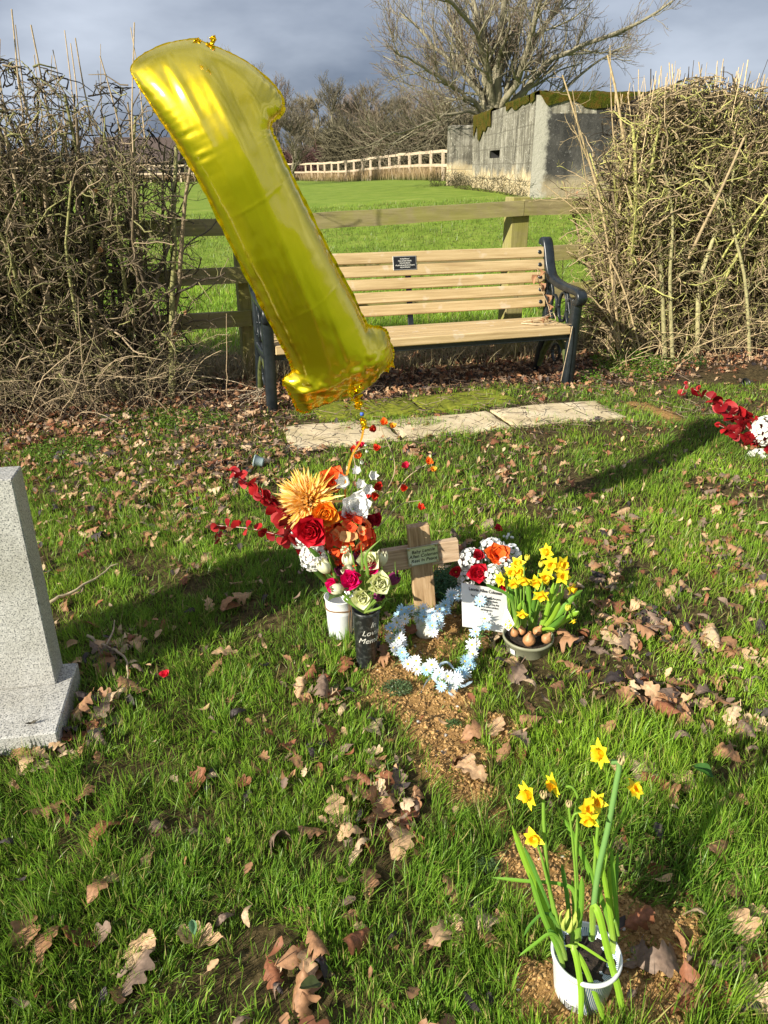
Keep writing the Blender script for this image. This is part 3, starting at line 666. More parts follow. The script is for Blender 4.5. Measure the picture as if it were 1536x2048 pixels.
def wall(nm, a, b_, h0, h1, mt, hole=None, zb=-.5, nx=24):
    """thick wall panel from a to b with an optional embrasure (u0,u1,z0,z1)"""
    a = np.array(a, float); b_ = np.array(b_, float); L = np.linalg.norm(b_ - a); u_ = (b_ - a) / L; n_ = np.array([u_[1], -u_[0]])
    xs = set(np.linspace(0, L, nx)); zs = set(np.linspace(0, 1, 9))
    if hole: xs |= {hole[0], hole[1]}; zs |= {hole[2], hole[3]}
    xs = np.array(sorted(xs)); zs = np.array(sorted(zs)); mb = MB(); V = []
    for x in xs:
        for z in zs:
            p = a + u_ * x; top = h0 + (h1 - h0) * x / L; w_ = (fbm(np.array([x * 2.]), np.array([z * 3.]), 8)[0] - .5) * .03
            V.append((p[0] + n_[0] * w_, p[1] + n_[1] * w_, zb + (top - zb) * z))
    nz_ = len(zs); Q = []
    for i in range(len(xs) - 1):
        for j in range(nz_ - 1):
            if hole and xs[i] >= hole[0] - 1e-6 and xs[i + 1] <= hole[1] + 1e-6 and zs[j] >= hole[2] - 1e-6 and zs[j + 1] <= hole[3] + 1e-6: continue
            Q.append((i * nz_ + j, (i + 1) * nz_ + j, (i + 1) * nz_ + j + 1, i * nz_ + j + 1))
    mb.add(V, Q); o = mb.build(nm, mt, pill, smooth=False)
    if hole:                            # splayed reveal going inward
        r = MB(); x0, x1, z0, z1 = hole; zz = lambda z, x: zb + (h0 + (h1 - h0) * x / L - zb) * z
        O = [(x0, z0), (x1, z0), (x1, z1), (x0, z1)]; V = []
        for dpt, sh in ((0.02, 0), (.45, .16)):
            for (x, z) in O:
                cx_ = (x0 + x1) / 2; xx = x + (cx_ - x) * sh; p = a + u_ * xx - n_ * dpt; V.append((p[0], p[1], zz(z, x)))
        r.add(V, [(0, 1, 5, 4), (1, 2, 6, 5), (2, 3, 7, 6), (3, 0, 4, 7), (4, 5, 6, 7)], None)
        r.build('embrasure', M_DARK, o)
    return o
M_DARK = m_plain('dark reveal', (.012, .012, .011), .95)
L0 = np.linalg.norm(W0)
hz = lambda px, py, D: at(px, py, D)[2] - zc
wall('side_wall', W0, (0, 0), H2, Hh, PB, (L0 - 5.0, L0 - 3.6, .55, .625), nx=40)
wall('front_wall', (0.0, 0), (4.3, .5), Hh, Hh + .02, PBD, (2.15, 2.75, .60, .73), nx=30)
wall('rear_corner_wall', (4.3, .5), (5.6, 3.2), Hh + .02, Hh, PB)
rb = MB(); rp = [(W0[0] - .0, W0[1], H2 - .02), (0, 0, Hh - .02), (4.3, .5, Hh), (5.6, 3.2, Hh), (4.4, 8.2, H2)]
rb.add([(x * 1.0, y, z) for x, y, z in rp] + [(x, y, z - .3) for x, y, z in rp], [(0, 1, 2, 3), (0, 1, 6, 5), (1, 2, 7, 6), (2, 3, 8, 7)], [(0, 3, 4)]); rb.build('roof', PB, pill, smooth=False, fixn=True)
# moss cushions along the roof edge
def moss_run(a, b_, ha, hb, drop, n=140, thick=.16):
    mb = MB(); a = np.array(a, float); b_ = np.array(b_, float); L = np.linalg.norm(b_ - a); u_ = (b_ - a) / L; nn = np.array([u_[1], -u_[0]])
    m = 12; xs = np.linspace(0, 1, n); V = []
    for x in xs:
        d = drop * (.25 + 1.3 * fbm(np.array([x * L * 1.6]), np.array([1.]), 88)[0] ** 1.4) * sstep(0, .05, np.array([x]))[0]; p = a + u_ * L * x; top = ha + (hb - ha) * x
        for q in range(m):
            s_ = q / (m - 1); lump = .05 * fbm(np.array([x * L * 6]), np.array([s_ * 9]), 5)[0]
            if s_ < .5: off = -thick * 3 * (1 - 2 * s_) + .02; z = top + .05 + lump * sstep(0, .3, np.array([s_]))[0]
            else: off = .035 + lump * .8 * (1 - (s_ - .5) * 2); z = top + .05 - (s_ - .5) * 2 * (d + .05)
            V.append((p[0] + nn[0] * off, p[1] + nn[1] * off, z))
    i = np.arange(n - 1)[:, None] * m; j = np.arange(m - 1)[None]; mb.add(V, np.stack([i + j, i + m + j, i + m + j + 1, i + j + 1], -1).reshape(-1, 4)); return mb.build('moss', MOSSM, pill)
moss_run(W0 * .05, W0 * .0, Hh, Hh, .12); moss_run(W0 * .38, W0 * .06, Hh + (H2 - Hh) * .38, Hh, .14); moss_run(W0, W0 * .62, H2, Hh + (H2 - Hh) * .62, .60); moss_run((.05, 0), (4.2, .49), Hh, Hh + .02, .22)
# low entrance blocks behind
e0 = at(899, 362, 27.5); b = MB(); eh = at(899, 250, 27.5)[2] - e0[2]
pe = thing('concrete_blast_wall', 'small square concrete blast wall left of the pillbox', 'wall', (e0[0], e0[1], e0[2]), .12)
b.box(0, .95, 0, .6, -.4, eh, bev=.03); b.build('wall_block', PB, pe, smooth=False, fixn=True)
b = MB(); b.box(.96, 2.2, .5, 1.0, -.4, eh + .02, bev=.03); b.build('wall_block', PB, pe, smooth=False, fixn=True)

# ================================================================== bare trees
BARK = m_attr('grey bark with algae', .9, 9, .35, .5, .02, spec=.2, stretch=(1, 1, .5))
def big_tree():
    D0 = 29.0; root = at(985, 232, D0); gr = np.array([root[0], root[1], G(root[0], root[1])])
    t = thing('bare_tree', 'large leafless multi-stemmed tree spreading behind the concrete pillbox', 'tree', tuple(gr))
    limbs = [([(985, 228), (975, 150), (962, 80), (945, 0), (930, -110)], .20, 1.0), ([(990, 228), (992, 165), (1003, 90), (1008, 0), (1012, -130)], .24, -.8), ([(998, 228), (1020, 180), (1052, 115), (1086, 55), (1120, 0), (1150, -80)], .18, 2.0),
             ([(1003, 230), (1040, 190), (1092, 130), (1165, 92), (1262, 48), (1345, 2)], .15, -1.5), ([(982, 225), (945, 165), (890, 112), (845, 65), (800, 25)], .12, 1.6), ([(978, 228), (930, 192), (885, 160), (835, 128), (790, 105)], .10, -2.4),
             ([(975, 232), (925, 222), (870, 240), (815, 262), (785, 268), (755, 285)], .07, -3), ([(1008, 230), (1060, 200), (1130, 176), (1195, 120), (1240, 100)], .10, 3), ([(985, 226), (962, 180), (930, 115), (905, 45), (885, -60)], .14, 3),
             ([(995, 228), (1030, 165), (1060, 90), (1078, 15), (1100, -90)], .15, -3), ([(988, 228), (998, 150), (1040, 60), (1048, -20), (1060, -110)], .13, 4), ([(980, 228), (948, 200), (900, 200), (860, 180), (815, 170)], .07, 2), ([(990, 226), (970, 120), (935, 40), (870, -20), (820, -60)], .12, -4)]
    P = []; R = []
    for pp, r, dd in limbs:
        m = len(pp); pts = [at(px, py, D0 + dd * q / (m - 1)) for q, (px, py) in enumerate(pp)]; P.append(spline(pts, 14)); R.append(r * np.linspace(1, .2, 14) ** .9 * .84)
    P = np.array(P) - gr; R = np.array(R); P[:, 1:-1] += rng.normal(0, .035, P[:, 1:-1].shape)
    colb = np.array([.25, .225, .15])
    tb = MB(); rr = root - gr
    V, Q, c_ = tubes(np.array([[0, 0, -.2], [0, 0, rr[2] * .5], [rr[0], rr[1], rr[2] + .15]]), np.array([.52, .40, .34]), 12, colb); tb.add(V, Q, None, c_); tb.build('trunk', BARK, t)
    V, Q, c_ = tubes(P, R, 8, colb); lb = MB(); lb.add(V, Q, None, c_); lb.build('limbs', BARK, t)
    P2, R2 = grow(P, R, 14, .10, .97, 1.95, 38, .09, .12, 9, .5, .3); P3, R3 = grow(P2, R2, 8, .12, 1., 1.15, 38, .07, .17, 7, .5, .4, bias=(0, 0, .12)); P4, R4 = grow(P3, R3, 5, .1, 1., .50, 36, .06, .18, 5, .65, .5, bias=(0, 0, .15))
    R3 = np.maximum(R3, .0065); R4 = np.maximum(R4, .0052)
    bb = MB()
    for p_, r_, s_, cm in ((P2, np.maximum(R2, .012), 5, colb), (P3, R3, 4, colb * .9), (P4, R4, 3, np.array([.20, .15, .11]))):
        V, Q, c_ = tubes(p_, r_, s_, cm[None] * (.7 + .6 * rng.random((len(p_), 1)))); bb.add(V, Q, None, c_)
    bb.build('branches', BARK, t)
big_tree()
def tree_proto(seed, h, spread, twig=(.22, .19, .13), n1=24, up=.1):
    global rng; keep = rng; rng = np.random.default_rng(seed)
    tr = np.array([[0, 0, 0], [.02, 0, .25], [-.02, .02, .5], [.03, 0, .75], [.0, .02, .97]]) * [h, h, h]; P = spline(tr, 12)[None] * [1, 1, .92]; R = (h * .020 * np.linspace(1, .2, 12))[None]
    tb = MB(); V, Q, c = tubes(P, R, 7, (.20, .18, .12)); tb.add(V, Q, None, c)
    P1, R1 = grow(P, R, n1, .12, .95, h * spread, 48, up, .10, 8, .6, .25, .6); P2, R2 = grow(P1, R1, 9, .15, 1, h * spread * .42, 36, up, .15, 6, .6, .4, bias=(0, 0, .3)); P3, R3 = grow(P2, R2, 9, .1, 1, h * spread * .2, 34, up, .15, 4, .7, .5, bias=(0, 0, .35))
    bb = MB()
    for p_, r_, s_ in ((P1, R1, 5), (P2, np.maximum(R2, .012), 3), (P3, np.maximum(R3, .009), 3)):
        V, Q, c = tubes(p_, r_, s_, np.array(twig)[None] * (.65 + .7 * rng.random((len(p_), 1)))); bb.add(V, Q, None, c)
    rng = keep; return tb, bb
protos = []
for sd_, spr, tw in ((11, .38, (.20, .165, .11)), (12, .30, (.24, .20, .125)), (13, .42, (.16, .14, .10)), (14, .34, (.22, .17, .13))):
    tb, bb = tree_proto(sd_, 8., spr, tw); protos.append((make_mesh('trunk', np.concatenate(tb.V), np.concatenate(tb.Q), None, np.concatenate(tb.C)), make_mesh('crown', np.concatenate(bb.V), np.concatenate(bb.Q), None, np.concatenate(bb.C))))
for a_, b_ in protos: a_.materials.append(BARK); b_.materials.append(BARK)
def far_tree(px, topy, D, pi, label, rz=0, sx_=1., group='bare trees beyond the paddock fence'):
    p = at(px, 360, D); x = p[0]; zg = G(x, D); h = at(px, topy, D)[2] - zg; s_ = h / 8.0
    t = thing('bare_tree', label, 'tree', (x, D, zg), rz, group); t.scale = (s_ * sx_ * 1.5, s_ * sx_ * 1.5, s_)
    for nm, me in zip(('trunk', 'crown'), protos[pi]):
        o = bpy.data.objects.new(nm, me); C.objects.link(o); o.parent = t
FT = [(600, 205, 82, 0, 1.1), (640, 190, 85, 1, 1.1), (672, 182, 80, 2, 1.0), (705, 190, 84, 3, 1.), (738, 178, 80, 0, 1.1), (770, 195, 82, 1, 1.), (800, 200, 78, 2, 1.), (830, 195, 76, 3, 1.), (862, 190, 74, 0, 1.), (895, 205, 72, 1, 1.), (930, 215, 74, 2, 1.), (960, 215, 76, 3, 1.), (618, 215, 95, 3, 1.2), (690, 205, 96, 1, 1.2), (752, 205, 95, 3, 1.2), (815, 210, 94, 0, 1.2), (875, 215, 92, 2, 1.2)]
where = ['rounded bare tree just right of the balloon stem above the paddock fence', 'second bare tree right of the balloon, above the far fence corner', 'broad dark bare tree left of the middle of the far tree line', 'slim bare tree in the middle of the far tree line', 'tallest bare tree of the far line, under the low pillbox tree branch', 'bare tree below the drooping branch tip of the large tree', 'dark bushy bare tree between the drooping branch and the pillbox', 'bare tree three places left of the pillbox blast wall', 'bare tree two places left of the pillbox blast wall', 'bare tree directly behind the left edge of the blast wall', 'bare tree rising behind the concrete blast wall', 'bare tree partly hidden by the left wall of the pillbox']
for q, (px, ty, D, pi, sx_) in enumerate(FT):
    far_tree(px, ty, D, pi, where[q] if q < len(where) else 'hazy bare tree in the second row of the far tree line', rng.uniform(0, 6), sx_, 'bare trees beyond the paddock fence' if q < len(where) else 'second row of bare trees beyond the paddock fence')
far_tree(455, 88, 44, 1, 'tall thin bare tree rising behind the balloon head', 1., .55, None); far_tree(520, 150, 42, 0, 'twiggy bare tree right behind the flag of the balloon', 2., .8, None); far_tree(560, 165, 40, 3, 'ivy tinged bare tree at the right shoulder of the balloon', .5, .6, None)
far_tree(590, 230, 40, 2, 'low bushy bare tree beside the upper balloon stem', 3.1, 1.1, None)
# clipped brown field hedges and scrub in front of the far trees
def scrub(nm, x0, x1, y0, y1, h, wdt, n, col, lab, cat='hedge'):
    x = rng.uniform(0, 1, n); gx = x0 + (x1 - x0) * x; gy = y0 + (y1 - y0) * x + rng.uniform(-wdt, wdt, n); zg = gz(gx, gy)
    N = 5; P = np.zeros((n, N, 3)); P[:, 0] = np.stack([gx, gy, zg + h * rng.random(n) * .75 * (rng.random(n) < .8)], -1)
    d = nrm(rng.normal(size=(n, 3)) * [.7, .7, .4] + [0, 0, .8]); L = h * rng.uniform(.25, .5, n) * (.6 + .8 * fbm(gx * .8, gy * .8, 4))
    for q in range(1, N): d = nrm(d + rng.normal(0, .25, (n, 3))); P[:, q] = P[:, q - 1] + d * (L / (N - 1))[:, None]
    R = np.linspace(1, .4, N)[None] * rng.uniform(.010, .024, (n, 1)) * (h / 1.6)
    V, Q, c = tubes(P, R, 3, np.array(col)[None] * (.5 + rng.random((n, 1)))); b = MB(); b.add(V, Q, None, c)
    return tag(b.build(nm, BARK), lab, cat)
scrub('field_hedge', -9, -2.5, 66, 64, 2.3, .8, 5000, (.15, .085, .075), 'clipped purplish brown field hedge beyond the paddock fence corner')
scrub('field_hedge', -60, -9.5, 72, 68, 2.6, 1., 7000, (.12, .09, .07), 'dark field hedge beyond the far fence behind the left hedge')
scrub('bramble_scrub', -4, 9, 62, 44, 3.6, 2.5, 16000, (.13, .115, .07), 'tangled olive brown scrub between the paddock fence and the far trees', 'scrub')
scrub('bramble_scrub', 9, 40, 60, 60, 4.5, 2.5, 9000, (.13, .115, .07), 'tangled scrub in the distance behind the right hedge', 'scrub')
scrub('ivy_scrub', 2.05, 2.95, 24.5, 16.9, .42, .25, 900, (.06, .055, .025), 'dark dead weeds along the foot of the pillbox side wall', 'scrub')
scrub('ivy_scrub', 1.5, 2.6, 27.2, 27.0, .5, .2, 400, (.06, .055, .025), 'dark dead weeds at the foot of the blast wall', 'scrub')
# distant dark barn roof, seen through the left hedge
bx = at(285, 345, 64); bz = G(bx[0], 64); barn = thing('barn', 'low dark barn with a wide brown roof seen through the left hedge', 'barn', (bx[0], 64, bz), .1)
b = MB(); b.box(-2.9, 2.9, -2, 2, -.3, 1.5, col=(.10, .08, .07)); b.build('wall', m_attr('dark timber boarding', .9, 8, .3), barn, smooth=False, fixn=True)
b = MB(); b.add([(-3.2, -2.4, 1.35), (3.2, -2.4, 1.35), (3.2, 0, 3.1), (-3.2, 0, 3.1), (-3.2, 2.4, 1.35), (3.2, 2.4, 1.35)], [(0, 1, 2, 3), (3, 2, 5, 4), (0, 4, 5, 1)], [(0, 3, 4), (1, 5, 2)], (.09, .065, .055)); b.build('roof', m_attr('brown roof tiles', .85, 12, .3), barn, smooth=False, fixn=True)
# blue hills on the skyline
hb = MB(); xs = np.linspace(-420, 420, 90); hh = 6 + 12 * fbm(xs * .012, xs * 0, 71)
V = [(x, 600, -2) for x in xs] + [(x, 640, z) for x, z in zip(xs, hh)] + [(x, 700, -2) for x in xs]; n = len(xs); i = np.arange(n - 1)
hb.add(V, np.concatenate([np.stack([i, i + 1, i + 1 + n, i + n], -1), np.stack([i + n, i + n + 1, i + 2 * n + 1, i + 2 * n], -1)]), None, (.05, .07, .06)); tag(hb.build('hills', m_attr('wooded hills', .95, .05, .3)), 'low wooded hills on the skyline', kind='structure')

# ================================================================== hedges
TWIG = m_attr('twig bark', .8, 60, .3, .3, .002, spec=.3)
def hedge(nm, label, x0, x1, yc, top, thick, nst, dark, tan, lich, dens, nshoot, shoot_h, thin_fn=None, seed=1, nb=9, ntw=7, lowth=500, nfill=5000):
    global rng; keep = rng; rng = np.random.default_rng(seed)
    t = thing(nm, label, 'hedge', ((x0 + x1) / 2, yc((x0 + x1) / 2), 0)); org = np.array(t.location)
    def colmix(n, a, b_, c, pl=.2):
        g = rng.random((n, 1)); r = rng.random((n, 1)); return np.where(r < pl, np.array(c) * (.7 + .5 * g), np.array(a) * (1 - g) + np.array(b_) * g)
    # upright stems
    sx = x0 + (x1 - x0) * rng.random(nst)
    if thin_fn is not None: sx = sx[rng.random(nst) < thin_fn(sx)]
    nst = len(sx); sy = yc(sx) + rng.normal(0, thick * .28, nst); N = 9; hgt = top(sx) * rng.uniform(.72, 1.0, nst)
    P = np.zeros((nst, N, 3)); P[:, 0] = np.stack([sx, sy, gz(sx, sy) - .03], -1); d = np.stack([rng.normal(0, .12, nst), rng.normal(0, .12, nst), np.ones(nst)], -1)
    for q in range(1, N): d = nrm(d + rng.normal(0, .10, (nst, 3)) + [0, 0, .08]); P[:, q] = P[:, q - 1] + d * (hgt / (N - 1))[:, None]
    R = rng.uniform(.010, .024, (nst, 1)) * np.linspace(1, .45, N)[None]
    V, Q, c = tubes(P, R, 6, colmix(nst, dark, tan, lich, .35)); b = MB(); b.add(V, Q, None, c); b.build('stems', TWIG, t, loc=None).location = -org
    P1, R1 = grow(P, R, nb, .12, 1., .42 * dens, 62, .02, .28, 8, .5, .45, .25); 
    def clip(PP):
        tz = top(PP[..., 0]) ; PP[..., 2] = np.where(PP[..., 2] > tz, tz + (PP[..., 2] - tz) * .25, PP[..., 2]); PP[..., 2] = np.maximum(PP[..., 2], .01)
        yy = PP[..., 1] - yc(PP[..., 0]); PP[..., 1] = yc(PP[..., 0]) + np.sign(yy) * np.where(np.abs(yy) > thick, thick + (np.abs(yy) - thick) * .35, np.abs(yy)); return PP
    P1 = clip(P1); R1 = np.clip(R1, .0035, .011)
    P2, R2 = grow(P1, R1, ntw, .1, 1., .17 * dens, 52, .0, .42, 6, .55, .5); P2 = clip(P2); R2 = np.clip(R2, .0020, .0042)
    V, Q, c = tubes(P1, R1, 5, colmix(len(P1), dark, tan, lich, .3)); b = MB(); b.add(V, Q, None, c)
    b.build('branches', TWIG, t).location = -org
    V, Q, c = tubes(P2, R2, 3, colmix(len(P2), dark, tan, lich, .25)); b = MB(); b.add(V, Q, None, c)
    # short spurs
    sel = rng.random(len(P2)) < .5; P3, R3 = grow(P2[sel], R2[sel], 2, .2, 1., .06 * dens, 60, 0, .3, 3, .8, .6); R3 = np.clip(R3, .0012, .0022)
    V, Q, c = tubes(P3, R3, 3, colmix(len(P3), tan, lich, lich, .3)); b.add(V, Q, None, c); b.build('twigs', TWIG, t).location = -org
    # outer tangle that gives the clipped box its outline
    n = nfill; ux = x0 + (x1 - x0) * rng.random(n); ux[:n // 9] = (x0 if x0 > 0 else x1 - .5) + .5 * rng.random(n // 9)
    if thin_fn is not None: ux = ux[rng.random(n) < thin_fn(ux) ** 1.6]; n = len(ux)
    uy = yc(ux) + thick * rng.uniform(-1, 1, n); uz = .12 + (top(ux) - .10) * rng.random(n) ** .78; N = 6; P = np.zeros((n, N, 3)); P[:, 0] = np.stack([ux, uy, uz], -1)
    d = nrm(rng.normal(size=(n, 3)) * [1, 1, .9] + [0, 0, .25]); L = rng.uniform(.08, .30, n)
    for q in range(1, N): P[:, q] = P[:, q - 1] + d * (L / (N - 1))[:, None]; d = nrm(d + rng.normal(0, .38, (n, 3)))
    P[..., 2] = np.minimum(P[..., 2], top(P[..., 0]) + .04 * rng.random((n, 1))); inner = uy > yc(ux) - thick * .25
    R = rng.uniform(.0024, .0062, (n, 1)) * np.linspace(1, .45, N)[None]; cc = colmix(n, dark, tan, lich, .28); cc[inner] = np.array(dark) * rng.uniform(.35, .9, (inner.sum(), 1))  # inner twigs coloured darker, painting in the shade of the gaps
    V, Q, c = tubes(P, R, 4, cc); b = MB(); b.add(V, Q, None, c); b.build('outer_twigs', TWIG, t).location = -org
    # pale cut shoots standing above the clipped top
    n = nshoot; ux = x0 + (x1 - x0) * rng.random(n); uy = yc(ux) + rng.normal(0, thick * .45, n); uz = top(ux) - rng.uniform(.15, .5, n); L = shoot_h * rng.uniform(.3, 1.0, n) ** 1.2 + top(ux) - uz
    d = nrm(np.stack([rng.normal(0, .13, n), rng.normal(0, .1, n), np.ones(n)], -1)); N = 5; P = np.zeros((n, N, 3)); P[:, 0] = np.stack([ux, uy, uz], -1)
    for q in range(1, N): P[:, q] = P[:, q - 1] + d * (L / (N - 1))[:, None]; d = nrm(d + rng.normal(0, .035, (n, 3)))
    R = rng.uniform(.002, .0058, (n, 1)) * np.linspace(1, .75, N)[None]
    V, Q, c = tubes(P, R, 5, colmix(n, np.array(tan), np.array(tan) * 1.35, dark, .2)); b = MB(); b.add(V, Q, None, c); b.build('cut_shoots', TWIG, t).location = -org
    # low thicket of arching suckers
    n = lowth; ux = x0 + (x1 - x0) * rng.random(n); uy = yc(ux) - thick * rng.uniform(-.3, 1.25, n); N = 8; P = np.zeros((n, N, 3)); P[:, 0] = np.stack([ux, uy, gz(ux, uy)], -1)
    L = rng.uniform(.2, .85, n); d = nrm(np.stack([rng.normal(0, .5, n), rng.normal(-.1, .35, n), np.ones(n)], -1)); bend = rng.normal(0, .22, (n, 3)) * [1, .7, .5] - [0, 0, .08]
    for q in range(1, N): P[:, q] = P[:, q - 1] + d * (L / (N - 1))[:, None]; d = nrm(d + bend + rng.normal(0, .12, (n, 3)))
    P[..., 2] = np.maximum(P[..., 2], .01); R = rng.uniform(.0013, .004, (n, 1)) * np.linspace(1, .45, N)[None]
    V, Q, c = tubes(P, R, 4, colmix(n, tan, np.array(tan) * 1.3, dark, .3)); b = MB(); b.add(V, Q, None, c)
    P4, R4 = grow(P, R, 4, .2, 1, .16, 50, 0, .3, 5, .6, .5); V, Q, c = tubes(P4, np.clip(R4, .001, .002), 3, colmix(len(P4), tan, lich, dark, .3)); b.add(V, Q, None, c); b.build('suckers', TWIG, t).location = -org
    # a few dead leaves hung up in it
    V0, Q0, s0 = leaf_mesh('oak', 3, 9, 3); b = MB()
    for q in range(130):
        i = rng.integers(len(P2)); p = P2[i, -1]; M = np.array(Matrix.Translation(p) @ Matrix.Rotation(rng.uniform(0, 6.28), 4, 'Z') @ Matrix.Rotation(rng.uniform(0, 3), 4, 'X') @ Matrix.Scale(rng.uniform(.03, .05), 4))
        b.add(V0 @ M[:3, :3].T + M[:3, 3], Q0, None, np.array(LCOL['warm brown'])[None] * s0[:, None])
    b.build('dead_leaves', LMAT, t).location = -org
    rng = keep; return t
YL = lambda x: 5.50 + .34 * np.asarray(x); YR = lambda x: 5.60 + .34 * np.asarray(x)
hedge('hawthorn_hedge', 'gappy dark leafless hawthorn hedge left of the bench, sky showing through it', -3.9, -1.32, YL, lambda x: 1.90 + .05 * np.sin(x * 5) - .02 * (x + 3), .42, 190, (.050, .038, .025), (.34, .26, .16), (.24, .23, .09), 1.0, 70, .30, lambda x: .45 + .55 * sstep(-1.5, -2.3, x), 3, nb=12, ntw=6, lowth=650, nfill=3200)
hedge('hawthorn_hedge', 'dense lichen covered clipped hawthorn hedge right of the bench', 1.74, 4.4, YR, lambda x: 1.92 + .05 * np.sin(x * 6) - .10 * sstep(1.95, 1.7, x), .40, 190, (.055, .040, .024), (.50, .38, .215), (.42, .41, .13), 1.0, 200, .20, None, 5, nb=17, ntw=7, lowth=600, nfill=10500)
# whippy saplings on the open edge of each hedge
def whips(specs, label, col, org_label):
    t = thing('hedge_sapling', label, 'sapling', tuple(at(specs[0][0][0][0], specs[0][0][0][1], specs[0][1]))); org = np.array(t.location); P = []; R = []
    for pts, D, r in specs: P.append(spline([at(px, py, D) for px, py in pts], 12)); R.append(r * np.linspace(1, .4, 12))
    P = np.array(P); R = np.array(R); V, Q, c = tubes(P, R, 6, np.array(col)[None] * rng.uniform(.7, 1.2, (len(P), 1))); b = MB(); b.add(V, Q, None, c); b.build('stems', TWIG, t).location = -org
    P1, R1 = grow(P, R, 9, .15, 1, .26, 50, .04, .22, 7, .5, .5); P2, R2 = grow(P1, np.clip(R1, .0015, .004), 4, .2, 1, .10, 45, 0, .25, 4, .6, .5)
    b = MB()
    for p_, r_ in ((P1, np.clip(R1, .0015, .004)), (P2, np.clip(R2, .001, .002))): V, Q, c = tubes(p_, r_, 3, np.array(col)[None] * rng.uniform(.6, 1.3, (len(p_), 1))); b.add(V, Q, None, c)
    b.build('twigs', TWIG, t).location = -org
whips([([(318, 745), (300, 640), (290, 480), (285, 360)], 5.05, .010), ([(348, 735), (332, 560), (325, 400), (330, 290)], 5.1, .013), ([(345, 735), (340, 600), (350, 450), (385, 370)], 5.15, .008)], 'pair of slender bare saplings at the open right end of the left hedge', (.13, .11, .06), None)
whips([([(1300, 720), (1290, 560), (1262, 380), (1235, 200), (1215, 110)], 6.0, .016), ([(1240, 700), (1225, 560), (1200, 400), (1150, 230), (1125, 150)], 5.9, .012), ([(1235, 700), (1215, 600), (1190, 470), (1145, 180)], 5.85, .007),
       ([(1265, 700), (1250, 500), (1180, 330), (1145, 250)], 5.95, .009), ([(1280, 700), (1240, 560), (1170, 440), (1090, 370)], 5.8, .007), ([(1245, 690), (1190, 600), (1130, 570), (1125, 520)], 5.75, .005), ([(1250, 700), (1245, 450), (1225, 250), (1220, 90)], 6.1, .008)], 'tan whippy stems leaning out from the left end of the right hedge', (.42, .32, .17), None)
whips([([(1395, 705), (1400, 560), (1440, 420), (1380, 330), (1345, 260)], 6.05, .020), ([(1345, 715), (1340, 560), (1345, 430), (1320, 300)], 5.9, .017), ([(1330, 715), (1322, 540), (1310, 420), (1300, 300)], 5.92, .019), ([(1500, 720), (1490, 560), (1460, 420), (1475, 300)], 6.1, .016)], 'thick yellow green lichened stems in the middle of the right hedge', (.34, .31, .15), None)

# ================================================================== loose brushwood, sticks, weeds
def stick(pts, r, label, col=(.36, .29, .19), nm='stick', cat='stick', sub=None):
    P = spline(np.array(pts), 14); P[1:-1] += rng.normal(0, .003, P[1:-1].shape); b = MB(); V, Q, c = tubes(P, r * np.linspace(1, .45, 14), 6, col); b.add(V, Q, None, c)
    if sub: 
        for s_ in sub: V, Q, c = tubes(spline(np.array(s_), 10), r * .7 * np.linspace(1, .4, 10), 5, col); b.add(V, Q, None, c)
    return tag(b.build(nm, TWIG), label, cat)
gp = lambda px, py, z=.02: tuple(on_ground(px, py, z))
stick([gp(100, 1205, .03), gp(160, 1175, .035), (gp(235, 1128, .04))], .007, 'straight pale stick lying in grass above the headstone base', (.50, .40, .25))
stick([gp(175, 1272, .03), gp(215, 1292, .04), gp(250, 1315, .04), gp(255, 1360, .03)], .006, 'forked grey twig on the grass right of the headstone', (.40, .31, .21), sub=[[gp(213, 1290, .04), gp(226, 1262, .05), gp(229, 1240, .05)]])
stick([gp(395, 762, .05), gp(370, 780, .05), gp(345, 805, .03)], .007, 'short thick pale stick under the left hedge', (.50, .40, .27))
stick([gp(308, 770, .03), gp(380, 752, .12), gp(450, 760, .12), gp(523, 778, .05)], .004, 'long pale arched stem lying by the left leg of the bench', (.55, .44, .29))
stick([gp(390, 779, .03), gp(460, 780, .05), gp(520, 782, .04)], .003, 'straight thin straw stem beneath the arched stem by the bench', (.55, .44, .29))
stick([gp(453, 806, .0), at(454, 720, 4.75), at(453, 627, 4.75)], .0035, 'lone upright dry stalk standing left of the bench', (.45, .33, .2), 'dry_stalk', 'stalk')
for q in range(9):
    a = rng.uniform(-.5, .9); stick([gp(500 + rng.uniform(-40, 20), 800 + rng.uniform(-6, 12), .03), gp(530 + rng.uniform(-10, 8), 785 + rng.uniform(-12, 8), .07)], .0028, 'bleached straw stem in the small heap by the left bench leg', (.6, .5, .34)).__setitem__('group', 'bleached straw stems by the left bench leg')
# dead grass under the bench and along the fence
n = 4200; gx = rng.uniform(-1.6, 2.4, n); gy = FD(gx) + rng.uniform(-.28, .42, n); g = rng.random(n)[:, None]
V, Q, T, cl, _ = blades(gx, gy, rng.uniform(.08, .34, n), rng.uniform(.003, .006, n), rng.uniform(0, 6.28, n), np.abs(rng.normal(.8, .5, n)), 3, np.array([.24, .19, .10]) * (1 - g) + np.array([.52, .43, .25]) * g)
b = MB(); b.add(V, Q, T, cl); tag(b.build('dry_grass', GM), 'wispy dead grass tangled along the foot of the near timber fence', kind='stuff')
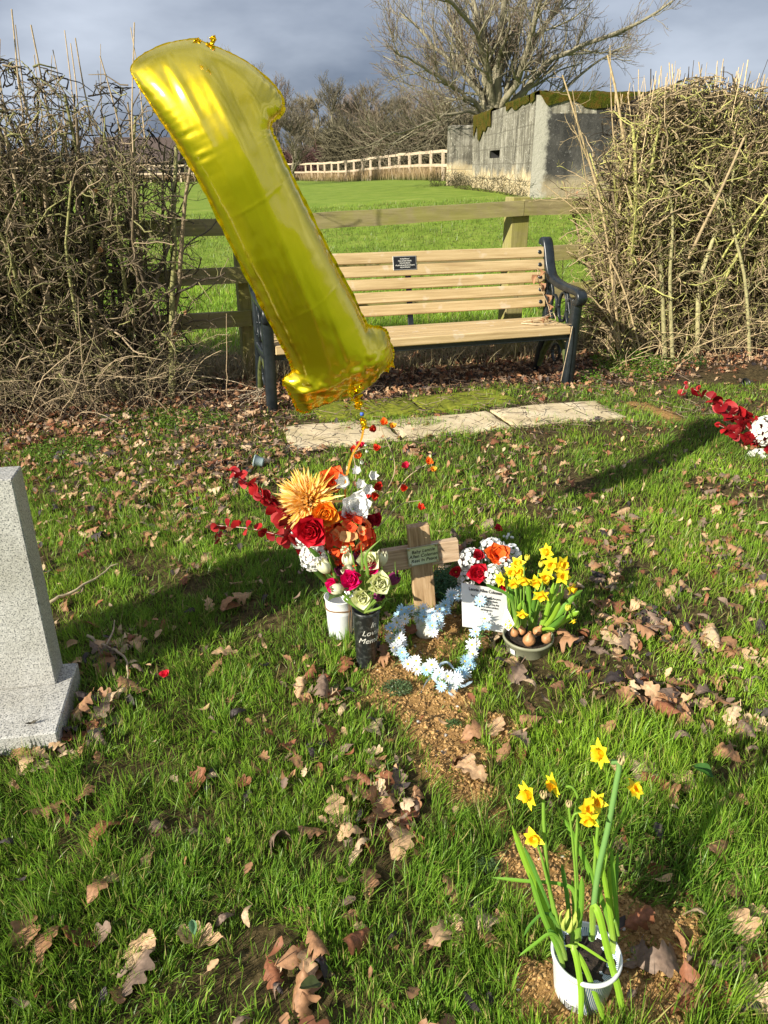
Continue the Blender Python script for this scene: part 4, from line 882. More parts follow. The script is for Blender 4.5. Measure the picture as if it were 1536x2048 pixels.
# fine dark twigs scattered on the litter and slabs
n = 1300; tx = rng.uniform(-1.2, 2.2, n); ty = 4.0 + .33 * tx + rng.uniform(-.2, 1.3, n); N = 5; P = np.zeros((n, N, 3)); P[:, 0] = np.stack([tx, ty, gz(tx, ty) + rng.uniform(.015, .05, n)], -1); d = nrm(rng.normal(size=(n, 3)) * [1, 1, .15]); L = rng.uniform(.03, .14, n)
for q in range(1, N): P[:, q] = P[:, q - 1] + d * (L / (N - 1))[:, None]; d = nrm(d + rng.normal(0, .3, (n, 3)) * [1, 1, .1])
g = rng.random((n, 1)); V, Q, c = tubes(P, np.full((n, N), .0016), 3, np.array([.07, .045, .035]) * (1 - g) + np.array([.34, .25, .17]) * g * (rng.random((n, 1)) < .5)); b = MB(); b.add(V, Q, None, c); tag(b.build('twig_litter', TWIG), 'fine twigs scattered over the slabs and leaf litter before the bench', kind='stuff')
# cleavers: patches of tiny bright leaves
def weed(px, py, rx, ry, n, lab, col=(.13, .27, .02), nm='cleavers_patch', hz_=.07, sz=(.008, .018), cat='weed'):
    c0 = on_ground(px, py); dd = depth_of(c0); ax = rx / FOC * dd; ay = ry / FOC * dd * dd / CAMH
    a = rng.uniform(0, 6.28, n); r = np.sqrt(rng.random(n)); x = c0[0] + r * np.cos(a) * ax; y = c0[1] + r * np.sin(a) * ay; z = gz(x, y) + rng.random(n) * hz_ * (1 - .5 * r) + .01
    s = rng.uniform(*sz, n); u1 = nrm(rng.normal(size=(n, 3)) * [1, 1, .5]); u2 = nrm(np.cross(u1, rng.normal(size=(n, 3)) * [.5, .5, 1] + [0, 0, 1])); P = np.stack([x, y, z], -1)
    V = np.stack([P, P + u1 * (s * .5)[:, None] + u2 * (s * .28)[:, None], P + u1 * s[:, None], P + u1 * (s * .5)[:, None] - u2 * (s * .28)[:, None]], 1).reshape(-1, 3); Q = np.arange(n * 4).reshape(-1, 4)
    g = rng.random((n, 1)); cc = np.array(col) * (.6 + .8 * g); b = MB(); b.add(V, Q, None, np.repeat(cc, 4, 0)); return tag(b.build(nm, GM), lab, cat)
weed(1262, 738, 78, 26, 4200, 'bright green cleavers patch at the foot of the right hedge', hz_=.13)
weed(1370, 728, 40, 14, 900, 'smaller dark green weed patch below the thick hedge stems', (.07, .17, .03))
weed(1180, 765, 28, 12, 500, 'small green weed clump beside the right bench leg', hz_=.1)
weed(330, 842, 130, 22, 3000, 'green cleavers and moss patch in front of the left hedge', (.14, .25, .03), hz_=.05)
weed(130, 905, 80, 22, 1900, 'green cleavers patch above the headstone top', (.14, .25, .03), hz_=.05)
weed(365, 765, 34, 9, 500, 'small vivid green weed tuft at the foot of the saplings', hz_=.08)
weed(795, 1377, 30, 16, 900, 'grey green yarrow rosette on the bare soil below the black vase', (.13, .20, .08), 'yarrow_rosette', .02, (.004, .009))
weed(905, 1452, 16, 9, 300, 'small yarrow sprig in the middle of the soil strip', (.11, .19, .06), 'yarrow_rosette', .02, (.004, .009))
weed(975, 1740, 22, 14, 260, 'scatter of tiny seedling leaves on the soil left of the front pot', (.12, .20, .07), 'seedlings', .015, (.005, .01))
def flat_leaf(px, py, s, col, lab, z=.05, nm='green_leaf', rot=1.2):
    V0, Q0, s0 = leaf_mesh('oval', 21, 13, 7); M = np.array(Matrix.Translation(on_ground(px, py, z)) @ Matrix.Rotation(rot, 4, 'Z') @ Matrix.Rotation(.35, 4, 'X') @ Matrix.Scale(s, 4)); b = MB(); b.add(V0 @ M[:3, :3].T + M[:3, 3], Q0, None, np.array(col)[None] * s0[:, None]); return tag(b.build(nm, GM), lab, 'leaf')
flat_leaf(1405, 1545, .055, (.06, .17, .03), 'single dark green oval leaf in the grass right of the front daffodils')
flat_leaf(386, 1855, .03, (.16, .32, .16), 'small blue green oval leaf low in the grass at lower left', rot=.4)
flat_leaf(620, 1975, .045, (.10, .13, .05), 'olive oval leaf half hidden near the bottom edge', rot=2.)
# ================================================================== memorial bench
BO = np.array([-.70, 4.60]); BRZ = math.atan2(.66, 2.0); BL = 2.106
bench = thing('memorial_bench', 'timber slatted memorial bench with black cast iron ends and small plaque, behind the balloon', 'bench', (BO[0], BO[1], 0), BRZ)
k = NT('oiled bench timber'); g = k.noise(4, 8, .65, stretch=(.6, 16, 16)); wcol = k.ramp(g, [(.28, (.34, .22, .10)), (.5, (.52, .38, .19)), (.72, (.68, .52, .29))])
sp_ = k.ramp(k.noise(13, 2, .4), [(.64, (0,) * 3), (.72, (1,) * 3)]); k.col(k.mix(k.math('MULTIPLY', sp_, .35), wcol, (.72, .62, .50))); k.set(Roughness=.6, Specular_IOR_Level=.3); k.bump(g, .25, .002); BWOOD = k.m
k = NT('black painted cast iron'); k.col(k.ramp(k.noise(20, 4), [(.35, (.008, .012, .015)), (.7, (.022, .028, .032))])); k.set(Roughness=.33, Specular_IOR_Level=.55); k.bump(k.noise(60, 4), .15, .002); IRON = k.m
k = NT('algae stained iron'); k.col(k.ramp(k.noise(12, 4), [(.35, (.015, .02, .012)), (.6, (.10, .12, .025))])); k.set(Roughness=.8); IRONM = k.m
for ex in (0.0, BL):
    e = bpy.data.objects.new('cast_iron_end', None); C.objects.link(e); e.parent = bench; e.location = (ex, 0, 0)
    def bar(nm, path, w, h, mt=IRON, n=24):
        V, Q = sweep([(0, y, z) for y, z in path], w, h, n); b = MB(); b.add(V, Q); b.build(nm, mt, e, smooth=True)
    bar('front_leg', [(.012, -.02), (.006, .2), (.0, .42), (-.012, .60)], .066, .062)
    bar('armrest', [(-.012, .575), (-.045, .575), (-.058, .605), (-.035, .635), (.05, .645), (.20, .655), (.33, .69), (.39, .76), (.425, .85), (.46, .925), (.49, .93), (.50, .905)], .075, .042, n=44)
    bar('back_leg', [(.40, .72), (.385, .5), (.39, .3), (.43, .12), (.47, -.02)], .045, .05)
    bar('seat_bearer', [(.0, .345), (.2, .33), (.39, .35)], .04, .045)
    bar('arch_brace', [(.02, .06), (.07, .2), (.16, .285), (.26, .285), (.35, .2), (.43, .05)], .035, .034, IRONM)
    a = np.linspace(0, 2 * np.pi, 17)
    for cy_, cz_, ry, rz_ in ((.165, .515, .052, .098), (.285, .50, .04, .08), (.07, .50, .034, .085), (.20, .19, .05, .06)):
        bar('scrollwork', [(cy_ + ry * math.cos(q), cz_ + rz_ * math.sin(q)) for q in a], .022, .014, n=40)
    bar('scrollwork', [(.01, .4), (.05, .46), (.12, .62)], .02, .014); bar('scrollwork', [(.36, .42), (.31, .56), (.34, .66)], .02, .014)
for q in range(4):
    b = MB(); y0 = -.03 + q * .1; b.box(.036, BL - .036, y0, y0 + .094, .392 if q else .362, .418, bev=.006); b.build('seat_slat', BWOOD, bench, smooth=False, fixn=True)
tl = math.atan2(.085, .40)
for q in range(5):
    z = .52 + q * .083; y = .375 + (z - .48) * .21; M = Matrix.Translation((0, y, z)) @ Matrix.Rotation(-tl, 4, 'X')
    b = MB(); b.box(.036, BL - .030, -.028, 0, -.0355, .0355, M=M, bev=.005); sl_ = b.build('back_slat', BWOOD, bench, smooth=False, fixn=True)
    for x in (.075, BL - .07):
        bb = MB(); bb.lathe([(0, .006), (.011, .005), (.015, 0)], 14, M=M @ Matrix.Translation((x, -.028, 0)) @ Matrix.Rotation(math.pi / 2, 4, 'X')); bb.build('bolt_cap', IRON, sl_)
for x in (BL * .5,):
    b = MB(); M = Matrix.Translation((0, .375, .48)) @ Matrix.Rotation(-tl, 4, 'X'); b.box(x - .02, x + .02, .002, .012, -.10, .42, M=M, bev=.002); b.build('back_strap', IRON, bench, smooth=False, fixn=True)
b = MB(); b.box(.03, BL - .03, .0, .03, .325, .358, bev=.003); b.build('front_stretcher', IRON, bench, smooth=False, fixn=True)
def text(body, size, mt, name='lettering', parent=None, M=None, shear=0., ext=.0004, align='CENTER', space=1.0, bend=None, offset=0.0):
    cu = bpy.data.curves.new('t', 'FONT'); cu.body = body; cu.size = size; cu.align_x = align; cu.align_y = 'CENTER'; cu.shear = shear; cu.extrude = ext; cu.space_line = space; cu.offset = offset; cu.resolution_u = 3
    o = bpy.data.objects.new('t', cu); C.objects.link(o); dg = bpy.context.evaluated_depsgraph_get(); me = bpy.data.meshes.new_from_object(o.evaluated_get(dg)); bpy.data.objects.remove(o)
    if bend is not None:
        co_ = np.zeros(len(me.vertices) * 3); me.vertices.foreach_get('co', co_); co_ = bend(co_.reshape(-1, 3)); me.vertices.foreach_set('co', co_.ravel())
    o = link(name, me, mt, parent)
    if M is not None: o.matrix_local = M
    return o
INKG = m_plain('engraved silver ink', (.70, .68, .60), .45, .3, 50, .1, 0)
b = MB(); x = 1.02; z = .52 + 3.53 * .083; y = .375 + (z - .48) * .21
pl = bpy.data.objects.new('plaque', None); C.objects.link(pl); pl.parent = bench; pl.matrix_local = Matrix.Translation((x, y, z)) @ Matrix.Rotation(-tl, 4, 'X') @ Matrix.Translation((0, -.029, 0)) @ Matrix.Rotation(math.pi / 2, 4, 'X')
b.box(-.083, .083, -.045, .045, 0, .003, bev=.001); b.build('plate_rim', m_plain('brushed silver edge', (.6, .57, .5), .35, .8, 40, .1, 0), pl, smooth=False, fixn=True)
b = MB(); b.box(-.078, .078, -.040, .040, .003, .0045); b.build('plate', m_plain('black enamel', (.012, .012, .012), .35, 0, 40, .2, 0), pl, smooth=False, fixn=True)
text('In Loving Memory of\nWalter and Amber Goldsmith\nRuth and Eric Blanchett\nwho generously gave this seat to the parish\nKathy and Sid Stanford', .0125, INKG, 'lettering', pl, Matrix.Translation((0, 0, .0052)) @ Matrix.Diagonal((.62, 1, 1, 1)), .15, space=1.08, offset=.00035)
# withered stems and leaves lying on the right end of the bench
def on_bench(x, y, z): c, s_ = math.cos(BRZ), math.sin(BRZ); return (BO[0] + x * c - y * s_, BO[1] + x * s_ + y * c, z)
b = MB()
for pts, r in (([(1.78, .14, .425), (1.84, .06, .43), (1.93, .04, .432), (2.02, .10, .44), (2.06, .2, .47)], .0055), ([(1.80, .16, .43), (1.9, .10, .46), (2.02, .14, .49)], .003), ([(2.07, -.04, .42), (2.05, -.05, .3), (2.01, -.06, .05)], .003), ([(1.98, .33, .76), (2.0, .34, .66), (2.06, .3, .52), (2.05, .22, .44)], .003), ([(1.86, .1, .425), (1.98, .02, .43), (2.1, -.03, .43)], .0025)):
    V, Q, c = tubes(spline([on_bench(*p) for p in pts], 16), r * np.linspace(1, .6, 16), 5, (.52, .40, .25)); b.add(V, Q, None, c)
vt = thing('withered_climber', 'withered climber stem with curled brown leaves hanging over the right end of the bench', 'dead plant', on_bench(2.0, .2, .43)); ov = np.array(vt.location)
b.build('stem', TWIG, vt).location = -ov
b = MB(); V0, Q0, s0 = leaf_mesh('scrap', 31, 9, 5)
for x, y, z, s_ in ((1.97, .335, .73, .07), (1.99, .34, .68, .08), (2.0, .33, .63, .075), (2.05, .3, .55, .07), (2.03, .26, .50, .06), (1.95, .12, .43, .05), (2.02, .16, .44, .05), (1.9, .1, .43, .04), (1.88, .14, .43, .04)):
    M = np.array(Matrix.Translation(on_bench(x, y, z)) @ Matrix.Rotation(rng.uniform(0, 6), 4, 'Z') @ Matrix.Rotation(rng.uniform(.6, 1.6), 4, 'X') @ Matrix.Scale(s_, 4)); b.add(V0 @ M[:3, :3].T * [1.5, 1.5, 1] + M[:3, 3], Q0, None, np.array(LCOL['warm brown'])[None] * s0[:, None])
b.build('withered_leaves', LMAT, vt).location = -ov

# ================================================================== foil balloon, a number 1
BO_PX = [(385, 84), (412, 82), (430, 90), (455, 100), (482, 113), (512, 131), (535, 152), (553, 170), (566, 190), (571, 210), (566, 228), (552, 240), (543, 250), (546, 270), (556, 292), (575, 335), (602, 392), (640, 468), (678, 543), (712, 606), (731, 646),
         (741, 655), (762, 658), (776, 668), (783, 690), (790, 708), (788, 724), (778, 742), (764, 752), (748, 768), (728, 786), (700, 800), (672, 806), (645, 815), (618, 829), (600, 824), (590, 804), (580, 786), (570, 768), (574, 757), (585, 750), (588, 742), (578, 715), (560, 680), (535, 632), (505, 572), (468, 500), (430, 420), (398, 358), (368, 306), (340, 262), (326, 243), (310, 216), (292, 186), (279, 162), (274, 146), (284, 128), (312, 108), (350, 92)]
pT = at(400, 120, 2.02); pB = at(680, 780, 2.28); yl = nrm(pB - pT); vd = nrm((pT + pB) / 2 - np.array([0, 0, CAMH]))
side = nrm(np.cross(yl, vd)); nb = nrm(np.cross(side, yl))                # side = picture right-ish, nb = away from camera
rt = math.radians(9); s2 = side * math.cos(rt) + nb * math.sin(rt); nb = nrm(np.cross(s2, yl)); side = s2
if nb @ vd < 0: nb = -nb
def to_plane(px, py):
    d = ray(px, py); c = np.array([0, 0, CAMH]); t = ((pT - c) @ nb) / (d @ nb); p = c + d * t - pT; return (p @ side, p @ yl)
poly = np.array([to_plane(*p) for p in BO_PX]); 
pp_ = spline(np.vstack([poly, poly[:1]]) @ np.array([[1, 0, 0], [0, 1, 0]]), 360)[:-1, :2]
def poly_dist(P, pl_):
    a = pl_; b_ = np.roll(pl_, -1, 0); ab = b_ - a; best = np.full(len(P), 9.); bi = np.zeros(len(P)); bp = np.zeros((len(P), 2))
    for q in range(len(a)):
        w_ = P - a[q]; t_ = np.clip((w_ @ ab[q]) / (ab[q] @ ab[q] + 1e-12), 0, 1); pr = a[q] + t_[:, None] * ab[q]; d = np.linalg.norm(P - pr, axis=1); m = d < best; best[m] = d[m]; bi[m] = q + t_[m]; bp[m] = pr[m]
    return best, bi, bp
def inside(P, pl_):
    x, y = P[:, 0], P[:, 1]; r = np.zeros(len(P), bool); a = pl_; b_ = np.roll(pl_, -1, 0)
    for q in range(len(a)):
        if a[q, 1] == b_[q, 1]: continue
        c = ((a[q, 1] > y) != (b_[q, 1] > y)) & (x < (b_[q, 0] - a[q, 0]) * (y - a[q, 1]) / (b_[q, 1] - a[q, 1]) + a[q, 0]); r ^= c
    return r
hs_ = .0042; lo = pp_.min(0) - .01; hi = pp_.max(0) + .01; nx_, ny_ = ((hi - lo) / hs_).astype(int) + 2
gx, gy = np.meshgrid(lo[0] + np.arange(nx_) * hs_, lo[1] + np.arange(ny_) * hs_, indexing='ij'); GP = np.stack([gx.ravel(), gy.ravel()], 1)
ins = inside(GP, pp_).reshape(nx_, ny_)
cell = ins[:-1, :-1] & ins[1:, :-1] & ins[:-1, 1:] & ins[1:, 1:]
used = np.zeros_like(ins); 
for a_, b_ in ((0, 0), (1, 0), (0, 1), (1, 1)): used[a_:nx_ - 1 + a_, b_:ny_ - 1 + b_] |= cell
full = np.zeros(ins.shape, int)
for a_, b_ in ((0, 0), (1, 0), (0, 1), (1, 1)): full[a_:nx_ - 1 + a_, b_:ny_ - 1 + b_] += cell
border = used & (full < 4); core = used & (full == 4)
u = np.zeros(ins.shape); 
for it in range(2600):
    s = np.zeros_like(u); s[1:-1, 1:-1] = (u[2:, 1:-1] + u[:-2, 1:-1] + u[1:-1, 2:] + u[1:-1, :-2] + hs_ * hs_) / 4; u = np.where(core, s, 0)
    if it < 1: pass
H = np.sqrt(2 * u)
dist, arc, bp = poly_dist(GP, pp_); dist = dist.reshape(ins.shape); arc = arc.reshape(ins.shape)
P2 = GP.copy().reshape(nx_, ny_, 2); P2[border] = bp.reshape(nx_, ny_, 2)[border]
ylen = hi[1] - lo[1]; fy = (gy - lo[1]) / ylen
def foil(H, sgn):
    H = H * (.80 if sgn < 0 else .72)
    # seam puckers: ridges square to the edge, fading inwards; long soft folds; crumpling at the base
    pk = np.sin(arc * 1.9 + 5 * vnoise(arc * .35, arc * 0 + sgn, 3)) * .5 + (vnoise(arc * 1.3, dist * 30, 9) - .5)
    corner = np.exp(-((fy - .20) / .05) ** 2) * 1.3 + np.exp(-((fy - .93) / .06) ** 2) * 1.5 + .28
    h = H + pk * .0055 * corner * np.exp(-dist / .022) * np.minimum(dist / .004, 1) * (1 - np.exp(-H / .01))
    h = h + ((vnoise(gx * 24, gy * 1.6, 21) - .5) * .014 + (vnoise(gx * 62, gy * 3.5, 22) - .5) * .0045) * sstep(.01, .05, dist) + (fbm(gx * 9, gy * 7, 25) - .5) * .010 * sstep(.015, .06, dist)
    cr = sstep(.80, .9, fy); h = h + cr * ((fbm(gx * 18, gy * 22, 33) - .5) * .034 + (np.abs(vnoise(gx * 34, gy * 30, 35) - .5)) * .014) * sstep(.0, .03, dist)
    for yy, am in ((.335, .0008), (.63, .0006)): h = h + am * np.exp(-((fy - yy + (gx - .1) * .16) / .0028) ** 2) * (dist > .012)
    return np.where(border, 0, np.maximum(h, .0005))
ids = -np.ones(ins.shape, int); ids[used] = np.arange(used.sum()); nv = used.sum()
Fh = foil(H, -1); Bh = foil(H, 1)
# bend the whole thing slightly so that it is not a flat sheet
bendf = lambda X_, Y_: .10 * ((Y_ - lo[1]) / ylen - .5) ** 2 + 1.15 * np.maximum(.30 - (Y_ - lo[1]) / ylen, 0) ** 2 
def world(P, off): return pT + P[:, :1] * side + P[:, 1:2] * yl + nb * (off + bendf(P[:, 0], P[:, 1]))[:, None]
VF = world(P2[used], -Fh[used]); VB = world(P2[used], Bh[used]); ci, cj = np.nonzero(cell)
qf = np.stack([ids[ci, cj], ids[ci + 1, cj], ids[ci + 1, cj + 1], ids[ci, cj + 1]], 1)
k = NT('yellow gold foil'); k.col((1.0, .83, .03)); k.set(Metallic=1.0, Roughness=.30, Specular_IOR_Level=.5, Coat_Weight=.8, Coat_Roughness=.10, Coat_IOR=1.9); k.b.inputs['Coat Tint'].default_value = (1, .9, .35, 1)
k.bump(k.noise(7, 4, .6), .10, .02)
FOIL = k.m
bal = thing('foil_balloon', 'yellow gold foil balloon shaped like a number one, floating tilted above the flowers', 'balloon', tuple(pB))
borg = np.array(bal.location)
b = MB(); b.add(np.vstack([VF, VB]), np.vstack([qf[:, ::-1], qf + nv])); o = b.build('foil_body', FOIL, bal); o.location = -borg
# welded flange round the seam, scalloped and creased
tan_ = nrm(np.roll(pp_, -1, 0) - np.roll(pp_, 1, 0)); nout = np.stack([tan_[:, 1], -tan_[:, 0]], 1)
if (inside(pp_ + nout * .004, pp_)).mean() > .5: nout = -nout
m = 1080; tq = np.linspace(0, 359, m, endpoint=False); fl = lambda A: np.stack([np.interp(tq, np.arange(360), np.append(A[:, q], A[0, q]) if len(A) == 359 else A[:, q]) for q in range(A.shape[1])], 1)
pe2, ne2 = fl(pp_), nrm(fl(nout)); tt = np.arange(m); rows_ = []
for r_, a_ in ((-.002, 0), (.002, .35), (.0058, 1.)):
    wv = np.sin(tt * .9 + 4 * vnoise(tt * .09, tt * 0., 4)) * .0012 * a_ + (vnoise(tt * .5, tt * 0. + 3, 5) - .5) * .004 * a_; ex_ = (vnoise(tt * .25, tt * 0. + 7, 6) - .5) * .004 * a_
    fyq = (pe2[:, 1] - lo[1]) / ylen; wk_ = .35 + .65 * sstep(.10, .24, fyq); rows_.append(world(pe2 + ne2 * (r_ * wk_ + ex_ * wk_)[:, None], wv * wk_))
V = np.concatenate(rows_); i = np.arange(m); Q = np.concatenate([np.stack([i + a_ * m, (i + 1) % m + a_ * m, (i + 1) % m + (a_ + 1) * m, i + (a_ + 1) * m], 1) for a_ in (0, 1)])
k = NT('crinkled foil seam'); k.col((1., .66, .02)); k.set(Metallic=1.0, Roughness=.18); SEAM = k.m
b = MB(); b.add(V, Q); b.build('seam', SEAM, bal).location = -borg
# crumpled tab, filling neck and ribbon
def crumple(c0, axis, L, w0, w1, seed, nm, mt=SEAM, n=26, m_=18, amp=.006):
    r_ = np.random.default_rng(seed); t_ = np.linspace(0, 1, n); ax = nrm(np.array(axis)); s_ = nrm(np.cross(ax, nb)); o_ = np.cross(ax, s_); V = []
    for q in range(n):
        w_ = w0 + (w1 - w0) * t_[q] + .3 * w0 * math.sin(t_[q] * 9 + seed)
        for a in range(m_):
            th = a / m_ * 2 * math.pi; rr = w_ * (.75 + .35 * math.sin(5 * th + seed + t_[q] * 3)); V.append(c0 + ax * L * t_[q] + s_ * rr * math.cos(th) + o_ * rr * .5 * math.sin(th) + r_.normal(0, amp * .25, 3))
    i = np.arange(n - 1)[:, None] * m_; j = np.arange(m_)[None]; b = MB(); b.add(np.array(V), np.stack([i + j, i + (j + 1) % m_, i + m_ + (j + 1) % m_, i + m_ + j], -1).reshape(-1, 4)); b.build(nm, mt, bal, smooth=False).location = -borg
dn_ = lambda a, b_: nrm(np.array(b_) - np.array(a))
q0 = at(712, 795, 2.27); q1 = at(722, 822, 2.27); q2 = at(732, 858, 2.26); crumple(q0, dn_(q0, q1), .040, .018, .006, 2, 'neck'); crumple(at(724, 836, 2.265), dn_(q1, q2), .036, .006, .013, 5, 'neck_tip', n=14)
crumple(at(421, 95, 2.03), dn_(at(421, 95, 2.03), at(427, 76, 2.03)), .024, .009, .003, 7, 'hang_tab', amp=.006); crumple(at(396, 84, 2.03), dn_(at(394, 86, 2.03), at(392, 77, 2.03)),   .006, .008, .005, 8, 'hang_tab', n=8)
crumple(at(768, 735, 2.3), dn_(at(768, 735, 2.3), at(786, 728, 2.3)), .032, .016, .008, 12, 'foot_pucker', n=12); crumple(at(695, 786, 2.24), dn_(at(695, 786, 2.24), at(712, 775, 2.24)), .05, .022, .012, 14, 'foot_pucker', n=16)
b = MB(); b.lathe([(0, .005), (.006, .004), (.006, -.004), (0, -.005)], 10, (.05, .12, .5), M=Matrix.Translation(at(724, 828, 2.262))); b.build('valve_tie', m_attr('blue tie', .4), bal).location = -borg
rp = spline([at(728, 850, 2.26), at(722, 880, 2.25), at(704, 912, 2.23), at(692, 960, 2.2), at(690, 1010, 2.19)], 30); sd2 = nrm(np.array([1., .3, 0])) * .0035
V = np.concatenate([rp - sd2, rp + sd2]); i = np.arange(29); b = MB(); b.add(V, np.stack([i, i + 30, i + 31, i + 1], 1)); k = NT('orange ribbon'); k.col((.75, .33, .03)); k.set(Roughness=.3); b.build('ribbon', k.m, bal).location = -borg
print('balloon', nv, 'plane length', ylen)
# ================================================================== petals
PETAL = m_leafy('fabric petals', .55, .25, spec=.3); GREEN = m_leafy('fresh green leaf', .45, .35, spec=.35); WAXG = m_leafy('thick green leaf', .38, .28, spec=.4)
def petals(K, phi, L, W, th0, th1, cup=.0, r0=0., z0=0., nu=8, nv=5, pw=.5, tipw=0., ruff=0., cb=(1, 1, 1), ct=(1, 1, 1), seed=1, skew=None, base=.12):
    """K petals round the z axis. th = angle from the axis at the base / tip; returns V, Q, colours"""
    r_ = np.random.default_rng(seed); f = lambda a: np.broadcast_to(np.asarray(a, float), (K,))
    phi, L, W, th0, th1, cup, r0, z0 = map(f, (phi, L, W, th0, th1, cup, r0, z0))
    t = np.linspace(0, 1, nu)[None]; th = th0[:, None] * (1 - t) + th1[:, None] * t; ds = (L / (nu - 1))[:, None]
    rr = r0[:, None] + np.concatenate([np.zeros((K, 1)), np.cumsum(np.sin((th[:, 1:] + th[:, :-1]) / 2) * ds, 1)], 1); zz = z0[:, None] + np.concatenate([np.zeros((K, 1)), np.cumsum(np.cos((th[:, 1:] + th[:, :-1]) / 2) * ds, 1)], 1)
    w = W[:, None] * ((np.sin(np.pi * np.clip(t, 0, 1) ** pw * .98 + .0) * (1 - tipw) + tipw * (1 - np.abs(2 * t - 1) ** 3)) * (1 - base) + base * (1 - t))
    s = np.linspace(-1, 1, nv)[None, None]; lat = w[..., None] * s
    nin = cup[:, None, None] * np.abs(s) ** 2 * w[..., None]       # cupping: edges lift towards the axis
    R = rr[..., None] - nin * np.cos(th)[..., None]; Z = zz[..., None] + nin * np.sin(th)[..., None]
    if ruff: ph_ = r_.random((K, 1, 1)) * 6; wv = ruff * np.sin(s * 7 + ph_) * (t[..., None] ** 2) * L[:, None, None] + ruff * .6 * r_.normal(size=(K, nu, nv)) * (t[..., None] ** 2) * L[:, None, None]; R = R + wv * np.cos(th)[..., None]; Z = Z - wv * np.sin(th)[..., None] + .5 * wv
    c, sn = np.cos(phi)[:, None, None], np.sin(phi)[:, None, None]
    V = np.stack([R * c - lat * sn, R * sn + lat * c, Z], -1)
    base_ = (np.arange(K) * nu * nv)[:, None, None]; i = (np.arange(nu - 1) * nv)[None, :, None]; j = np.arange(nv - 1)[None, None]
    Q = np.stack([base_ + i + j, base_ + i + j + 1, base_ + i + nv + j + 1, base_ + i + nv + j], -1).reshape(-1, 4)
    cb = np.asarray(cb, float); ct = np.asarray(ct, float); cb = cb[None] if cb.ndim == 1 else cb; ct = ct[None] if ct.ndim == 1 else ct
    tt = t[0][None, :, None]; Cc = cb[:, None] * (1 - tt) + ct[:, None] * tt; Cc = np.broadcast_to(Cc, (K, nu, 3)) * (.88 + .2 * r_.random((K, 1, 1)))
    return V.reshape(-1, 3), Q, None, np.clip(np.repeat(Cc, nv, 1).reshape(-1, 3), 0, 1)
def frame(p, axis, roll=0., s=1.):
    a = nrm(np.array(axis, float)); x = nrm(np.cross([.13, .2, 1.] if abs(a[2]) < .95 else [1., 0, 0], a)); y = np.cross(a, x); M = np.eye(4); M[:3, 0] = x * s; M[:3, 1] = y * s; M[:3, 2] = a * s; M[:3, 3] = p
    return M @ np.array(Matrix.Rotation(roll, 4, 'Z'))
GA = 2.39996
def rose(R, c0, c1, seed=1, n=26, opened=.8):
    k_ = np.arange(n); f = k_ / (n - 1); b = MB()
    b.add(*petals(n, k_ * GA, R * (.62 + .5 * f), R * (.42 + .42 * f), .10 + .25 * f * opened, .05 + f ** 1.7 * 1.75 * opened - .25 * (1 - f), .45, R * (.02 + .10 * f), R * .32 * (1 - f) ** 1, 9, 7, .62, .35, .022, c0, c1, seed, base=.3)); return b
def mum(R, seed=1):
    n = 330; k_ = np.arange(n); f = k_ / (n - 1); r_ = np.random.default_rng(seed); b = MB(); th = .05 + 1.75 * f ** .75
    ct = np.where((r_.random((n, 1)) < .5), [[.96, .62, .14]], [[.97, .76, .34]]); ct = ct * (1 - .0 * f[:, None]); cb_ = np.array([[.9, .42, .05]])
    b.add(*petals(n, k_ * GA, R * (.55 + .5 * f) * (1 + .1 * r_.normal(size=n)), R * .062, th * .8, th * 1.0 + .4 * r_.normal(size=n) - .55 * f, .9, R * .05, 0, 8, 3, .45, .6, 0, cb_, ct, seed, base=.3)); return b
def floret_ball(R, n, fl, c0, c1, seed=1, half=.75, fsz=.3, npet=4, flat=.9, colors=None):
    r_ = np.random.default_rng(seed); b = MB(); k_ = np.arange(n); z = 1 - (k_ + .5) / n * 2 * half; rad = np.sqrt(1 - z * z); ph = k_ * GA
    for q in range(n):
        d = np.array([rad[q] * math.cos(ph[q]), rad[q] * math.sin(ph[q]), z[q] * flat]) + r_.normal(0, .06, 3); c_ = np.array(c0) if colors is None else np.array(colors[r_.integers(len(colors))])
        m = MB(); m.add(*petals(npet, np.arange(npet) * 2 * math.pi / npet + r_.random() * 6, R * fsz, R * fsz * .62, .9, 1.25 + .3 * r_.normal(), .2, 0, 0, 4, 3, .7, .5, .05, c_ * .85, np.array(c1) if colors is None else np.minimum(c_ * 1.15, 1), int(r_.integers(1e6))))
        b.merge(m, frame(d * R * (.78 + .1 * r_.random()), d, r_.random() * 6))
    return b
def poppy(R, c0, c1, seed=1, n=9, op=1.15, ruff=.06, W=.55):
    k_ = np.arange(n); f = k_ / (n - 1); b = MB(); b.add(*petals(n, k_ * GA, R * (.8 + .25 * f), R * W, .35 + .3 * f, op * (.5 + .6 * f), .25, R * .03, 0, 9, 9, .75, .6, ruff, c0, c1, seed, base=.3)); return b
def tulip(R, H, c0, c1, seed=1, open_=.0):
    b = MB()
    for q, (n, s) in enumerate(((3, 1.), (3, .93))): b.add(*petals(n, np.arange(n) * 2.094 + q * 1.047, H * 1.12 * s, R * 1.05 * s, 1.15, -.72 + open_ * 1.5, .8, R * .02, 0, 12, 7, .75, .15, .0, c0, c1, seed + q, base=.35))
    return b
def daisy(R, c0, c1, seed=1, n=15):
    b = MB(); r_ = np.random.default_rng(seed); b.add(*petals(n, np.arange(n) * 2 * math.pi / n + r_.normal(0, .07, n), R * (1 + .08 * r_.normal(size=n)), R * .15, 1.2, 1.45 + .25 * r_.normal(size=n), .3, R * .12, 0, 5, 3, .8, .6, 0, c0, c1, seed)); return b
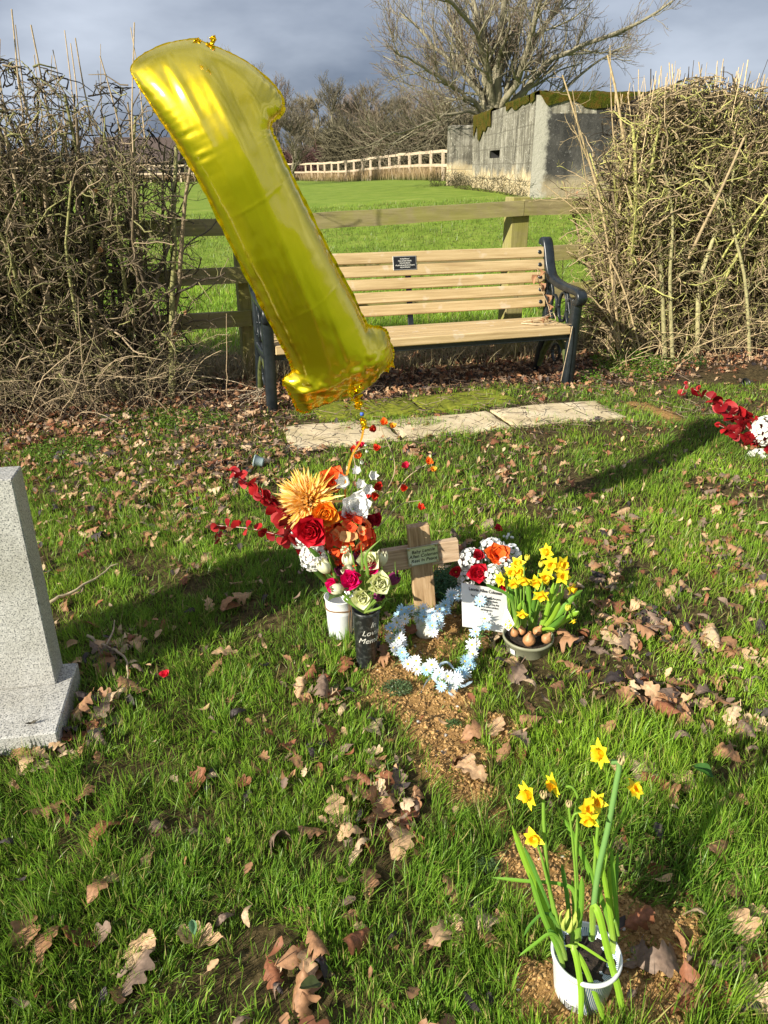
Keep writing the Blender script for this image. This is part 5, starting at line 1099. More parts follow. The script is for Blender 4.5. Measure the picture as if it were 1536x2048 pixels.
def disc(R, col=(.85, .62, .04)): b = MB(); b.lathe([(0, R * .14), (R * .12, R * .12), (R * .2, R * .04), (R * .2, -R * .05)], 12, col); return b
def daffodil(R, seed=1, tep=(.92, .78, .03), cor=(.93, .58, .015), corL=.85):
    b = MB(); r_ = np.random.default_rng(seed); b.add(*petals(6, np.arange(6) * 1.047 + r_.normal(0, .1, 6), R * (1 + .07 * r_.normal(size=6)), R * .36, 1.0, 1.5 + .3 * r_.normal(size=6), .15, R * .08, 0, 8, 5, .72, .0, .03, tep, tep, seed, base=.3))
    n = 30; a = np.arange(n) * 2 * np.pi / n; pr = [(.15, 0), (.22, .1), (.25, .3), (.27, .5), (.30, .68), (.38, .8), (.43, .83)]; V = []
    for q, (r, z) in enumerate(pr): wv = 1 + (.10 * np.sin(a * 9 + seed) + .05 * np.sin(a * 5)) * max(0, (q - 3) / 3.); V.append(np.stack([r * R * wv * np.cos(a), r * R * wv * np.sin(a), np.full(n, z * corL * R) + .03 * R * np.sin(a * 9 + 1) * max(0, (q - 3) / 3.)], -1))
    i = np.arange(len(pr) - 1)[:, None] * n; j = np.arange(n)[None]; c = MB(); c.add(np.concatenate(V), np.stack([i + j, i + (j + 1) % n, i + n + (j + 1) % n, i + n + j], -1).reshape(-1, 4), None, cor)
    c.lathe([(0, .05 * R), (.12 * R, .04 * R), (.17 * R, .0)], 10, tuple(np.array(cor) * .8)); return b, c
def strap(pts, w, col, mb, n=22, fold=.3, face=None, tip=.15, twist=0.):
    p = spline(np.array(pts, float), n); t = nrm(np.gradient(p, axis=0)); f = np.array([0, -1., .25] if face is None else face); s_ = nrm(np.cross(t, f)); nn = np.cross(s_, t)
    if twist: a = np.linspace(0, twist, n)[:, None]; s_ = s_ * np.cos(a) + nn * np.sin(a); nn = np.cross(s_, t)
    u_ = np.linspace(0, 1, n); ww = w / 2 * np.minimum(1, .7 + 2 * u_) * np.clip((1 - u_) / tip, 0, 1) ** .55; ww[-1] = w * .04
    V = np.stack([p - s_ * ww[:, None], p - s_ * (ww * .5)[:, None] + nn * (w * fold * .7 / 2), p + nn * (w * fold / 2), p + s_ * (ww * .5)[:, None] + nn * (w * fold * .7 / 2), p + s_ * ww[:, None]], 1).reshape(-1, 3)
    i = np.arange(n - 1)[:, None] * 5; j = np.arange(4)[None]; Q = np.stack([i + j, i + j + 1, i + 6 + j, i + 5 + j], -1).reshape(-1, 4)
    pal = np.array([.42, .50, .12]); c = np.array(col)[None] * (1 - np.clip(.35 - u_, 0, 1)[:, None] * 1.6) + pal * np.clip(.35 - u_, 0, 1)[:, None] * 1.6; st = np.tile([1, .86, 1.08, .86, 1], n)[:, None]; mb.add(V, Q, None, np.repeat(c, 5, 0) * st); return p
def tube1(mb, pts, r, col, n=16, s=7, tp=.7): V, Q, c = tubes(spline(np.array(pts, float), n), (r * np.linspace(1, tp, n)), s, col); mb.add(V, Q, None, c)
class Bouquet:
    """a thing whose flowers, stems and leaves are parts"""
    def __init__(s, name, label, cat, loc, group=None): s.t = thing(name, label, cat, tuple(loc), 0, group); s.o = np.array(loc, float)
    def put(s, mb, name, mat=PETAL, parent=None, label=None):
        o = mb.build(name, mat, parent or s.t); 
        if parent is None: o.location = tuple(-s.o)
        if label: o['label'] = label
        return o
    def flower(s, mb, name, p, axis, mat=PETAL, roll=0., label=None, extra=None):
        m = MB(); m.merge(mb, frame(p, axis, roll)); o = s.put(m, name, mat, None, label)
        if extra is not None: m = MB(); m.merge(extra[1], frame(p, axis, roll)); m.build(extra[0], mat, o)
        return o
VIEW = np.array([0, -1., .45])

# ================================================================== wooden cross
cb = on_ground(850, 1215); ct_ = at(838, 1056, 2.285)
k = NT('plain weathered softwood'); g = k.noise(9, 8, .6, stretch=(14, 14, 1.)); k.col(k.ramp(g, [(.28, (.22, .135, .065)), (.5, (.42, .28, .15)), (.74, (.60, .44, .27))])); k.set(Roughness=.75, Specular_IOR_Level=.2); k.bump(g, .3, .002); CW = k.m
k = NT('plain weathered softwood across'); g = k.noise(9, 8, .6, stretch=(1., 14, 14)); k.col(k.ramp(g, [(.28, (.24, .155, .09)), (.5, (.46, .33, .21)), (.74, (.64, .50, .35))])); k.set(Roughness=.75, Specular_IOR_Level=.2); k.bump(g, .3, .002); CWH = k.m
cr = thing('wooden_cross', 'small tilted wooden cross with a silver plaque between the flowers', 'cross', tuple(cb), 0); cr.rotation_euler = (-.06, -math.radians(5.2), .16)
b = MB(); b.box(-.037, .037, -.018, .018, -.06, .315, bev=.002); b.build('upright', CW, cr, smooth=False, fixn=True)
b = MB(); b.box(-.132, .132, -.0155, .0145, .165, .243, bev=.002); b.build('crossbar', CWH, cr, smooth=False, fixn=True)
b = MB(); pq = bpy.data.objects.new('plaque', None); C.objects.link(pq); pq.parent = cr; pq.matrix_local = Matrix.Translation((.006, -.021, .212)) @ Matrix.Rotation(math.radians(-2), 4, 'Y') @ Matrix.Rotation(math.pi / 2, 4, 'X')
b.box(-.053, .053, -.034, .034, 0, .0025, bev=.0008); k = NT('polished nickel plate'); k.col((.78, .80, .78)); k.set(Metallic=.85, Roughness=.28); k.bump(k.noise(40, 2), .08, .002); b.build('plate', k.m, pq, smooth=False, fixn=True)
k = NT('raised plate rim'); k.col((.42, .40, .33)); k.set(Metallic=1., Roughness=.35); rim = MB()
for a in ((-.053, .053, .031, .034), (-.053, .053, -.034, -.031), (-.053, -.050, -.031, .031), (.050, .053, -.031, .031)): rim.box(a[0], a[1], a[2], a[3], .0026, .0036)
rim.build('rim', k.m, pq, smooth=False, fixn=True)
for sx_ in (-1, 1):
    for sy_ in (-1, 1): b = MB(); b.lathe([(0, .0025), (.0025, .002), (.0036, 0)], 10, (.5, .42, .22), M=Matrix.Translation((sx_ * .0455, sy_ * .027, .003))); b.build('screw', m_attr('brass screw head', .35, metal=1., bump=0) if (sx_, sy_) == (-1, -1) else bpy.data.materials['brass screw head'], pq)
INK = m_plain('black engraving', (.01, .01, .01), .6, 0, 40, .1, 0)
text('Baby Lennie\nAllen Coleman\nRest In Peace', .0165, INK, 'lettering', pq, Matrix.Translation((.001, .0, .0031)), .25, space=1.0, offset=.00012)

# ================================================================== black memorial vase
vb = on_ground(733, 1322, 0.); vz = G(vb[0], vb[1]); VH = .215
vase = thing('memorial_vase', 'tapered black memorial vase holding the small fresh bouquet, silver wording on it', 'vase', (vb[0], vb[1], vz - .012), 0)
b = MB(); prof = [(0, 0), (.0275, 0), (.029, .004), (.041, VH - .012), (.0425, VH - .010), (.0425, VH), (.0385, VH), (.037, VH - .03), (0, VH - .03)]; b.lathe(prof, 40)
k = NT('dusty black plastic'); k.col(k.mix(k.ramp(k.noise(70, 5, .7), [(.5, (0,) * 3), (.75, (1,) * 3)]), (.014, .016, .016), (.10, .11, .10))); k.set(Roughness=.4, Specular_IOR_Level=.45); k.bump(k.noise(120, 3), .2, .001); b.build('body', k.m, vase)
def cyl_bend(r_of_z, ang0, z0):
    def f(co):
        z = z0 + co[:, 1]; r = r_of_z(z) + .0006 + co[:, 2]; th = ang0 + co[:, 0] / r_of_z(z); return np.stack([r * np.cos(th), r * np.sin(th), z], -1)
    return f
rz_ = lambda z: .029 + (.041 - .029) * np.clip(z / VH, 0, 1)
vang = math.atan2(-vb[1], -vb[0]) + .58
for s_, z_ in (('In', .176), ('Loving', .148), ('Memory', .120)): text(s_, .027, INKG, 'lettering', vase, None, .32, bend=cyl_bend(rz_, vang, z_), ext=.0002)
VT = np.array([vb[0], vb[1], vz + VH - .012])
# ================================================================== white pot with twine
wb = on_ground(682, 1262, 0.); wz = G(wb[0], wb[1])
wp = thing('white_flower_pot', 'whitewashed metal flower pot tied with brown twine, behind the black vase', 'pot', (wb[0], wb[1], wz - .008), 0)
b = MB(); b.lathe([(0, 0), (.040, 0), (.041, .003), (.046, .10), (.0475, .104), (.0465, .108), (.050, .150), (.0525, .153), (.050, .155), (.047, .15), (.045, .12), (0, .12)], 44)
k = NT('whitewashed zinc'); k.col(k.ramp(k.noise(18, 6, .7, stretch=(1, 1, .3)), [(.25, (.42, .46, .50)), (.45, (.72, .74, .74)), (.7, (.82, .83, .81))])); k.set(Roughness=.45, Specular_IOR_Level=.4); b.build('body', k.m, wp)
b = MB()
for q in range(5):
    a0 = -.95 + q * .13; tube1(b, [((.052 + .002 * (q % 2)) * math.cos(a0 + .03 * math.sin(z * 60 + q)), (.052 + .002 * (q % 2)) * math.sin(a0 + .03 * math.sin(z * 60 + q)), z) for z in np.linspace(.15, .02 + .02 * (q % 3), 8)], .0016, (.20, .12, .06), 24, 5)
for zc_ in (.118, .121): tube1(b, [(.0495 * math.cos(a), .0495 * math.sin(a), zc_ + .002 * math.sin(3 * a)) for a in np.linspace(0, 6.283, 30)], .0014, (.24, .15, .08), 70, 5, 1)
b.build('twine', TWIG, wp)
WT = np.array([wb[0], wb[1], wz + .145])

# ================================================================== large artificial arrangement
A = Bouquet('flower_arrangement', 'large artificial arrangement of orange, red and white flowers in the whitewashed pot', 'flowers', WT)
def stem_to(bq, p, base, r=.0022, col=(.10, .16, .04), nm='stem', sag=.15):
    m = MB(); p = np.array(p); mid = base * .45 + p * .55 + np.array([0, 0, np.linalg.norm(p - base) * sag]); tube1(m, [base, mid, p], r, col, 14, 6); return bq.put(m, nm, GREEN)
F = lambda px, py, D: at(px, py, D)
def av(px, py): return nrm(np.array([(px - 660) * .0042, -1.0, (1085 - py) * .0048 + .30]))
specs = [('poppy', lambda: poppy(.058, (.75, .06, .01), (.85, .13, .02), 3, 12), 666, 965, 2.26, None), ('chrysanthemum', lambda: mum(.102, 2), 617, 1004, 2.14, (-.25, -1, .55)), ('rose', lambda: rose(.050, (.85, .22, .01), (.93, .32, .02), 4), 648, 1026, 2.07, (.15, -1, .35)),
         ('peony', lambda: poppy(.072, (.80, .80, .76), (.88, .88, .86), 6, 14, .95, .05, .5), 706, 1018, 2.16, (.3, -.8, .5)), ('rose', lambda: rose(.062, (.38, .004, .012), (.58, .008, .022), 7, 30), 627, 1057, 2.03, (-.15, -1, .30)),
         ('hydrangea', lambda: floret_ball(.090, 110, 0, (.80, .13, .03), (.9, .25, .06), 8, .72, .24, 4, .9, [(.92, .08, .022), (.92, .12, .025), (.85, .055, .018), (.93, .20, .05), (.94, .46, .18)]), 692, 1078, 2.10, (.15, -1, .35)),
         ('carnation', lambda: floret_ball(.036, 60, 0, (.78, .80, .72), (.86, .88, .82), 9, .8, .34, 5), 603, 1074, 2.08, (-.5, -.8, .2)), ('carnation', lambda: floret_ball(.042, 70, 0, (.82, .82, .76), (.90, .90, .85), 10, .8, .30, 5), 627, 1113, 2.02, (-.2, -1, .2)),
         ('carnation', lambda: floret_ball(.026, 36, 0, (.74, .76, .68), (.86, .86, .80), 11, .8, .34, 5), 653, 1108, 2.10, (0, -1, .2)), ('rose', lambda: rose(.036, (.20, .004, .012), (.34, .006, .018), 12, 20), 727, 1043, 2.16, (.5, -.8, .2)), ('rose', lambda: rose(.030, (.32, .004, .015), (.5, .01, .03), 13, 18), 745, 1038, 2.2, (.6, -.8, .3)),
         ('poppy', lambda: poppy(.036, (.35, .005, .01), (.5, .01, .015), 14, 8), 600, 1040, 2.16, (-.8, -.6, .3)), ('poppy', lambda: poppy(.030, (.35, .005, .01), (.55, .01, .02), 15, 8), 620, 1090, 2.10, (-.6, -.8, -.1)), ('poppy', lambda: poppy(.033, (.6, .03, .01), (.75, .06, .02), 16, 8), 672, 1052, 2.15, (-.1, -1, .5)),
         ('poppy', lambda: poppy(.022, (.5, .012, .01), (.65, .03, .015), 17, 8), 754, 973, 2.24, (.4, -.8, .4)), ('poppy', lambda: poppy(.020, (.7, .03, .01), (.8, .06, .015), 18, 8), 747, 990, 2.22, (.4, -.8, .1)), ('poppy', lambda: poppy(.022, (.5, .012, .01), (.65, .03, .015), 19, 8), 729, 989, 2.22, (.1, -.9, .3))]
for q, (nm, fn, px, py, D, ax) in enumerate(specs):
    p = F(px, py, D); a = nrm(np.array(ax)) if ax is not None else av(px, py); A.flower(fn(), nm, p, a, roll=q * 1.3); stem_to(A, p - a * .01, WT, .0024)
for q, (px, py, D, r, ax) in enumerate(((693, 965, 2.2, .032, (-.4, -.8, .4)), (717, 943, 2.22, .020, (-.3, -.8, .6)), (742, 953, 2.22, .021, (.5, -.8, .5)), (733, 977, 2.2, .024, (.3, -.9, .2)), (722, 968, 2.2, .022, (.0, -.9, .4)), (724, 927, 2.23, .013, (.0, -.8, .7)), (733, 905, 2.23, .010, (.2, -.6, .8)), (731, 893, 2.23, .008, (0, -.4, .9)))):
    m = tulip(r * .6, r * 1.3, (.70, .78, .55) if q > 4 else (.84, .84, .80), (.88, .88, .85), 20 + q, .55 if q < 5 else 0); A.flower(m, 'freesia', F(px, py, D), ax)
m = MB(); tube1(m, [WT, F(700, 1060, 2.18), F(722, 990, 2.21), F(729, 930, 2.23), F(732, 892, 2.23)], .0025, (.25, .34, .08), 24, 6); A.put(m, 'freesia_stem', GREEN)
# wire sprays of small red and orange blossoms
sprays = [([WT, F(700, 1050, 2.2), F(742, 1020, 2.28), F(790, 940, 2.34), F(760, 850, 2.36)], [(768, 848, 'o'), (785, 854, 'y'), (745, 862, 'r')]), ([WT, F(715, 1060, 2.2), F(765, 1030, 2.28), F(810, 960, 2.33), F(858, 925, 2.35)], [(857, 926, 'o'), (866, 941, 'y'), (811, 934, 'c'), (809, 979, 'r')]),
          ([WT, F(720, 1080, 2.16), F(760, 1050, 2.22), F(800, 1010, 2.27), F(843, 1000, 2.3)], [(841, 1017, 'r')]), ([WT, F(700, 1000, 2.2), F(712, 950, 2.25), F(706, 905, 2.28)], [(708, 903, 'r'), (722, 893, 'c'), (718, 915, 'o'), (754, 899, 'r')])]
CMAP = {'r': ((.62, .02, .012), (.80, .06, .02)), 'o': ((.8, .12, .01), (.9, .2, .02)), 'y': ((.88, .25, .01), (.93, .55, .05)), 'c': ((.45, .01, .04), (.62, .015, .06))}
for q, (path, fl_) in enumerate(sprays):
    m = MB(); tube1(m, path, .0021, (.42, .33, .20), 26, 5)
    for px, py, c_ in fl_:
        p = F(px, py, 2.3); j = spline(np.array(path), 26); n_ = j[np.argmin(np.linalg.norm(j - p, axis=1) + np.linspace(.06, 0, 26))]; tube1(m, [n_, (n_ + p) / 2 + [0, 0, .01], p], .0015, (.42, .33, .20), 8, 4)
    o = A.put(m, 'blossom_spray', TWIG)
    for q2, (px, py, c_) in enumerate(fl_):
        m = MB(); m.merge(poppy(.021 if c_ != 'y' else .017, *CMAP[c_], 30 + q * 7 + q2, 7, .85), frame(F(px, py, 2.3), (.2 * math.sin(q2 + q), -.6, .8), q2)); m.build('blossom', PETAL, o)
# eucalyptus, dyed red
def euc(bq, path, leaves, sz, cols, seed, nm='eucalyptus_branch'):
    r_ = np.random.default_rng(seed); sp_ = spline(np.array(path), 40); m = MB(); tube1(m, path, .0017, (.55, .38, .33), 30, 5); o = bq.put(m, nm, TWIG); lm = MB()
    for q in range(leaves):
        f = .12 + .88 * q / (leaves - 1); i = min(int(f * 39), 38); p = sp_[i]; t = nrm(sp_[i + 1] - sp_[i]); sd_ = nrm(np.cross(t, VIEW)); up_ = np.cross(sd_, t)
        for sg in (1, -1):
            ang = r_.uniform(0, 3.1) * sg; d = nrm(sd_ * math.cos(ang) + up_ * math.sin(ang) + t * .5 + r_.normal(0, .15, 3)); s_ = sz * (1.05 - .55 * f) * r_.uniform(.8, 1.15); c_ = np.array(cols[r_.integers(len(cols))])
            l = MB(); l.add(*petals(1, 0, s_ * 1.15, s_ * .85, .35, .75 + .3 * r_.normal(), .15, s_ * .12, 0, 8, 7, .75, .55, .01, c_ * .8, c_, int(r_.integers(1e6)), base=.2)); lm.merge(l, frame(p, nrm(d + .75 * VIEW), r_.uniform(0, 6)))
    lm.build('round_leaves', PETAL, o); return o
ER = [(.36, .008, .014), (.50, .018, .022), (.26, .005, .010), (.46, .03, .03)]
euc(A, [WT + [-.01, 0, 0], F(600, 1075, 2.1), F(545, 1010, 2.13), F(505, 975, 2.15), F(462, 940, 2.17)], 21, .040, ER, 5); euc(A, [WT + [-.01, -.01, 0], F(618, 1100, 2.06), F(570, 1075, 2.06), F(505, 1058, 2.06), F(428, 1050, 2.08)], 14, .036, ER, 6); euc(A, [WT, F(610, 1060, 2.12), F(575, 1010, 2.16), F(520, 985, 2.2)], 14, .040, ER, 8)
euc(A, [WT, F(700, 1090, 2.15), F(740, 1060, 2.2)], 6, .030, [(.20, .006, .01), (.3, .01, .015)], 9)
m = MB(); strap([WT + [-.02, -.02, 0], F(672, 1178, 2.03), F(640, 1180, 2.0)], .05, (.10, .28, .04), m, fold=.15, tip=.6, face=(0, -.5, 1)); A.put(m, 'broad_leaf', GREEN)
for q, pts in enumerate(([WT, F(640, 1120, 2.0), F(612, 1090, 1.98)], [WT, F(665, 1130, 2.03), F(650, 1100, 2.0)], [WT, F(690, 1120, 2.05), F(700, 1090, 2.02)], [WT, F(715, 1110, 2.1), F(735, 1075, 2.1)], [WT, F(620, 1130, 2.05), F(596, 1112, 2.05)])): m = MB(); strap(pts, .018, (.09, .20, .03), m, tip=.5); A.put(m, 'leaf', GREEN)

# ================================================================== fresh bouquet in the black vase
Bq = Bouquet('fresh_bouquet', 'fresh bouquet of cream tulips with magenta and cream roses in the black vase', 'flowers', VT)
CREAM = ((.62, .66, .34), (.86, .84, .62)); PUR = ((.26, .06, .16), (.16, .008, .075)); MAG = ((.62, .002, .11), (.88, .010, .20)); CRO = ((.62, .68, .28), (.84, .84, .52))
def stalk(p, a, r=.0028): m = MB(); p = np.array(p); tube1(m, [VT - [0, 0, .02], VT * .55 + p * .45 + np.array([0, 0, .01]), p - a * .012, p], r, (.22, .38, .08), 16, 7, .9); Bq.put(m, 'stem', GREEN)
for q, (px, py, D, ax, cs, H) in enumerate(((651, 1137, 1.93, (-.45, -.15, .85), CREAM, .052), (697, 1124, 1.98, (-.12, -.1, 1), CREAM, .050), (699, 1143, 1.95, (-.6, -.4, .6), CREAM, .046), (676, 1178, 1.88, (-.9, -.45, .25), CREAM, .042), (762, 1122, 2.0, (.12, .0, 1), CREAM, .052),
                                        (717, 1120, 2.02, (.05, -.1, 1), PUR, .048), (682, 1143, 1.98, (-.5, -.2, .8), PUR, .04), (785, 1160, 1.95, (.55, -.1, .8), PUR, .048), (757, 1192, 1.94, (.5, -.5, .3), PUR, .04))):
    a = nrm(np.array(ax)); p = F(px, py, D) - a * .02; Bq.flower(tulip(.019, H * 1.1, *cs, 50 + q), 'tulip', p, a, roll=q); stalk(p, a)
for q, (px, py, D, r, cs, ax, n) in enumerate(((703, 1158, 1.92, .038, MAG, (-.1, -1, .5), 16), (742, 1138, 1.96, .030, MAG, (.1, -.8, .7), 14), (668, 1170, 1.93, .030, MAG, (-.6, -.8, .2), 13), (738, 1124, 1.98, .042, CRO, (-.1, -.8, .7), 14), (756, 1166, 1.90, .042, CRO, (.25, -1, .45), 14), (723, 1194, 1.87, .036, CRO, (.0, -1, .35), 12))):
    a = nrm(np.array(ax)); p = F(px, py, D); Bq.flower(rose(r * 1.16, *cs, 60 + q, n, .62), 'rose', p - a * .014, a, roll=q * 2.); stalk(p - a * .02, a, .0032)
lv = [([(735, 1150), (732, 1110), (765, 1075)], .018), ([(715, 1150), (706, 1120), (700, 1086)], .010), ([(725, 1140), (724, 1120), (722, 1088)], .014), ([(680, 1180), (668, 1150), (655, 1105)], .017), ([(765, 1185), (790, 1170), (790, 1122)], .012), ([(770, 1180), (800, 1150), (806, 1140)], .008),
      ([(750, 1200), (775, 1180), (795, 1172)], .012), ([(690, 1200), (700, 1190), (705, 1165)], .014), ([(745, 1200), (760, 1195), (788, 1210)], .009), ([(712, 1215), (700, 1205), (690, 1185)], .012), ([(738, 1190), (734, 1170), (742, 1145)], .012), ([(706, 1210), (690, 1180), (665, 1160)], .008), ([(760, 1215), (772, 1200), (790, 1196)], .012)]
for q, (pp, w_) in enumerate(lv): m = MB(); pt = [VT + [.008 * math.sin(q * 2), -.01, -.01]] + [F(a_, b_, 1.93 + .01 * (q % 3)) for a_, b_ in pp]; strap(pt, w_ * .55, (.20, .36, .06), m, tip=.6); Bq.put(m, 'leaf', GREEN)
m = floret_ball(.014, 26, 0, (.55, .66, .4), (.7, .78, .5), 77, .8, .3, 3); Bq.flower(m, 'filler_buds', F(690, 1100, 2.0), (0, -.2, 1))

# ================================================================== heart wreath of daisies
hp = [(868, 1262), (858, 1240), (838, 1226), (812, 1234), (795, 1258), (790, 1290), (803, 1315), (835, 1335), (870, 1352), (905, 1368), (925, 1340), (940, 1310), (955, 1280), (966, 1245), (955, 1212), (928, 1192), (900, 1196), (885, 1215), (876, 1240), (868, 1262)]
H3 = []
for px, py in hp: zz = .035 + max(0, (1300 - py)) / 100 * .05; H3.append(on_ground(px, py, zz))
H3 = np.array(H3); hc = H3.mean(0)
Wr = Bouquet('daisy_heart_wreath', 'heart shaped wreath of white and pale blue artificial daisies lying on the soil', 'wreath', hc)
loop = spline(H3, 160); m = MB(); r_ = np.random.default_rng(5)
for q in range(4): m2 = loop + np.cumsum(r_.normal(0, .0008, loop.shape), 0) * .5 + r_.normal(0, .003, (1, 3)); V, Q, c = tubes(m2, np.full(160, .0018), 5, (.20, .36, .10)); m.add(V, Q, None, c)
for q in range(260):
    i = r_.integers(158); p = loop[i]; d = nrm(r_.normal(size=3) + [0, 0, .5]); L = r_.uniform(.015, .045); V, Q, c = tubes(spline(np.array([p, p + d * L * .5, p + d * L + [0, 0, -.003]]), 5), np.full(5, .0009), 3, np.array((.24, .44, .12)) * r_.uniform(.7, 1.4)); m.add(V, Q, None, c)
Wr.put(m, 'wreath_ring', GREEN)
for q in range(92):
    f = (q + .5 * r_.random()) / 92; i = int(f * 159); p = loop[i] + r_.normal(0, .011, 3) + np.array([0, -.006, .010]); 
    px_ = 768 + p[0] / depth_of(p) * FOC
    blue = r_.random() < (.55 if px_ > 900 or q > 40 else .48); c0, c1 = (((.42, .66, .85), (.50, .74, .90)) if blue else ((.78, .83, .88), (.88, .90, .92)))
    if 78 > q > 52 and r_.random() < .2: continue
    a = nrm(np.array([r_.normal(0, .4), -.7 + r_.normal(0, .35), .8])); R_ = r_.uniform(.0155, .0205) * (1.1 if not blue else 1)
    Wr.flower(daisy(R_, c0, c1, 100 + q, 14), 'daisy', p, a, roll=r_.random() * 6, extra=('disc', disc(R_)))
m = MB()
for pts in ([(862, 1352), (850, 1368), (842, 1385)], [(905, 1365), (918, 1345), (930, 1350), (925, 1368)], [(905, 1365), (885, 1345), (880, 1330), (895, 1325), (910, 1340)], [(905, 1368), (925, 1372), (945, 1362)], [(905, 1368), (898, 1382), (905, 1392)], [(860, 1350), (872, 1362), (876, 1375)]): strap([on_ground(a_, b_, .03) for a_, b_ in pts], .008, (.55, .70, .82), m, fold=.1, tip=.1, twist=1.2)
Wr.put(m, 'ribbon_bow', PETAL)
# ================================================================== white votive jar
jb = on_ground(850, 1268, 0.); jar = thing('votive_jar', 'round white votive jar standing inside the daisy heart, foot of the cross', 'jar', (jb[0], jb[1], G(jb[0], jb[1]) - .005))
b = MB(); b.lathe([(0, 0), (.022, .0), (.031, .010), (.034, .026), (.031, .045), (.024, .056), (.022, .068), (.0235, .072), (.020, .072), (.018, .055), (0, .05)], 32); k = NT('cream glazed ceramic'); k.col(k.ramp(k.noise(28, 3), [(.42, (.66, .62, .50)), (.60, (.78, .76, .68)), (.74, (.50, .36, .2))])); k.set(Roughness=.25); b.build('body', k.m, jar)
b = MB(); b.lathe([(0, .082), (.008, .081), (.0215, .076), (.0225, .0728), (.0, .0728)], 28); b.build('lid', m_plain('dull tin lid', (.45, .44, .38), .4, .7, 30, .2), jar)
# ================================================================== printed memorial card
ca, cb2, cc_ = at(923, 1165, 2.17), at(1013, 1180, 2.20), at(1003, 1245, 2.10)
ux = nrm(cb2 - ca); vy = nrm((cb2 - cc_) - ux * ((cb2 - cc_) @ ux)); wz_ = np.cross(ux, vy); Wc = np.linalg.norm(cb2 - ca); Hc = np.linalg.norm(cb2 - cc_) + .03
Mx = Matrix([[ux[0], vy[0], wz_[0], ca[0]], [ux[1], vy[1], wz_[1], ca[1]], [ux[2], vy[2], wz_[2], ca[2]], [0, 0, 0, 1]])
card = thing('memorial_card', 'white acrylic memorial card with printed verse leaning left of the bulb pot', 'plaque'); card.matrix_world = Mx
b = MB(); b.box(0, Wc, -Hc, 0, -.004, 0, bev=.001); b.build('card', m_plain('white acrylic', (.74, .74, .71), .3, 0, 12, .05, 0), card, smooth=False, fixn=True)
INKS = m_plain('grey print', (.07, .07, .07), .6, 0, 40, .1, 0)
text('Lennie Allen Coleman', .0155, INKS, 'lettering', card, Matrix.Translation((Wc * .52, -.018, .0009)) @ Matrix.Diagonal((.87, 1, 1, 1)), 0., offset=.0003)
text('There is no sunshine brighter than yours,\nwe keep you close in our hearts.\nThose we love never go away, they\nwalk beside us, unseen and there\nand always ours', .0098, INKS, 'verse', card, Matrix.Translation((Wc * .52, -.062, .0009)) @ Matrix.Diagonal((.66, 1, 1, 1)), .1, space=1.12)
# ================================================================== artificial posy behind the card
pb = on_ground(965, 1195, 0); P0 = np.array([pb[0] + .01, 2.36, .01])
Ps = Bouquet('artificial_posy', 'low artificial posy of white, red and orange blooms between cross and bulb pot', 'flowers', P0)
for q, (nm, fn, px, py, D, ax) in enumerate((('rose', lambda: rose(.043, (.40, .004, .015), (.62, .01, .03), 81, 26), 956, 1145, 2.22, (-.1, -1, .5)), ('poppy', lambda: poppy(.056, (.78, .07, .01), (.88, .16, .02), 82, 12, 1.2), 992, 1113, 2.30, (.1, -.8, .75)), ('hydrangea', lambda: floret_ball(.042, 46, 0, (.8, .8, .78), (.88, .88, .86), 83, .8, .32, 4), 941, 1120, 2.30, (-.3, -.8, .6)),
        ('carnation', lambda: floret_ball(.034, 46, 0, (.8, .82, .7), (.88, .88, .80), 84, .8, .32, 5), 984, 1149, 2.20, (.1, -1, .4)), ('hydrangea', lambda: floret_ball(.045, 46, 0, (.78, .78, .76), (.88, .88, .86), 85, .8, .32, 4), 985, 1100, 2.38, (.1, -.5, .9)), ('hydrangea', lambda: floret_ball(.036, 40, 0, (.78, .80, .8), (.86, .88, .88), 86, .8, .32, 4), 1022, 1108, 2.34, (.5, -.5, .7)),
        ('rose', lambda: rose(.026, (.25, .003, .01), (.42, .006, .02), 87, 16), 957, 1112, 2.28, (-.1, -.8, .6)), ('anemone', lambda: poppy(.028, (.30, .004, .01), (.50, .01, .02), 88, 8), 912, 1144, 2.24, (-.1, -1, .6)), ('poppy', lambda: poppy(.026, (.45, .005, .02), (.62, .01, .04), 89, 7), 1007, 1170, 2.19, (.3, -1, .1)), ('hydrangea', lambda: floret_ball(.03, 30, 0, (.74, .72, .72), (.82, .82, .80), 90, .8, .36, 4), 932, 1158, 2.24, (-.2, -1, .3)), ('carnation', lambda: floret_ball(.026, 30, 0, (.8, .8, .72), (.88, .88, .80), 91, .8, .36, 5), 1010, 1130, 2.26, (.4, -.8, .5)))):
    p = F(px, py, D); a = nrm(np.array(ax)); o = Ps.flower(fn(), nm, p, a, roll=q * 1.7, extra=('disc', disc(.03, (.8, .5, .05))) if nm == 'anemone' else None); stem_to(Ps, p - a * .01, P0, .002)
m = MB(); r_ = np.random.default_rng(9)
for q in range(26): p = F(r_.uniform(925, 1010), r_.uniform(1110, 1160), 2.3); strap([P0, P0 * .5 + p * .5 + [0, 0, .01], p + r_.normal(0, .02, 3)], .014, (.07, .17, .04), m, n=8, tip=.6)
Ps.put(m, 'foliage', GREEN)
weed(888, 1178, 26, 30, 1500, 'low clover like greenery between the cross foot and the white card', (.05, .14, .05), 'clover_clump', .07, (.008, .014))

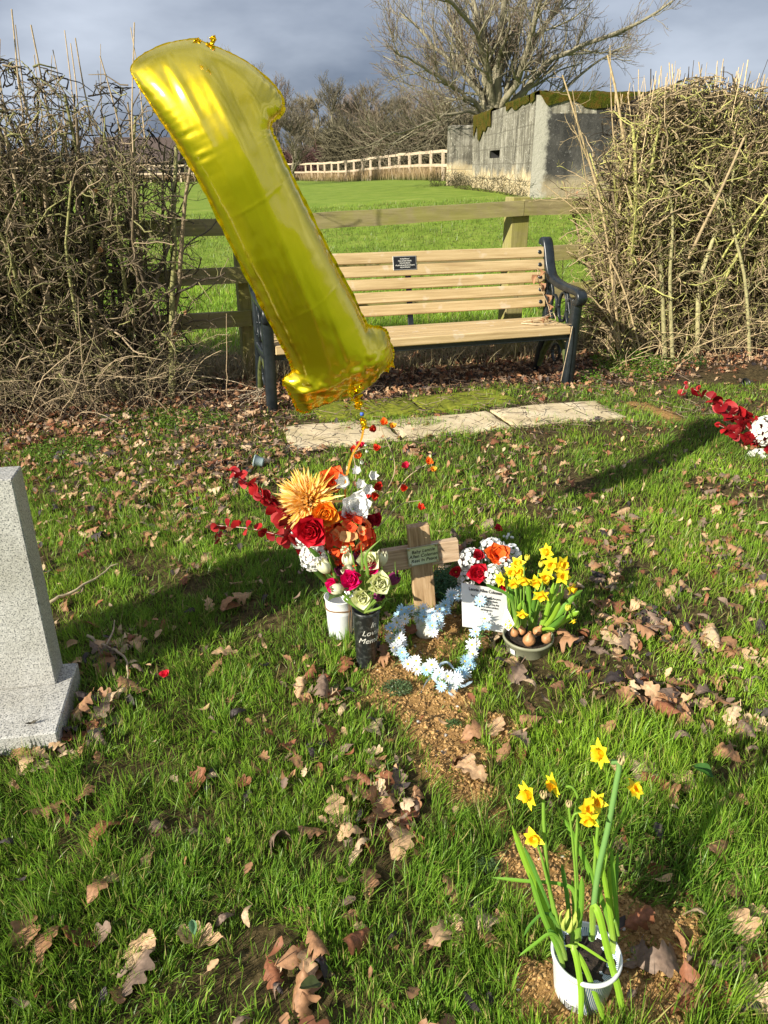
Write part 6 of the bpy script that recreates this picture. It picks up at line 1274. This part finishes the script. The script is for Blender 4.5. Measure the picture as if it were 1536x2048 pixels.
# ================================================================== pot of daffodil bulbs
db = on_ground(1057, 1266, .052); dz = G(db[0], db[1])
k = NT('olive grey plastic'); k.col(k.ramp(k.noise(14, 4), [(.35, (.20, .205, .13)), (.7, (.30, .30, .20))])); k.set(Roughness=.5); OLV = k.m
SOILM = NT('dark potting compost'); SOILM.col(SOILM.ramp(SOILM.noise(60, 6, .8), [(.35, (.008, .006, .004)), (.6, (.045, .03, .02)), (.75, (.14, .10, .06))])); SOILM.set(Roughness=1.); SOILM.bump(SOILM.noise(60, 5, .8), 1., .01); SOILM = SOILM.m
dp = thing('daffodil_bulb_pot', 'low olive plastic bulb pot crowded with dwarf daffodils, right of the memorial card', 'potted plant', (db[0], db[1], dz - .026)); do = np.array(dp.location); DR = .078
b = MB(); b.lathe([(0, -.01), (.060, -.01), (.062, 0), (DR, .068), (DR + .003, .069), (DR + .003, .078), (DR - .002, .078), (DR - .004, .06), (0, .055)], 44); b.build('pot', OLV, dp)
def soil_disc(r, z, parent, seed=3):
    nr_, na = 16, 40; V = [(0, 0, z)]; 
    for i_ in range(1, nr_ + 1):
        for j_ in range(na): a = j_ / na * 2 * math.pi; rr = r * i_ / nr_; x, y = rr * math.cos(a), rr * math.sin(a); V.append((x, y, z + .012 * (fbm(np.array([x * 90.]), np.array([y * 90.]), seed)[0] - .5) * (i_ < nr_)))
    Q = [[1 + i_ * na + j_, 1 + i_ * na + (j_ + 1) % na, 1 + (i_ + 1) * na + (j_ + 1) % na, 1 + (i_ + 1) * na + j_] for i_ in range(nr_ - 1) for j_ in range(na)]; T = [[0, 1 + j_, 1 + (j_ + 1) % na] for j_ in range(na)]; b = MB(); b.add(V, Q, T); return b.build('compost', SOILM, parent)
soil_disc(DR - .004, .066, dp)
for q, (px, py, s_) in enumerate(((1058, 1280, .021), (1093, 1277, .017), (1029, 1266, .014), (1043, 1262, .014), (1075, 1262, .016))):
    s_ *= .95; p = on_ground(px, py, .062) - do; b = MB(); b.lathe([(0, -1), (.6, -.85), (1, -.2), (.95, .25), (.6, .75), (.32, 1.15), (.25, 1.5)], 18, M=Matrix.Translation(tuple(p)) @ Matrix.Rotation(.5 * math.sin(q * 2), 4, 'Y') @ Matrix.Scale(s_, 4)); b.build('bulb', m_plain('papery bulb skin', (.42, .20, .08), .5, 0, 60, .4, .4) if q == 0 else bpy.data.materials['papery bulb skin'], dp)
OFF = -do
LWK = 1.0
def plant_leaf(parent, off, pts, w_, col, fold=.35, nm='leaf', face=None, tw=0.): m = MB(); strap(pts, w_ * 1.02, col, m, fold=fold, face=face, twist=tw); m.build(nm, WAXG, parent).location = tuple(off)
LC = [(.18, .38, .04), (.27, .48, .04), (.13, .30, .04), (.30, .50, .04)]
leaves = [([(1072, 1268), (1060, 1220), (1055, 1160)], 2.16, .016), ([(1080, 1265), (1095, 1220), (1108, 1165)], 2.15, .015), ([(1040, 1255), (1025, 1215), (1020, 1150)], 2.18, .014), ([(1035, 1255), (1020, 1200), (1012, 1155)], 2.2, .013), ([(1045, 1258), (1035, 1200), (1035, 1150)], 2.22, .014), ([(1060, 1258), (1058, 1200), (1048, 1160)], 2.24, .014), ([(1068, 1262), (1075, 1210), (1080, 1165)], 2.22, .015),
          ([(1090, 1262), (1110, 1210), (1128, 1180)], 2.2, .018), ([(1092, 1265), (1125, 1220), (1150, 1190)], 2.18, .018), ([(1095, 1266), (1130, 1240), (1158, 1222)], 2.12, .017), ([(1085, 1268), (1115, 1245), (1130, 1230)], 2.08, .018), ([(1080, 1266), (1105, 1235), (1120, 1205)], 2.1, .016), ([(1090, 1262), (1135, 1205), (1165, 1180)], 2.24, .016), ([(1085, 1260), (1105, 1200), (1120, 1160)], 2.26, .015),
          ([(1035, 1250), (1020, 1195), (985, 1175), (972, 1168)], 2.12, .010), ([(1070, 1266), (1090, 1258), (1110, 1258)], 2.08, .012), ([(1050, 1255), (1050, 1225), (1045, 1200)], 2.14, .012), ([(1030, 1252), (1035, 1225), (1042, 1205)], 2.14, .012), ([(1062, 1258), (1066, 1220), (1070, 1190)], 2.12, .012), ([(1100, 1260), (1140, 1235), (1150, 1215)], 2.2, .013)]
DB = db[1] + .02
for q, (pp, D, w_) in enumerate(leaves): plant_leaf(dp, OFF, [F(a_, b_, DB + (D - .09 - DB) * i_ / (len(pp) - 1)) for i_, (a_, b_) in enumerate(pp)], w_, LC[q % 4])
dfl = [(1097, 1104, 2.24, (-.9, -.5, .3), .026), (1103, 1127, 2.2, (-.2, -1, .1), .026), (1122, 1128, 2.19, (.5, -.9, .2), .026), (1124, 1153, 2.16, (.1, -1, .5), .025), (1092, 1152, 2.16, (-.3, -1, .1), .025), (1074, 1161, 2.14, (-.3, -.9, -.3), .024), (1141, 1176, 2.15, (.7, -.7, -.2), .022), (1083, 1187, 2.1, (-.2, -1, -.4), .024), (1048, 1157, 2.14, (-.1, -.9, -.5), .023), (1040, 1141, 2.18, (-.5, -.8, .2), .024), (1024, 1144, 2.18, (-.3, -.9, .3), .023),
       (1004, 1158, 2.16, (-.8, -.6, .1), .022), (1045, 1226, 2.08, (-.3, -1, -.3), .018), (1036, 1128, 2.22, (-.4, -.6, .6), .022), (1028, 1165, 2.15, (-.2, -.9, -.2), .02), (1145, 1240, 2.1, (.5, -.4, -.7), .012)]
for q, (px, py, D, ax, R_) in enumerate(dfl):
    pet, co_ = daffodil(R_ * 1.18, 200 + q); a = nrm(np.array(ax)); p = F(px, py, D - .08) - do; M_ = frame(p, a, q); m = MB(); m.merge(pet, M_); o = m.build('flower', PETAL, dp); m = MB(); m.merge(co_, M_); m.build('trumpet', PETAL, o)
    root = F(1045 + (px - 1045) * .4, 1262, DB) - do; m = MB(); tube1(m, [root, root * .4 + p * .6 + [0, 0, .01], p - a * .03 + [0, 0, .012], p - a * .012, p], .0026, (.22, .40, .05), 18, 6, .8); m.build('flower_stem', GREEN, dp)
for q, (px, py, D) in enumerate(((1052, 1122, 2.22), (1080, 1135, 2.2), (1133, 1222, 2.1))): m = MB(); m.merge(tulip(.005, .026, (.5, .55, .1), (.85, .72, .06), 240 + q), frame(F(px, py, D - .08) - do, (.2, -.1, 1))); m.build('bud', PETAL, dp)
# picture tag stuck in the pot
t0 = F(1012, 1212, 2.02) - do; t1 = F(1003, 1250, 1.99) - do; t2 = F(1017, 1262, 1.96) - do; t3 = F(1029, 1248, 1.97) - do; th_ = np.array([0, .0012, 0])
b = MB(); b.add([t0, t1, t2, t3, t0 + th_, t1 + th_, t2 + th_, t3 + th_], [(0, 1, 2, 3), (7, 6, 5, 4), (0, 4, 5, 1), (1, 5, 6, 2), (2, 6, 7, 3), (3, 7, 4, 0)]); lab = b.build('plant_label', m_plain('pale lilac label', (.62, .55, .60), .35, 0, 10, .1, 0), dp, smooth=False, fixn=True)
g_ = lambda u_, v_: (t0 * (1 - u_) * (1 - v_) + t3 * u_ * (1 - v_) + t1 * (1 - u_) * v_ + t2 * u_ * v_) - np.array([0, .0008, 0]); r_ = np.random.default_rng(3); b = MB()
for q in range(40): u_, v_ = r_.uniform(.3, .95), r_.uniform(.25, .95); c_ = g_(u_, v_); a = np.arange(6) * 1.047; b.add(np.vstack([[c_ - [0, .0004 + .0001 * (q % 7), 0]], c_ - np.array([0, .0004 + .0001 * (q % 7), 0]) + np.stack([.0035 * np.cos(a), 0 * a, .0035 * np.sin(a)], -1)]), None, [(0, 1 + i_, 1 + (i_ + 1) % 6) for i_ in range(6)], (.85, .62 + .1 * r_.random(), .02))
b.build('printed_flowers', m_attr('printed yellow', .4, bump=0), lab)
b = MB(); pm_ = np.array([-.0715 * math.cos(.75), -.0715 * math.sin(.75), .05]); b.box(-.009, .009, -.0055, -.0045, -.010, .010, M=Matrix.Translation(tuple(pm_)) @ Matrix.Rotation(-.82, 4, 'Z') @ Matrix.Rotation(.25, 4, 'X')); b.build('price_sticker', m_plain('white sticker', (.75, .75, .72), .5, 0, 10, .05, 0), dp, smooth=False)

# ================================================================== front pot of tall daffodils
FP = np.array([.366, .92]); fz = G(*FP) - .006; PH = .118
fp_ = thing('daffodil_pot', 'white and blue striped pot of tall dwarf daffodils on bare soil', 'potted plant', (FP[0], FP[1], fz)); fo = np.array(fp_.location)
b = MB(); b.lathe([(0, 0), (.044, 0), (.046, .003), (.0595, PH - .010), (.0625, PH - .009), (.0635, PH - .004), (.062, PH), (.058, PH), (.0565, PH - .02), (0, PH - .03)], 64)
k = NT('striped printed pot'); tcx = k.coord('Object'); sx = k.n('ShaderNodeSeparateXYZ'); k.l(tcx, sx.inputs[0]); an = k.math('ARCTAN2', sx.outputs[1], sx.outputs[0]); st = k.math('SINE', k.math('MULTIPLY', an, 92.)); f = k.math('GREATER_THAN', st, .05)
f = k.math('MULTIPLY', f, k.math('LESS_THAN', sx.outputs[2], PH - .0095)); f = k.math('MULTIPLY', f, k.math('GREATER_THAN', sx.outputs[2], .003)); k.col(k.mix(f, (.74, .75, .74), (.10, .20, .36))); k.set(Roughness=.35); b.build('pot', k.m, fp_)
soil_disc(.0568, PH - .022, fp_, 9)
rz2 = lambda z: .046 + (.0595 - .046) * np.clip(z / (PH - .01), 0, 1)
la0 = math.radians(180 + 32); n = 20; b = MB(); V = []
for z in (.006, PH - .014):
    for a in np.linspace(la0 - .72, la0 + .72, n): r = rz2(z) + .0006; V.append((r * math.cos(a), r * math.sin(a), z))
b.add(V, [(q, q + 1, n + q + 1, n + q) for q in range(n - 1)]); lab = b.build('wrap_label', m_plain('glossy white label', (.80, .80, .77), .3, 0, 10, .03, 0), fp_)
def patch_on(a0, a1, z0, z1, off=.0010): A_ = np.linspace(a0, a1, 6); return [((rz2(z) + off) * math.cos(a), (rz2(z) + off) * math.sin(a), z) for z in (z0, z1) for a in A_], [(q, q + 1, 6 + q + 1, 6 + q) for q in range(5)]
b = MB(); r_ = np.random.default_rng(4); a = la0 + .12
for q in range(24):
    w_ = r_.choice([.006, .010, .016]); V, Q = patch_on(a, a + w_, .016, .034 + .0 * q); b.add(V, Q); a += w_ + r_.choice([.008, .014])
b.build('barcode', m_plain('barcode ink', (.03, .03, .04), .6, 0, 10, .1, 0), lab)
b = MB()
for q in range(9):
    for s_ in range(1 + q % 3): V, Q = patch_on(la0 - .58 + s_ * .36, la0 - .58 + s_ * .36 + .30 + .03 * (q % 4), .046 + q * .0062, .0472 + q * .0062); b.add(V, Q)
b.build('small_print', m_plain('faint grey print', (.52, .53, .52), .6, 0, 10, .05, 0), lab)
V, Q = patch_on(la0 + .2, la0 + .26, .037, .041); b = MB(); b.add(V, Q); b.build('printed_mark', m_plain('navy print', (.03, .05, .2), .6, 0, 10, .05, 0), lab)
zs = lambda D: D
def fleaf(pp, D0, D1, w_, c_, fold=.3, tw=0.): n_ = len(pp); plant_leaf(fp_, -fo, [F(a_, b_, D0 + (D1 - D0) * q / (n_ - 1)) for q, (a_, b_) in enumerate(pp)][::-1], w_, c_, fold, tw=tw)
G1, G2, G3 = (.18, .38, .04), (.28, .50, .04), (.11, .27, .04)
for pp, D0, D1, w_, c_, tw in (([(1024, 1650), (1055, 1735), (1092, 1820), (1126, 1925)], .93, .91, .0115, G2, 0), ([(1047, 1690), (1078, 1765), (1108, 1850), (1128, 1920)], .96, .92, .010, G3, .3), ([(985, 1755), (1050, 1762), (1120, 1768), (1150, 1790), (1155, 1880)], .97, .93, .0085, G1, 0), ([(1058, 1745), (1085, 1830), (1112, 1890), (1128, 1935)], .91, .90, .010, G1, .2),
                           ([(1125, 1630), (1160, 1700), (1195, 1780), (1220, 1850), (1228, 1915)], .96, .93, .011, G1, .2), ([(1186, 1670), (1205, 1740), (1222, 1840), (1230, 1910)], .95, .93, .0095, G2, 0), ([(1222, 1690), (1228, 1770), (1234, 1850), (1226, 1915)], .97, .94, .009, G1, .2), ([(1164, 1752), (1162, 1820), (1152, 1895)], .93, .92, .0105, G1, 0), ([(1217, 1728), (1222, 1800), (1228, 1870)], .98, .95, .008, G2, 0),
                           ([(1123, 1726), (1135, 1800), (1140, 1870)], .95, .94, .009, G3, 0), ([(1145, 1760), (1148, 1830), (1142, 1900)], .97, .94, .008, G1, 0), ([(1160, 2070), (1162, 1990), (1155, 1930), (1145, 1895), (1132, 1892)], .845, .90, .0115, G2, .0), ([(1222, 2080), (1196, 2005), (1170, 1935), (1148, 1900), (1135, 1892)], .845, .90, .0105, G2, .3), ([(1252, 2070), (1238, 1985), (1215, 1900), (1198, 1830), (1186, 1815), (1186, 1880)], .86, .93, .0135, G2, .0),
                           ([(1048, 1872), (1062, 1848), (1090, 1826), (1115, 1850), (1128, 1900)], .92, .91, .007, G3, .0), ([(1038, 1912), (1070, 1888), (1098, 1868), (1118, 1880), (1130, 1910)], .89, .90, .008, G1, .0), ([(1236, 1700), (1232, 1780), (1234, 1860), (1224, 1905)], 1.0, .95, .008, G3, .0), ([(1215, 1925), (1185, 1905), (1160, 1890), (1140, 1888)], .88, .90, .006, G2, .0), ([(1095, 1858), (1112, 1872), (1125, 1895), (1132, 1920)], .9, .9, .009, G3, .0)):
    fleaf(pp, D0, D1, w_ * .86, c_, tw=tw)
def fstem(pp, D, r, col=(.26, .46, .06), tp=.7): m = MB(); p = [F(a_, b_, D) - fo for a_, b_ in pp]; tube1(m, p[::-1], r, col, 26, 8, tp); m.build('flower_stem', GREEN, fp_)
fstem([(1075, 1592), (1086, 1596), (1088, 1650), (1098, 1770), (1118, 1870), (1133, 1925)], .92, .0038); fstem([(1070, 1680), (1082, 1710), (1092, 1750), (1105, 1800), (1125, 1880)], .915, .0030); fstem([(1132, 1573), (1146, 1576), (1157, 1608), (1152, 1700), (1156, 1790), (1160, 1880)], .95, .0030); fstem([(1137, 1608), (1146, 1690), (1152, 1780), (1150, 1880)], .93, .0026)
fstem([(1222, 1524), (1238, 1528), (1232, 1570), (1216, 1655), (1197, 1740), (1188, 1810), (1183, 1878)], .94, .0056, (.22, .42, .12), .75); fstem([(1258, 1596), (1252, 1620), (1222, 1690), (1208, 1740), (1196, 1820)], .97, .0024); fstem([(1190, 1612), (1196, 1640), (1190, 1720), (1186, 1800)], .95, .0034); fstem([(1166, 1624), (1150, 1628), (1144, 1640)], .93, .0022); fstem([(1237, 1870), (1228, 1840), (1224, 1880), (1222, 1920)], .94, .0045)
for q, (px, py, D, ax, R_) in enumerate(((1206, 1507, .94, (-.95, -.35, .15), .024), (1112, 1568, .95, (-.95, -.35, .0), .021), (1062, 1588, .92, (-.9, -.45, .1), .023), (1068, 1674, .91, (-.3, -.85, .3), .019), (1190, 1604, .95, (.2, -.8, .65), .019), (1172, 1617, .93, (.3, -.8, .6), .018), (1176, 1634, .92, (-.2, -.9, -.1), .019), (1268, 1580, .97, (.3, -.5, .85), .018))):
    pet, co_ = daffodil(R_, 300 + q, (.93, .80, .03), (.95, .52, .01), .8); M_ = frame(F(px, py, D) - fo, nrm(np.array(ax)), q); m = MB(); m.merge(pet, M_); o = m.build('flower', PETAL, fp_); m = MB(); m.merge(co_, M_); m.build('trumpet', PETAL, o)
for q, (px, py, D, H_) in enumerate(((1240, 1530, .94, .020), (1086, 1598, .92, .018), (1137, 1615, .93, .016))): m = MB(); m.merge(tulip(.0030, H_, (.5, .42, .2), (.62, .48, .26), 340 + q), frame(F(px, py, D) - fo, (0, 0, 1))); m.build('papery_sheath', PETAL, fp_)
m = MB(); m.merge(tulip(.0055, .05, (.34, .48, .1), (.55, .58, .12), 345), frame(F(1133, 1862, .91) - fo, (.05, 0, 1))); m.build('bud', PETAL, fp_)

# ================================================================== strays
def pot_lying(px, py, s_, yaw, pitch, col, lab, z=.02):
    p = on_ground(px, py, z); b = MB(); b.lathe([(0, 0), (.6, 0), (.62, .05), (.8, 1.15), (.9, 1.17), (.9, 1.32), (.84, 1.32), (.74, 1.1), (.55, .08), (0, .08)], 28, M=Matrix.Translation(p) @ Matrix.Rotation(yaw, 4, 'Z') @ Matrix.Rotation(pitch, 4, 'X') @ Matrix.Scale(s_, 4)); o = b.build('plastic_pot', m_plain('plastic ' + lab[:12], col, .4, 0, 20, .2, .1)); return tag(o, lab, 'pot')
pot_lying(527, 925, .036, math.radians(-97), math.radians(80), (.30, .38, .38), 'small pale blue grey plastic pot lying on its side in leaf litter', .035)
pot_lying(1483, 772, .040, math.radians(20), math.radians(48), (.02, .02, .02), 'small black plastic pot half sunk in litter by the right hedge', .0)
def stray(mb, nm, px, py, z, ax, lab, cat='petal', mat=PETAL): b = MB(); b.merge(mb, frame(on_ground(px, py, z), ax)); return tag(b.build(nm, mat), lab, cat)
stray(poppy(.020, (.6, .01, .03), (.75, .02, .05), 401, 5, 1.2), 'fallen_blossom', 331, 1350, .05, (0, -.5, .8), 'crimson fabric blossom fallen alone in the grass right of the headstone', 'blossom')
stray(poppy(.026, (.45, .006, .02), (.62, .01, .04), 402, 7, 1.1), 'fallen_blossom', 996, 1060, .04, (0, -.5, .8), 'dark red fabric blossom lying in leaves above the posy', 'blossom')
bt = thing('berry_sprig', 'sprig of small white artificial berries in the leaves above the posy', 'berries', tuple(on_ground(1020, 1078, .03))); r_ = np.random.default_rng(1)
for q in range(11): b = MB(); b.lathe([(0, .0055), (.004, .004), (.0055, 0), (.004, -.004), (0, -.0055)], 10, (.86, .86, .82), M=Matrix.Translation((r_.normal(0, .018), r_.normal(0, .012), r_.uniform(0, .015)))); b.build('berry', PETAL, bt)
def red_euc(px, py, pts, lab, leaves, sz, seed):
    base = on_ground(px, py, .02) if py < 2200 else None; q = Bouquet('fallen_leaf_sprig', lab, 'foliage', F(*pts[0])); euc(q, [F(*p) for p in pts], leaves, sz, ER, seed)
# second arrangement at the right picture edge
RB = np.array([2.22, 3.95, .02]); R_pot = thing('grave_pot', 'dark grave pot just outside the right picture edge holding a second arrangement', 'pot', tuple(RB)); b = MB(); b.lathe([(0, 0), (.05, 0), (.052, .005), (.065, .16), (.067, .17), (.06, .17), (.055, .14), (0, .13)], 28); b.build('body', bpy.data.materials['dusty black plastic'], R_pot)
RT = RB + [0, 0, .15]; S = Bouquet('edge_arrangement', 'second artificial arrangement cut by the right edge: red eucalyptus, white pompons, one orange bloom', 'flowers', RT)
euc(S, [RT, F(1530, 880, 3.95), F(1490, 850, 3.95), F(1440, 810, 3.97), F(1388, 778, 4.0)], 20, .068, ER, 25); euc(S, [RT, F(1520, 880, 3.9), F(1480, 870, 3.9), F(1438, 850, 3.92)], 12, .06, ER, 26); euc(S, [RT, F(1520, 850, 4.0), F(1470, 820, 4.0), F(1425, 800, 4.05)], 13, .062, ER, 28)
for q, (px, py, D, R_, c0, c1, ax, kd) in enumerate(((1531, 862, 3.9, .082, (.82, .82, .72), (.90, .90, .82), (-.5, -1, .3), 'pompon'), (1514, 925, 3.85, .080, (.80, .82, .76), (.9, .9, .86), (-.4, -1, .2), 'pompon'), (1548, 930, 3.8, .07, (.85, .2, .01), (.92, .3, .02), (-.3, -1, .3), 'poppy'), (1545, 895, 3.85, .06, (.25, .004, .01), (.4, .008, .02), (-.2, -1, .2), 'rose'))):
    m = floret_ball(R_, 90, 0, c0, c1, 420 + q, .8, .24, 5) if kd == 'pompon' else (poppy(R_, c0, c1, 430, 12) if kd == 'poppy' else rose(R_, c0, c1, 431)); p = F(px, py, D); S.flower(m, kd, p, ax); stem_to(S, p, RT, .004)
red_euc(455, 1085, [(432, 1082, 2.3), (437, 1068, 2.29), (440, 1050, 2.28)], 'two small fallen red leaves on a sprig left of the arrangement', 3, .020, 61)
red_euc(1365, 780, [(1362, 790, 4.9), (1368, 775, 4.9), (1372, 768, 4.9)], 'small loose sprig of red leaves near the right hedge foot', 3, .03, 62)
# withered leaf on the headstone base
V0, Q0, s0 = leaf_mesh('scrap', 31, 13, 5); p = on_ground(62, 1448, .083); M = np.array(Matrix.Translation(p) @ Matrix.Rotation(-1.2, 4, 'Z') @ Matrix.Scale(.03, 4)); b = MB(); b.add(V0 @ M[:3, :3].T + M[:3, 3], Q0, None, np.array((.07, .06, .04))[None] * s0[:, None])
c_ = MB(); tube1(c_, [p + [.008, 0, .003], p + [.016, .006, .008], p + [.024, .012, .012]], .0008, (.05, .05, .03)); b.merge(c_); tag(b.build('dead_leaf', LMAT), 'tiny shrivelled dark leaf lying on the granite headstone base', 'leaf')
print('objects', len(bpy.data.objects))
